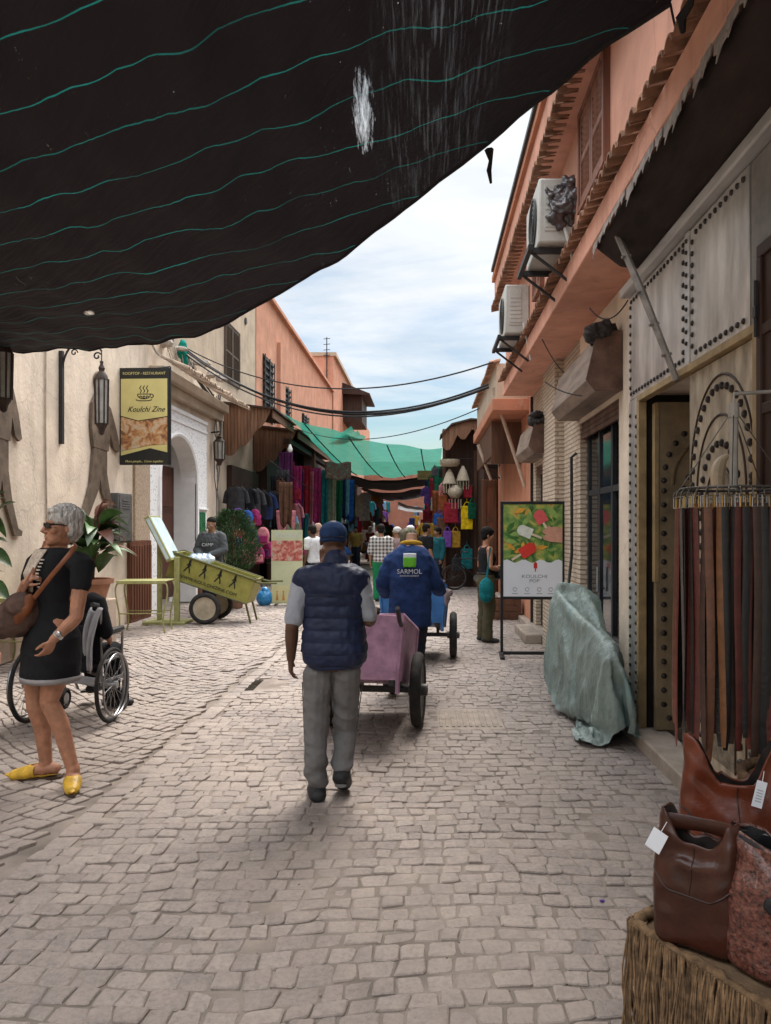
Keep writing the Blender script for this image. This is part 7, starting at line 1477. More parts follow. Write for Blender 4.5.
DRAPE_Z = [4,5,7,9,5,4,4,4,5,12,20,26,31,34,34,35,35,37,35,32,30,27,25,23,20,15,8,5,6,8,11,11,13,4,4,4,6,12,9,6,7,11,19,27,36,41,44,48,49,50,51,49,46,43,41,38,34,27,18,11,8,8,5,5,6,9,4,4,4,4,10,20,12,13,19,26,34,43,52,55,61,63,64,65,62,59,57,54,49,41,31,21,12,8,6,7,5,5,5,4,4,4,4,7,14,20,21,27,35,43,51,60,66,72,76,78,78,76,73,70,65,56,45,35,25,16,9,8,9,11,6,5,4,4,5,6,4,12,22,28,35,44,51,60,69,77,82,87,92,92,89,86,82,72,60,50,39,29,21,17,14,12,12,8,4,4,4,4,5,5,11,23,33,43,52,60,69,78,87,94,99,102,103,102,98,88,77,65,54,44,34,30,27,24,20,16,11,4,4,4,4,4,7,15,25,35,46,58,69,79,88,97,106,112,115,115,114,105,93,82,70,59,50,44,37,32,27,22,15,8,4,4,4,4,6,13,19,28,40,51,63,74,86,97,107,116,125,128,129,122,110,99,87,76,67,58,48,37,25,18,12,8,4,4,4,4,7,12,15,22,33,45,57,69,80,92,104,115,126,135,140,139,128,117,106,95,84,75,63,51,39,27,14,7,4,4,4,5,9,11,10,17,27,38,50,62,74,86,98,110,122,134,143,148,146,136,125,114,102,91,79,66,53,40,27,14,7,4,4,4,6,7,7,12,21,32,44,56,67,79,91,104,116,128,140,149,153,151,142,131,118,105,92,79,66,53,40,27,15,8,5,4,4,4,5,8,16,27,38,50,61,73,85,97,110,122,134,146,154,157,154,146,134,121,108,95,82,69,55,42,30,18,10,6,5,4,4,5,11,22,32,43,55,67,79,91,103,116,128,140,151,160,161,156,149,137,124,111,97,84,71,58,45,33,22,14,7,7,9,4,7,17,27,38,49,61,73,85,97,110,122,134,145,157,166,163,158,150,140,127,113,100,86,74,60,47,38,28,19,9,4,6,6,13,23,33,44,55,67,79,91,103,116,128,139,151,163,170,164,158,151,140,129,116,102,89,76,63,50,38,28,19,13,6,6,10,19,29,39,50,62,74,85,97,110,122,133,145,157,169,173,163,158,152,141,128,117,105,92,79,65,53,41,30,20,15,11,4,15,25,35,45,56,68,80,92,104,116,128,139,151,163,174,174,164,158,153,141,128,116,106,94,81,69,56,45,33,23,18,13,4,21,31,41,52,63,75,87,98,110,122,134,146,157,170,179,175,164,158,154,141,128,118,110,98,85,72,60,50,37,26,18,14,4,27,37,48,59,70,82,94,105,117,129,140,152,164,176,182,175,164,158,154,141,129,122,115,103,90,77,64,54,42,30,20,15,5,33,43,55,66,77,89,101,113,124,135,147,159,171,182,185,175,165,158,155,142,133,129,120,108,95,82,70,59,47,34,23,16,5,40,50,62,73,85,96,108,120,131,142,154,165,177,187,186,175,166,160,155,144,143,135,125,113,100,87,76,64,52,39,27,17,6,46,58,69,81,92,103,115,127,139,150,161,172,184,192,188,176,167,165,156,152,151,140,130,118,105,93,82,70,57,44,32,20,8,52,64,77,88,100,111,123,135,147,157,168,179,191,196,188,177,170,168,161,163,156,145,135,123,110,100,88,75,63,50,37,24,12,57,70,83,95,107,119,131,142,154,165,175,187,197,199,189,179,174,171,171,172,162,151,141,128,117,107,94,81,68,55,43,30,17,62,75,88,101,114,127,139,150,162,174,183,194,203,201,191,184,182,180,182,179,168,157,146,135,125,113,100,87,74,61,48,35,22,67,80,94,107,120,133,146,158,170,182,191,202,208,203,195,195,192,192,192,185,174,163,153,144,131,118,106,93,80,67,53,40,27,72,86,99,112,125,138,151,164,177,190,200,209,211,206,204,203,202,204,200,191,180,171,163,150,137,124,111,98,85,72,58,45,31,76,90,103,117,130,144,157,170,183,194,207,218,217,213,214,214,214,212,206,198,190,181,169,156,143,129,116,102,88,75,61,47,33,81,94,108,122,135,148,162,175,188,200,206,221,232,231,226,226,224,219,213,207,199,186,172,158,144,130,116,102,88,74,60,46,32,82,95,108,121,134,147,160,172,184,196,205,209,224,229,227,226,224,219,211,202,194,183,170,157,143,129,115,101,87,73,59,46,32,81,93,105,118,130,142,154,167,179,189,194,202,212,214,215,217,216,210,203,192,184,175,164,153,141,128,114,100,87,73,59,45,31,77,88,100,112,124,136,148,160,170,178,184,194,199,200,203,205,204,201,193,184,174,165,155,144,133,123,111,99,86,72,58,44,30,72,83,95,106,118,130,141,150,159,167,175,182,186,186,190,192,192,190,184,174,164,155,145,135,125,114,104,93,83,71,57,44,30,67,78,89,101,112,123,131,140,148,156,163,170,172,173,178,181,180,178,174,166,155,145,135,126,116,105,95,85,75,65,55,43,30,62,73,84,95,105,113,121,129,137,144,152,156,158,160,164,168,168,166,163,155,146,136,126,116,107,97,87,77,67,57,48,40,29,57,68,78,87,95,103,111,119,126,133,139,143,144,146,151,155,156,154,151,144,136,126,117,107,98,88,78,69,59,50,41,34,26,53,63,71,78,85,93,100,107,114,121,127,129,130,133,138,142,143,144,139,133,125,116,107,98,88,79,69,60,51,43,34,27,20,48,55,62,68,75,83,89,96,103,109,114,115,116,120,124,128,131,133,128,121,115,106,97,88,79,70,60,51,43,35,27,20,14,41,47,53,59,66,72,78,84,91,98,100,101,102,106,111,115,119,122,118,110,104,96,88,79,69,60,52,43,35,27,20,13,10,34,39,44,50,56,61,67,73,80,85,86,87,89,93,97,102,106,110,108,100,92,85,78,69,60,52,43,35,27,20,14,11,8,26,31,36,41,46,51,56,62,69,72,72,73,76,80,84,88,93,97,97,90,82,74,67,60,51,43,35,27,19,12,10,11,6,19,23,27,31,36,40,46,52,57,58,58,59,62,66,71,75,79,84,85,80,72,64,56,49,43,35,26,19,11,6,4,4,6,16,16,20,24,27,30,36,42,44,44,44,46,49,53,58,62,66,70,73,69,61,54,46,39,33,26,19,11,6,4,4,6,4,14,12,12,15,18,21,26,31,31,30,30,33,36,40,44,49,53,57,61,59,51,44,36,29,23,17,11,6,4,4,4,4,4]
def cover():     # gathered at the hem
    nx = 33; co = np.stack([DRAPE_X, DRAPE_Y, DRAPE_Z], 1)*.005; co[:,0] *= .70; co[:,2] *= .97
    for p in co:
        g = max(0, min(1, (.42-p[2])/.36)); s_ = mnoise.noise(Vector((p[0]*9, p[1]*9, p[2]*3)))
        for ax, lim, soft in ((0, .235, .07), (1, .90, .09)):
            ex = abs(p[ax])-lim
            if ex > 0: p[ax] = math.copysign(lim+soft*math.tanh(ex/soft), p[ax])*g+p[ax]*(1-g)
        if p[2] < .10: p[2] = max(.012, p[2]+.05*abs(s_)); p[0] += .02*s_
    m = MB(); ny = len(co)//nx; m.add([Vector(p) for p in co], [(j*nx+i, j*nx+i+1, (j+1)*nx+i+1, (j+1)*nx+i) for j in range(ny-1) for i in range(nx-1)])
    tm_ = M('tarp_grey_green', (.24,.295,.275), .42, .3, 5, .5, 60, spec=.4, dirt=.75, dirtcol=(.11,.27,.29), stretch=(1,1,.4), bdist=.02)
    t = m.build('tmp', tm_, None, smooth=0, sub=2); dg = bpy.context.evaluated_depsgraph_get(); me = bpy.data.meshes.new_from_object(t.evaluated_get(dg)); bpy.data.objects.remove(t)
    for v in me.vertices:
        p = v.co; n = v.normal; r1 = (max(0, 1-abs(mnoise.noise(Vector((p.x*12+p.z, p.y*10-p.z*1.5, p.z*1.1))))*2.8)**1.6-.35)*(.45+1.1*max(0, 1-p.z)); r2 = 1-abs(mnoise.noise(Vector((p.x*23-p.z*7, p.y*21+p.z*5, p.z*13))))*2.6; r3 = mnoise.noise(Vector((p.x*50, p.y*50, p.z*30)))
        v.co = p+n*(.020*r1+.0028*r2+.0014*r3)
        if v.co.z < .008: v.co.z = .008+.006*abs(r1)
    return link('tarpaulin', me, tm_, mk_, 60)
cover()
for yy in (-.62, .55): wheel(mk_, (.0, yy, .28), .26, .09)
# ------------------------------------------------------------------ air conditioners
ACW = M('ac_casing', (.50,.49,.45), .5, .12, 5, .1, 40, dirt=.4, dirtcol=(.24,.20,.15))
def aircon(label, x, y, z, w=.80, h=.56, d=.30, plastic=False):
    t = thing('air_conditioner', label, 'air conditioner', (x, y, z), 0, 'air conditioners on the orange facade')
    part('casing', ACW, t, lambda m: m.bb(-d,0,-w/2,w/2,0,h), bevel=.02)
    g = part('fan_grille', M('dark_grille', (.05,.05,.05), .6, .2), t, lambda m: (m.lathe((-d-.002,-.08,h/2), [(.22,0),(.22,-.014),(.20,-.014),(.20,-.004),(.02,-.004)], 28, 'x'), [m.torus((-d-.012,-.08,h/2), r, .004, 'x', 28, 5) for r in (.06,.10,.14,.18)]))
    part('side_louvre', ACW, t, lambda m: (m.bb(-d+.05,-.10,-w/2-.007,-w/2-.0005,.10,h-.06), [m.bb(-d+.06,-.11,-w/2-.012,-w/2-.0075,.13+k*.05,.15+k*.05) for k in range(7)]), bevel=.002)
    part('bracket', IRON, t, lambda m: (m.bb(-d-.08,0,-w/2+.08,-w/2+.12,-.06,-.012), m.bb(-d-.08,0,w/2-.12,w/2-.08,-.06,-.012), m.bb(-d-.09,-d-.05,-w/2,w/2,-.058,-.015), [m.tube([(-d-.05,s,-.05),(0,s,-.32)], .014, 6) for s in (-w/2+.1,w/2-.1)]))
    part('pipe', M('white_pipe', (.5,.48,.45), .6), t, lambda m: m.tube(bez((-.08,-w/2-.01,.12),(-.08,-w/2-.15,.0),(-.02,-w/2-.1,-.2),(.0,-w/2-.1,-.35)), .014, 6))
    if plastic:
        m = MB(); random.seed(9)
        for k in range(14): m.ell((-.06+random.uniform(-.10,.06), -w/2+.05+random.uniform(-.08,.2), h-.22+random.uniform(-.16,.16)), .10, .10, .09, None, 9, 6)
        link('plastic_sheet', remesh(m, .010, 1, folds(.045, 11, 17, 7, .03)), M('grey_black_plastic', (.075,.062,.066), .25, .6, 9, .6, 30, spec=.6), t, 180)
aircon('air conditioner stuffed with crumpled grey plastic high on the orange wall', 1.28, 6.95, 4.06, plastic=True)
aircon('clean white air conditioner on black brackets lower down the orange wall', 1.28, 9.7, 3.98, w=.82, h=.60)
aircon('small distant air conditioner above the plank doors', 1.62, 16.6, 2.98, w=.72, h=.46)
# ------------------------------------------------------------------ cables
CAB = M('black_cable', (.018,.017,.018), .6, .2, 9)
for k, (a, b_, sg, lab) in enumerate((((-4.98,15.4,5.22),(1.05,12.6,3.95),.88,'lowest sagging black cable of the bundle across the street'),((-4.98,15.5,5.28),(1.05,12.58,3.98),.83,'second black cable of the bundle just over the lowest'),((-4.98,15.6,5.32),(1.05,12.55,3.93),.85,'thicker middle cable of the bundle across the street'),((-4.98,15.8,5.35),(1.08,12.0,4.22),.62,'upper cable parting from the bundle across the street'),((-4.2,22,4.7),(1.0,14,3.8),.55,'thin separate wire from the green net up to the right facade'),((-3.9,19,3.3),(-3.2,24,2.6),.05,'bare wire strung under the left canopy'))):
    m = MB(); m.tube(cat_sag(a, b_, sg, 26), (.016,.016,.026,.013,.010,.012)[k], 6); tag(m.build('cable', CAB), lab, 'cable', 'cables over the street')
bd_ = thing('cable_bundle', 'tangled grey cables running down the pier beside the restaurant', 'cables', (-4.95, 18.0, 0)); random.seed(6)
for k in range(6):
    x = random.uniform(0,.12); y = random.uniform(-.15,.15); m = MB(); m.tube([(x+random.uniform(-.05,.05), y+random.uniform(-.08,.08), 4.75-i*.28) for i in range(int(6+k*1.4))], .013, 5); m.build('cable', M('grey_cable', (.14,.13,.12), .7, .4, 9), bd_)
m = MB(); m.tube(bez((0,-2.4,5.3),(.05,-2.2,4.9),(.1,-1,4.5),(.06,0,4.55),14), [.04]*15, 6); m.tube(bez((0,-2.4,5.3),(.1,-2,4.7),(.2,-1,4.8),(.06,0,4.4),14), [.02]*15, 6); m.build('cable', M('black_cable'), bd_)
gr_ = thing('net_scrap', 'scrap of green netting knotted to the cables above the restaurant sign', 'net scrap', (-4.9, 15.35, 5.2)); m = MB(); m.ell((0,0,0),.08,.10,.20); m.ell((.03,.05,-.22),.05,.05,.14); link('net', remesh(m,.015,1,folds(.03,12,8,4)), cloth('green_scrap', (.01,.22,.17)), gr_, 180)
for k, (a, b_, lab) in enumerate(((P(545,382,7.6), P(626,384,6.6), 'thin wire looping from the big roller housing to the pillar'), (P(536,325,8.5), P(576,380,8.2), 'thin wire dropping from the ledge tiles to the roller housing'), (P(592,308,6.3)+Vector((-.02,0,0)), P(628,300,6.05), 'dark wire hanging slack under the orange jetty'))):
    m = MB(); m.tube(cat_sag(a, b_, .12, 14), .006, 5); tag(m.build('wire', CAB), lab, 'wire', 'wires on the right facade')
wp = MB(); wp.tube([(1.715,8.6,2.45),(1.66,8.62,2.40),(1.67,8.65,1.9),(1.68,8.7,1.3),(1.64,8.68,.95),(1.60,8.66,.90)], .018, 7); tag(wp.build('bent_pipe', IRON), 'bent black pipe on the brick wall beside the poster stand', 'pipe')
el = thing('meter_box', 'small black electric box on the plaster strip by the studded jamb', 'meter box', (1.72, 6.18, 1.35)); part('box', M('black_pad'), el, lambda m: m.bb(-.05,0,-.06,.06,0,.26), bevel=.01); part('conduit', M('white_pipe'), el, lambda m: m.tube([(-.015,.0,.26),(-.015,.02,1.0),(-.015,-.01,2.2)], .012, 6))
hs = MB(); hs.tube([P(683,32,3.15)+Vector((.0,0,0)), P(681,18,3.1), P(690,4,3.05), P(692,-12,3.0)], [.012,.022,.016,.012], 6); tag(hs.build('hanging_strap', M('hem_black')), 'black strap hanging over the tiled ledge at the top of the picture', 'strap')

tag(MB().tube([(-4.985,10.0,.42),(-4.985,10.02,1.6),(-4.985,9.98,2.9),(-4.985,10.0,5.1)], .012, 6).build('wall_conduit', M('painted_conduit', (.42,.34,.27), .8, .2, 9)), 'thin painted conduit running up the cream wall by the lamp bracket', 'conduit')
m = MB(); m.ell((0,0,.006),.012,.007,.005,None,7,5); o = m.build('wrapper_scrap', M('purple_foil', (.12,.04,.30), .3, .2, 9), loc=G(602,902)); tag(o, 'tiny purple sweet wrapper on the cobbles near the fringed bench', 'litter')
m = MB(); m.box((0,0,.008),(.05,.03,.004),Matrix.Rotation(.4,3,'Z')); o = m.build('paper_scrap', M('white_card2', (.6,.6,.6), .8), loc=G(183,665)); tag(o, 'small white paper scrap on the cobbles right of the wheelchair', 'litter')
random.seed(44); m = MB()
for k in range(420):
    x = random.uniform(-4.8,1.5); y = random.uniform(1.6,13); r = random.uniform(.002,.006); m.ell((x,y,.002),r*random.uniform(.8,1.8),r,r*.6,Matrix.Rotation(random.random()*3,3,'Z'),5,4)
tag(m.build('grit', M('loose_grit', (.20,.165,.14), .95, .4, 40, island=.5)), kind='stuff')
# ------------------------------------------------------------------ leather totes on the fringed bench
def leather(name, col, rough=.38, var=.35, sc=7): return M(name, col, rough, var, sc, .35, 38, spec=.32, dirt=.35, dirtcol=tuple(c*.35 for c in col), bdist=.006)
FR = thing('fringed_bench', 'low bench under a brown fringed throw carrying the leather bags', 'bench', (.60, 2.20, 0))
c0, c1, c2, c3 = Vector((0,0,.45)), Vector((.59,-1.04,.45)), Vector((1.5,-.75,.45)), Vector((.62,.52,.45))
THR = M('brown_throw', (.14,.088,.05), .95, .35, 12, .7, 55, dirt=.4)
def top(m):
    ring0 = [c0, c1, c2, c3]
    m.prism([(p.x, p.y) for p in ring0], lambda a, b, d: (a, b, d), .05, .448)
part('throw', THR, FR, top, bevel=.03)
random.seed(31)
def fringe(m):
    for a, b, n in ((c0, c1, 300), (c3, c0, 130), (c3, c2, 60)):
        e = (b-a).normalized(); o = Vector((e.y, -e.x, 0)); 
        if o.dot((c0+c1+c2+c3)/4-a) > 0: o = -o
        for k in range(n):
            t = (k+random.uniform(-.4,.4))/n; p = a.lerp(b, t)+o*.016+Vector((0,0,.012)); L_ = random.uniform(.36,.435); r = random.uniform(.0022,.0042); q = []
            sx_, sp1, sp2 = random.uniform(-.02,.02), random.uniform(0,6), random.uniform(0,6)
            for i in range(8):
                s = i/7; q.append(p+o*(.012*math.sin(s*3)+.010*math.sin(s*9+sp1)*s+.004*random.random())+e*(sx_*s+.007*math.sin(s*8+sp2))+Vector((0,0,-L_*s)))
            m.tube(q, [r,r*1.2,r,r*1.15,r,r*1.1,r*.95,r*.7], 5)
part('fringe', M('straw_fringe', (.14,.085,.045), .95, .45, 30, .4, 90, island=.45), FR, fringe, smooth=60)
def roll_edge(m):
    for a, b in ((c0,c1),(c3,c0)):
        pts = [a.lerp(b,i/40)+Vector((.004*math.sin(i*2.1),.004*math.cos(i*1.7),.006*math.sin(i*.9)+.004)) for i in range(41)]; m.tube(pts, [.016+.004*math.sin(i*2.7) for i in range(41)], 8)
part('braid', M('straw_fringe'), FR, roll_edge, smooth=60)
def tote(label, loc, rz, w, d, h, mat, dip=.13, peak=.0, lean=.04, strap=True, seed=0, seam=True, lining=None, tagcol=True, tagpos=None, strapmat=None, tilt=0):
    t = thing('leather_bag', label, 'bag', loc, rz, 'leather bags on the fringed bench')
    n, nv = 64, 34
    def surf(th, v):
        c, s_ = math.cos(th), math.sin(th); ex = 2/3.4 if v < .25 else 2/(3.4-1.2*(v-.25)/.75)
        fl_ = 1-.10*v+.06*math.sin(v*3); dd = d*(1-.45*v)
        x = w/2*fl_*math.copysign(abs(c)**ex, c); y = dd/2*math.copysign(abs(s_)**ex, s_)
        q_ = max(0, min(1, (abs(c)-.25)/.66)); q_ = q_*q_*(3-2*q_); rim = h*(1-dip*(1-q_)+peak*q_)
        z = rim*v**.92 if v > 0 else 0
        if v < .05: k = .90+.10*(v/.05)**.5; x *= k; y *= k
        a = 1.6*mnoise.noise(Vector((x*9+seed, y*9, z*7))); b = 1.7*(1-abs(mnoise.noise(Vector((x*14+z*9, y*9+seed, z*13-x*6))))*2.4)
        bulge = .018*math.sin(math.pi*min(1,v*1.15))
        x += (a*.010)*(1); y += math.copysign(1, s_)*(bulge+a*.016+b*.008*(v if v < .8 else .8))*abs(s_)**.4
        y += lean*z
        return Vector((x, y, z+.004+.006*b*v))
    m = MB(); rows = [[surf(2*math.pi*k/n, j/nv) for k in range(n)] for j in range(nv+1)]
    m.loft(rows, close=False); m.add(rows[0], [tuple(range(n))])
    body = m.build('body', mat, t, smooth=70, solid=.005)
    lm = MB(); rr = [[p+Vector((0,0,-.001)) if j else p for p in [surf(2*math.pi*k/n, 1-j*.03)*1.0 for k in range(n)]] for j in range(9)]
    lm.loft([[Vector((p.x*.955, lean*p.z+(p.y-lean*p.z)*.90, p.z-.006)) for p in r] for r in rr], close=False); lm.add([Vector((p.x*.955, lean*p.z+(p.y-lean*p.z)*.9, p.z-.006)) for p in rr[-1]], [tuple(range(n))])
    lm.build('lining', lining or M('dark_lining', (.02,.015,.013), .9, .3, 20), body, smooth=70)
    if seam:
        mm = MB(); zz = .50; mm.tube([surf(2*math.pi*k/n, zz)*1.004+Vector((0,-.003 if math.sin(2*math.pi*k/n)<0 else .003,0)) for k in range(n)], .0028, 5, closed=True)
        for th in (-math.pi/2,): mm.tube([surf(th, v)+Vector((0,-.003,0)) for v in np.linspace(.5,.97,14)], .0025, 5)
        mm.build('seam', M('seam_dark', (.03,.012,.008), .5, .2), body)
    if strap:
        sm_ = strapmat or mat; q0, q1 = surf(math.pi*1.0, .97), surf(0, .97)
        sag = strap if isinstance(strap, float) else .10
        pts = bez(q0+Vector((.004,0,-.03)), q0+Vector((w*.16,.03,sag)), q1+Vector((-w*.16,.05,sag)), q1+Vector((-.004,0,-.03)), 22)
        mm = MB(); mm.tube(pts, [.019+.012*abs(i/22-.5) for i in range(23)], 10, flat=.22, up=Vector((0,1,0))); mm.build('strap', sm_, t, smooth=60)
    if tagpos is not None:
        mm = MB(); mm.box((0,0,0), tagpos[3]+(.0015,)); rot = Matrix.Rotation(R(tagpos[4]), 3, 'Y') @ Matrix.Rotation(R(82), 3, 'X'); mm.v = [tuple(rot @ Vector(p)+Vector(tagpos[:3])) for p in mm.v]
        tg = mm.build('price_tag', M('white_card', (.62,.64,.68), .6, .05, 9, 0), t)
        if tagpos[5]:
            mm = MB()
            for k in range(5): mm.box((0,.012-.0085*k+.0,.0013), (tagpos[3][0]*.6,.0028,.0006))
            mm.v = [tuple(rot @ Vector(p)+Vector(tagpos[:3])) for p in mm.v]; mm.build('print', M('grey_print2', (.3,.3,.32), .7), tg)
        mm = MB(); mm.tube([Vector(tagpos[:3])+rot @ Vector((0,tagpos[3][1]/2,0)), Vector(tagpos[:3])+rot @ Vector((0,tagpos[3][1]/2+.03,-.008))], .0012, 4); mm.build('tag_string', M('white_card'), tg)
    return t
COG = leather('cognac_leather', (.105,.024,.011), .28); CHO = leather('chocolate_leather', (.046,.015,.009), .27); 
EMB = M('embossed_red_leather', (.10,.034,.024), .33, .9, 85, .9, 75, spec=.55, dirt=.5, dirtcol=(.045,.03,.026), bdist=.006)
tote('large red brown leather tote with raised ends standing behind the other two bags', (.985, 2.42, .455), R(-14), .32, .18, .425, COG, dip=.22, peak=.10, strap=False, seed=3, tagpos=(.060,-.082,.33,(.030,.080),14,1))
tote('dark chocolate leather tote with a plain white tag at the left corner', (.755, 2.10, .455), R(-38), .232, .14, .315, CHO, dip=.14, peak=.10, strap=-.03, seed=11, tagpos=(-.092,-.068,.28,(.044,.058),24,0))
tote('embossed reddish leather tote with dark handle nearest the picture corner', (.955, 1.93, .455), R(-42), .36, .17, .325, EMB, dip=.06, peak=.03, strap=False, seed=23, seam=False, lining=M('black_lining', (.012,.012,.013), .5, .3, 9))
for o in [o for o in bpy.data.objects if o.get('label', '').startswith('embossed')]:
    part('handle', leather('black_handle_leather', (.02,.02,.024), .3), o, lambda m: (m.tube(bez((-.02,-.098,.215),(.0,-.13,.30),(.06,-.12,.39),(.10,-.06,.43),12), .011, 8), m.ell((-.025,-.098,.205), .036,.010,.026, None, 14, 8)), smooth=60)
    part('edge_binding', M('black_handle_leather'), o, lambda m: m.tube([(.165*math.cos(a), .055*math.sin(a)+.0145, .327-.018*(1-abs(math.cos(a)))) for a in np.linspace(0,2*math.pi,40,endpoint=False)], .006, 6, closed=True))
wk = thing('wicker_basket', 'woven brown basket behind the bags at the picture edge', 'basket', (1.36, 2.75, 0))
part('weave', M('wicker', (.13,.075,.04), .85, .5, 30, .6, 80, island=.4), wk, lambda m: [m.torus((0,0,.05+.036*k), .20+.02*math.sin(k*.35)+(.004 if k % 2 else 0), .019, 'z', 30, 8) for k in range(19)], smooth=60)
part('base', M('wicker'), wk, lambda m: m.lathe((0,0,0), [(.19,0),(.19,.03)], 20))
# ------------------------------------------------------------------ round rack of belts
RX, RY, RZ, RR = 1.30, 3.20, 1.765, .215
rk = thing('belt_rack', 'round metal hanging rack of hooks for belts in front of the arched door leaf', 'rack', (RX, RY, RZ))
RKM = M('tarnished_rack', (.12,.11,.10), .45, .3, 20, .1, 50, metal=.7)
part('ring', RKM, rk, lambda m: (m.torus((0,0,0), RR, .005, 'z', 40, 8), m.torus((0,0,0), RR-.045, .004, 'z', 40, 8)))
part('chain', RKM, rk, lambda m: [m.tube([(RR*math.cos(a),RR*math.sin(a),.0),(0.0,0.0,.34)], .0025, 5) for a in (2.9,5.6,.6,4.3)])
part('post', M('pale_tube', (.38,.36,.33), .5, .2, 9), rk, lambda m: (m.cyl((0,0,.0),(0,0,.30),.017,.019,10), m.cyl((0,0,.30),(0,0,.36),.024,.022,10), m.tube([(0,0,.34),(0,0,.40),(.33,.0,.42)], .008, 6)))
part('hooks', RKM, rk, lambda m: [m.tube(bez((RR*math.cos(a),RR*math.sin(a),0),((RR+.04)*math.cos(a),(RR+.04)*math.sin(a),-.01),((RR+.03)*math.cos(a),(RR+.03)*math.sin(a),-.06),((RR+.005)*math.cos(a),(RR+.005)*math.sin(a),-.03),6), .003, 5) for a in np.linspace(0,2*math.pi,34,endpoint=False)])
BCOL = {'brick red': (.12,.024,.014), 'dark brown': (.045,.022,.015), 'black': (.013,.012,.012), 'tan': (.15,.062,.024), 'grey': (.10,.088,.078), 'oxblood': (.085,.018,.014), 'chestnut': (.12,.045,.022)}
random.seed(19)
order = ['brick red','oxblood','grey','black','dark brown','black','oxblood','black','dark brown','chestnut','black','tan','black','dark brown','oxblood','black','brick red','dark brown','black','chestnut','oxblood','black','dark brown','black','grey','black','oxblood','dark brown','tan','brick red','black','dark brown','black','chestnut']+['black','dark brown','oxblood','chestnut']*5
ONES = ['first','second','third','fourth','fifth','sixth','seventh','eighth','ninth']
TEENS = ['tenth','eleventh','twelfth','thirteenth','fourteenth','fifteenth','sixteenth','seventeenth','eighteenth','nineteenth']
ORD = ONES+TEENS+['twentieth']+['twenty-'+w_ for w_ in ONES]+['thirtieth']+['thirty-'+w_ for w_ in ONES[:4]]
NF = 34
for k, cn in enumerate(order):
    a = math.pi-.12+((math.pi+.24)*k/NF if k < NF else math.pi+.24+(math.pi-.24)*(k-NF)/20); front = k < NF; rr_ = RR+.012-.045*(k % 3 == 1)
    lab = ('%s leather belt, %s from the left around the near side of the rack' % (cn, ORD[k])) if front else ('%s leather belt on the far side of the round rack' % cn)
    t = thing('belt', lab, 'belt', (RX+rr_*math.cos(a), RY+rr_*math.sin(a), RZ-.035), a+math.pi/2+random.uniform(-.5,.5), 'belts on the round rack')
    L_ = random.uniform(.95,1.08); w = random.choice((.016,.018,.021,.015)) if front else .024; braided = cn in ('black','grey') and k % 3 != 0
    bmx = M('belt_'+cn.replace(' ','_')+('_braid' if braided else ''), BCOL[cn], .42, .3, 18, .9 if braided else .3, 90 if braided else 40, spec=.5)
    s1, s2 = random.uniform(-.02,.02), random.uniform(0,6)
    m = MB(); m.tube([(s1*z*.6+.006*math.sin(z*5+s2), .012*math.sin(z*3+s2)*z, -z*L_) for z in np.linspace(.03,1,14)], [w]*13+[w*.6], 8, flat=.16, up=Vector((0,1,0))); m.build('strap', bmx, t, smooth=50)
    part('buckle', STEEL if k % 3 else M('brass', (.45,.30,.10), .3, .2, 9, .05, metal=.9), t, lambda m: (m.tube([(-w-.003,0,0),(w+.003,0,0),(w+.003,0,-.045),(-w-.003,0,-.045)], .0035, 6, closed=True), m.cyl((0,-.004,0),(0,-.004,-.045),.0022,.0022,5)))
# ------------------------------------------------------------------ hanging cloth, bags, baskets in the souk
def cm(name, col): return M(name, col, .9, .35, 9, .3, 60, spec=.15)
PAL = {'crimson': (.22,.015,.027), 'magenta': (.24,.022,.095), 'plum': (.10,.025,.09), 'navy': (.015,.025,.075), 'cobalt': (.02,.08,.30), 'sky blue': (.13,.26,.38), 'sage': (.15,.18,.12), 'emerald': (.008,.085,.045), 'mustard': (.34,.19,.025), 'rust': (.17,.05,.018), 'cream': (.42,.36,.27), 'black': (.012,.012,.014), 'charcoal': (.045,.045,.05), 'rose': (.42,.15,.17), 'teal': (.015,.14,.15), 'brown': (.09,.045,.028), 'violet': (.13,.05,.25), 'white': (.5,.5,.5)}
def shawl(label, loc, rz, w, h, col, group, name='shawl'):
    m = MB(); sd_ = random.uniform(0,50); n = 20
    def fn(u, v):
        x = (u-.5)*w*(1-.18*v+.05*math.sin(v*5+sd_)); y = .030*math.sin(u*13+sd_)*(.3+v)+.012*math.sin(u*29+v*3+sd_); return (x, y, -h*v*(1+.05*math.sin(u*9+sd_)))
    m.grid(fn, n, 10); o = m.build(name, cm('cloth_'+col.replace(' ','_'), PAL[col]), None, smooth=80, solid=.008); o.location = loc; o.rotation_euler = (0,0,rz); return tag(o, label, name.replace('_',' '), group)
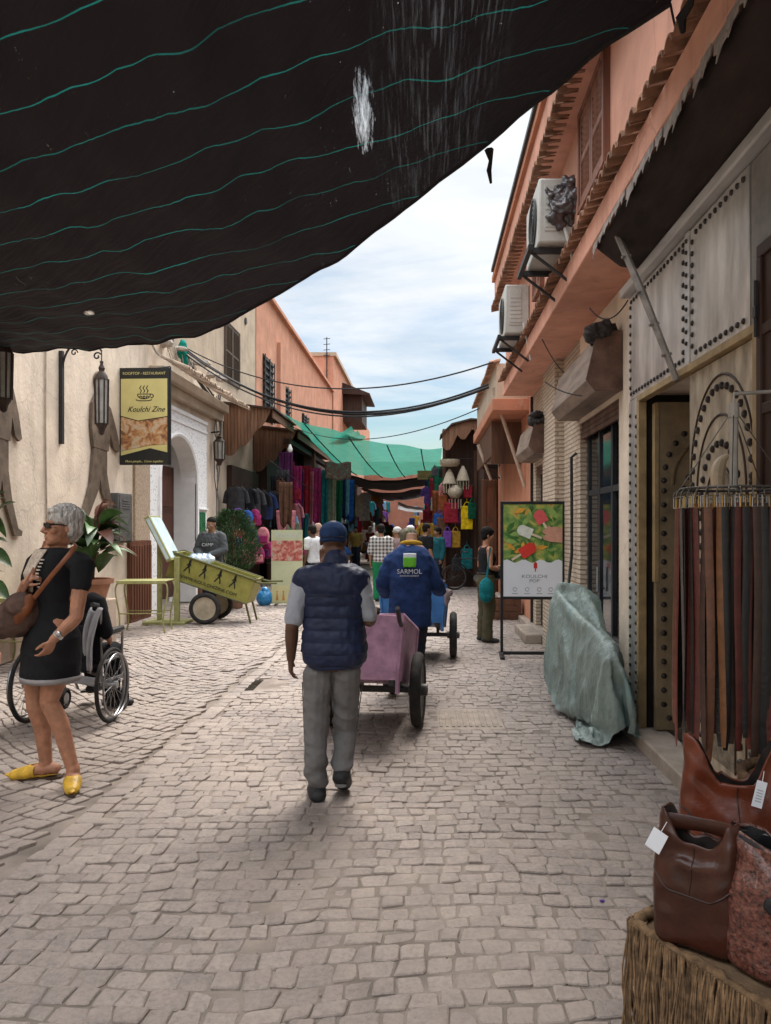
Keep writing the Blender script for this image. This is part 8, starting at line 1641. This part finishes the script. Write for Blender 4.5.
def garment(label, loc, rz, s, col, group, long=False):
    t = thing('kaftan' if long else 'hanging_shirt', label, 'kaftan' if long else 'shirt', loc, rz, group); h = (1.25 if long else .68)*s; w = .25*s; sd_ = random.uniform(0,50); mt = cm('cloth_'+col.replace(' ','_'), PAL[col])
    m = MB(); rings = []
    for i in range(11):
        v = i/10; ww = w*(.35 if i == 0 else .92+.25*v*(1.5 if long else .3)); dd = .05*s*(1+v); rings.append([Vector((ww*math.cos(a)*(1+.03*math.sin(a*5+v*4)), (dd+.018*math.sin(a*7+sd_)*v)*math.sin(a), -h*v-.02)) for a in np.linspace(0,2*math.pi,22,endpoint=False)])
    m.loft(rings); m.build('cloth', mt, t, smooth=70)
    for s_ in (-1,1): m = MB(); m.tube([(s_*w*.55,0,-.05),(s_*w*1.15,0,-.16*s),(s_*w*1.35,.01,-.42*s)], [.06*s,.055*s,.065*s], 10, flat=.45, up=Vector((0,1,0))); m.build('sleeve', mt, t, smooth=70)
    part('hanger', IRON, t, lambda m: m.tube([(-w*.8,0,-.04),(0,0,.02),(0,0,.08),(.02,0,.10)], .008, 5)); return t
def small_bag(label, loc, rz, w, h, col, group, strap=.22, emblem=None):
    t = thing('hanging_bag', label, 'bag', loc, rz, group); mt = cm('bagcloth_'+col.replace(' ','_'), PAL[col] if col in PAL else col)
    m = MB(); m.box((0,0,-strap-h/2),(w,w*.22,h)); link('body', remesh(m, max(.014,w/20), 2, folds(.010,9,9,random.random()*9)), mt, t, 180)
    part('handle', mt, t, lambda m: [m.tube(bez((-w*.28,y,-strap-.01),(-w*.2,y,-strap*.3),(w*.2,y,-strap*.3),(w*.28,y,-strap-.01)), .011, 6) for y in (-w*.08,w*.08)] and m.tube([(0,0,-strap*.45),(0,0,.0)], .005, 4))
    return t
def backpack(label, loc, rz, s, col, col2, group):
    t = thing('backpack', label, 'backpack', loc, rz, group); m = MB(); m.ell((0,0,-.24*s),.16*s,.10*s,.22*s); m.box((0,0,-.30*s),(.28*s,.16*s,.26*s)); link('body', remesh(m,.018,2,folds(.008,9,9,1)), cm('nylon_'+col, PAL[col]), t, 180)
    m = MB(); m.box((0,-.095*s,-.32*s),(.22*s,.06*s,.18*s)); link('pocket', remesh(m,.016,2), cm('nylon_'+col2, PAL[col2]), t, 180); part('loop', IRON, t, lambda m: m.tube([(-.03,0,-.03),(0,0,.03),(.03,0,-.03)], .008, 5)); return t
random.seed(77); GL = 'garments hanging in the left textile stalls'
# rack of dark jackets and pile of backpacks at the mouth of the first left stall
for k, (px, py, Y, col) in enumerate(((236,486,18.6,'charcoal'),(244,487,18.8,'black'),(251,488,19.0,'charcoal'),(257,490,19.2,'black'),(263,492,19.4,'navy'),(268,490,20.2,'black'))):
    garment(('%s jacket hanging %s on the rack at the first left stall' % (col, ('outermost','second','third','fourth','fifth','last')[k])), P(px,py,Y), R(-20+8*k), 1.0, col, 'jackets on the first left rack')
for k, (px, py, Y, c, d, nm) in enumerate(((238,507,18.2,'violet','magenta','topmost left'),(247,509,18.3,'cobalt','violet','topmost middle'),(255,508,18.5,'magenta','crimson','topmost right'),(240,528,18.0,'crimson','navy','middle left'),(252,528,18.2,'navy','rose','middle'),(263,526,18.5,'rose','magenta','bulging pink'),(245,547,18.0,'rose','magenta','lowest left'),(258,545,18.2,'magenta','rose','lowest right'),(268,540,18.8,'magenta','plum','half hidden'))):
    backpack('%s backpack with %s pocket, %s of the pile beside the bush' % (c, d, nm), P(px,py,Y), R(random.uniform(-40,20)), 1.0, c, d, 'backpacks at the left stall')
# scarves and kaftans under the second canopy
lst = [(286,452,21.5,'plum',1.5),(290,462,22.0,'crimson',1.6),(295,466,22.2,'magenta',1.7),(300,470,22.4,'plum',1.7),(305,466,22.8,'crimson',1.6),(309,472,23.0,'rose',1.7),(314,468,23.4,'magenta',1.8),(318,474,23.6,'charcoal',1.6),(322,470,24.2,'teal',1.9),(327,470,24.6,'sage',2.0),(331,472,25.0,'cream',1.8),(335,474,25.5,'emerald',1.9),(340,478,27,'navy',1.5),(344,476,27.5,'sky blue',1.4),(348,480,28,'cobalt',1.5),(352,484,29,'charcoal',1.6),(283,470,21.0,'charcoal',1.4),(279,476,20.6,'black',1.5)]
SIZ = {'plum':0}
for k, (px, py, Y, col, h) in enumerate(lst):
    nb = lst[k-1][3] if k else 'dark post'
    shawl('%s shawl %s hanging beside the %s under the second canopy' % (('long ' if h > 1.65 else 'short ')+col, ('folded','draped','loose')[k % 3], nb if k == 0 else nb+' one'), P(px,py,Y), R(random.uniform(-50,-5)), random.uniform(.34,.55), h, col, 'shawls under the second left canopy')
tag(MB().grid(lambda u, v: Vector(P(325,462,24.0))+Vector((.8*u, .25*u, -.55*v+.03*math.sin(u*9))), 14, 8).build('patterned_rug', photo_mat('rug_pattern', [(.06,.02,.02),(.20,.04,.03),(.05,.12,.09),(.30,.22,.14)], 12), solid=.012, smooth=70), 'small patterned rug hung under the eave of the second left canopy', 'rug')
bl = thing('light_bulb', 'white bulb hanging on a wire under the left canopies', 'bulb', P(290,446,19.8)); part('wire', IRON, bl, lambda m: m.cyl((0,0,0),(0,0,.35),.006,.006,5)); part('bulb', M('bulb_glass', (.65,.65,.62), .15, .05, 5, 0), bl, lambda m: m.lathe((0,0,0), [(.01,-.17),(.06,-.14),(.07,-.08),(.035,.0),(.03,.04)], 14), smooth=80)
# deeper rows along both sides
cols = list(PAL)
def row(side, x, y0, y1, step, z0, z1, n_, grp, where):
    y = y0; k = 0
    while y < y1:
        col = random.choice(cols); xx = x+random.uniform(-.25,.25); z = random.uniform(z0,z1)
        r = random.random()
        if r < .5: shawl('%s shawl hanging %s' % (col, where), (xx,y,z), R(random.uniform(-60,60)), random.uniform(.35,.6), random.uniform(.8,1.5), col, grp)
        elif r < .8: garment('%s shirt hanging %s' % (col, where), (xx,y,z), R(random.uniform(-50,50)), random.uniform(.9,1.15), col, grp)
        else: garment('long %s kaftan hanging %s' % (col, where), (xx,y,z), R(random.uniform(-50,50)), random.uniform(.9,1.1), col, grp, True)
        y += step*random.uniform(.7,1.3)
row(-1, -3.75, 19.6, 32, .62, 2.0, 3.2, 0, 'goods along the left stalls', 'in the first left stalls')
row(-1, -3.55, 24, 36, .75, 1.3, 2.0, 0, 'goods along the left stalls', 'low at the left stalls')
row(-1, -3.0, 33, 58, .8, 2.2, 3.6, 0, 'goods deep in the left of the lane', 'deep on the left of the covered lane')
row(-1, -2.6, 36, 58, 1.0, 1.4, 2.0, 0, 'goods deep in the left of the lane', 'low and deep on the left of the lane')
row(1, .42, 22.5, 58, .8, 2.1, 3.6, 0, 'goods deep in the right of the lane', 'deep on the right of the covered lane')
row(1, .15, 24, 58, 1.0, 1.3, 2.0, 0, 'goods deep in the right of the lane', 'low and deep on the right of the lane')
row(1, -.9, 57, 61, .5, 2.0, 3.4, 0, 'goods at the lane end', 'at the far end of the lane')
random.seed(15)
for k in range(34):
    cn = random.choice(cols); y = random.uniform(20,31); small_bag('small %s bag dangling among the left shawls' % cn, (-3.62+random.uniform(-.3,.15), y, random.uniform(1.5,3.3)), R(random.uniform(-60,30)), random.uniform(.16,.32), random.uniform(.2,.42), cn, 'small bags among the left shawls', strap=.14)
for k in range(26):
    cn = random.choice(cols); y = random.uniform(21.5,34); small_bag('small %s bag dangling past the bag stall' % cn, (.38+random.uniform(-.2,.2), y, random.uniform(1.6,3.7)), R(random.uniform(-40,40)), random.uniform(.18,.34), random.uniform(.22,.46), cn, 'small bags past the bag stall', strap=.14)
# market tables with heaped goods along the far lane
random.seed(8)
for k, (x, y, lab) in enumerate(((-3.2,22.5,'nearest heap table on the left under the shawls'),(-3.1,26.5,'second heap table on the left under the long shawls'),(-2.7,34,'far left heap table in the covered lane'),(-2.5,42,'farthest left heap table in the covered lane'),(.55,23.5,'right heap table just past the bag stall'),(.3,30,'far right heap table in the covered lane'),(.2,40,'farthest right heap table in the covered lane'))):
    t = thing('market_table', lab, 'market table', (x, y, 0)); part('table_top', BROWNW, t, lambda m: m.bb(-.5,.5,-1.1,1.1,.6,.66)); [part('leg', BROWNW, t, lambda m: m.bb(sx*.42-.03,sx*.42+.03,sy*1.0-.03,sy*1.0+.03,0,.6)) for sx in (-1,1) for sy in (-1,1)]
    for q in range(7):
        cn = random.choice(cols); m = MB(); m.ell((random.uniform(-.3,.3),random.uniform(-.9,.9),.72),.22,.26,.12+random.random()*.12,None,10,7); link('folded_cloth', remesh(m,.03,1,folds(.03,6,6,q)), cm('cloth_'+cn.replace(' ','_'), PAL[cn]), t, 180)
# ---- the right hand bag stall facing up the street
bs_ = thing('bag_stall', 'dark timber bag stall with curved scalloped canopy facing the street', 'stall', (.9, 20.6, 0))
part('back_board', DKW, bs_, lambda m: m.bb(-.42,.6,.12,.18,0,4.3)); part('post', BROWNW, bs_, lambda m: (m.bb(-.42,-.34,-.05,.05,0,3.7), m.bb(.42,.5,-.05,.05,0,3.7)))
part('canopy_boards', CAN, bs_, lambda m: [m.prism([(a,3.55+.75*math.sin(.25+1.5*(i/12))-.25*abs(math.sin(i*.8))),(b,3.55+.75*math.sin(.25+1.5*((i+1)/12))-.25*abs(math.sin((i+1)*.8))),(b,4.0+.42*math.sin(.4+1.5*((i+1)/12))),(a,4.0+.42*math.sin(.4+1.5*(i/12)))], lambda p,q,d:(p,d,q), -.62, -.58) for i, (a, b) in enumerate(zip(np.linspace(-.45,.75,13)[:-1], np.linspace(-.45,.75,13)[1:]))])
part('canopy_roof', DKW, bs_, lambda m: m.prism([(-.5,4.05),(-.2,4.35),(.3,4.48),(.8,4.45),(.8,4.40),(.3,4.43),(-.2,4.30),(-.5,4.0)], lambda p,q,d:(p,d,q), -.7, .3)); part('rail', IRON, bs_, lambda m: [m.cyl((-.45,-.25,z),(.6,-.25,z),.012,.012,6) for z in (3.45,2.75,2.1)])
tag(MB().lathe(P(450,462,20.2), [(.18,-.12),(.26,-.05),(.27,.06),(.25,.06),(.2,-.06),(.01,-.08)], 20).build('straw_basket', M('pale_straw', (.42,.36,.27), .9, .3, 30, .6, 80), smooth=50), 'pale shallow straw basket hung highest at the bag stall', 'basket')
for k, (px, py, lab) in enumerate(((449.5,471,'left conical straw lampshade with tassels under the basket'),(463,468,'right conical straw lampshade beside the canopy post'),(455,487,'lower round straw lampshade hanging between the bags'))):
    t = thing('straw_lampshade', lab, 'lampshade', P(px,py,20.2)); part('shade', M('pale_straw'), t, lambda m: m.lathe((0,0,0), [(.18,-.34),(.15,-.22),(.10,-.08),(.03,.05),(.01,.06)] if k < 2 else [(.10,-.30),(.20,-.18),(.19,-.06),(.08,.05),(.01,.06)], 18), smooth=60)
    part('tassels', M('pale_straw'), t, lambda m: [m.tube([(.17*math.cos(a),.17*math.sin(a),-.32),(.165*math.cos(a),.165*math.sin(a),-.58)], .008, 4) for a in np.linspace(0,6.28,12,endpoint=False)])
for (px, py, w, h, col, lab) in ((467,503,.36,.72,'yellow','bright yellow cloth tote hanging lowest at the right of the bag stall'),(455.5,528,.30,.52,'mustard','mustard tote hanging beside the purple tote at the bag stall'),(447.5,528,.28,.50,'violet','purple tote hanging beside the mustard tote at the bag stall'),(451,500,.42,.62,'crimson','large dark red shopper with handles above the purple tote'),(468,483,.28,.36,'crimson','small bright red bag under the right lampshade'),(467,546,.34,.62,'teal','pale teal bag near the ground below the yellow tote'),(459,508,.26,.4,'plum','plum bag half hidden between the red shopper and the yellow tote'),(462,478,.22,.34,'sage','sage pouch hanging between the lampshades'),(472,500,.26,.5,'emerald','deep green bag behind the yellow tote'),(443,492,.26,.5,'rust','rust bag at the left post of the bag stall'),(442,515,.3,.5,'brown','brown satchel low on the left post of the bag stall'),(457,555,.3,.4,'charcoal','charcoal holdall above the bicycle wheel')):
    PAL.setdefault('yellow', (.62,.42,.01)); small_bag(lab, P(px,py,20.15)+Vector((0,random.uniform(-.08,.08),.12)), R(random.uniform(-25,25)), w*.85, h*.85, col, 'bags at the right hand stall', strap=.20)
bk_ = thing('bicycle', 'black bicycle leaning across the front of the bag stall', 'bicycle', (.83+.45, 19.7, 0), R(4))
for s in (-1,1):
    o = part('wheel', RIMM, bk_, lambda m: (m.torus((s*.52,0,.33), .29, .012, 'y', 36, 6), m.lathe((s*.52,0,.33), [(.025,-.04),(.025,.04)], 10, 'y'), [m.cyl((s*.52,0,.33),(s*.52+.29*math.cos(a),0,.33+.29*math.sin(a)),.003,.003,4) for a in np.linspace(0,6.28,18,endpoint=False)])); part('tyre', RUBBER, o, lambda m: m.torus((s*.52,0,.33), .312, .02, 'y', 36, 8))
part('frame', IRON, bk_, lambda m: [m.tube(q, .018, 6) for q in (((-.52,0,.33),(-.36,0,.88)),((-.38,0,.80),(.16,0,.82)),((-.40,0,.72),(.06,0,.30)),((.06,0,.30),(.20,0,.92)),((.06,0,.30),(.52,0,.33)),((.52,0,.33),(.17,0,.78)))])
part('handlebar', IRON, bk_, lambda m: m.tube([(-.20,-.25,.98),(-.33,-.2,1.0),(-.36,0,.94),(-.33,.2,1.0),(-.20,.25,.98)], .014, 6)); part('saddle', M('black_pad'), bk_, lambda m: m.ell((.21,0,.94),.14,.075,.035)); part('crank', STEEL, bk_, lambda m: (m.lathe((.06,0,.30),[(.09,-.03),(.09,-.02)],16,'y'), m.cyl((.06,-.05,.30),(.16,-.06,.16),.01,.01,5)))
# step and crate before the narrow shop
tag(MB().bb(1.38,1.62,10.5,11.7,-.01,.13).build('stone_step', M('step_stone'), bevel=.02), 'low stone step at the narrow shop behind the poster frame', 'step')
cr_ = thing('goods_crate', 'small wooden crate on the ground by the plank doors', 'crate', (1.42, 13.4, 0)); part('box', BROWNW, cr_, lambda m: (m.bb(-.25,.25,-.2,.2,.0,.05), [m.bb(-.25,.25,-.21,-.19,z,z+.09) for z in (.05,.16,.27)], [m.bb(-.25,.25,.19,.21,z,z+.09) for z in (.05,.16,.27)], [m.bb(s*.24-.01,s*.24+.01,-.189,.189,.05,.36) for s in (-1,1)]))
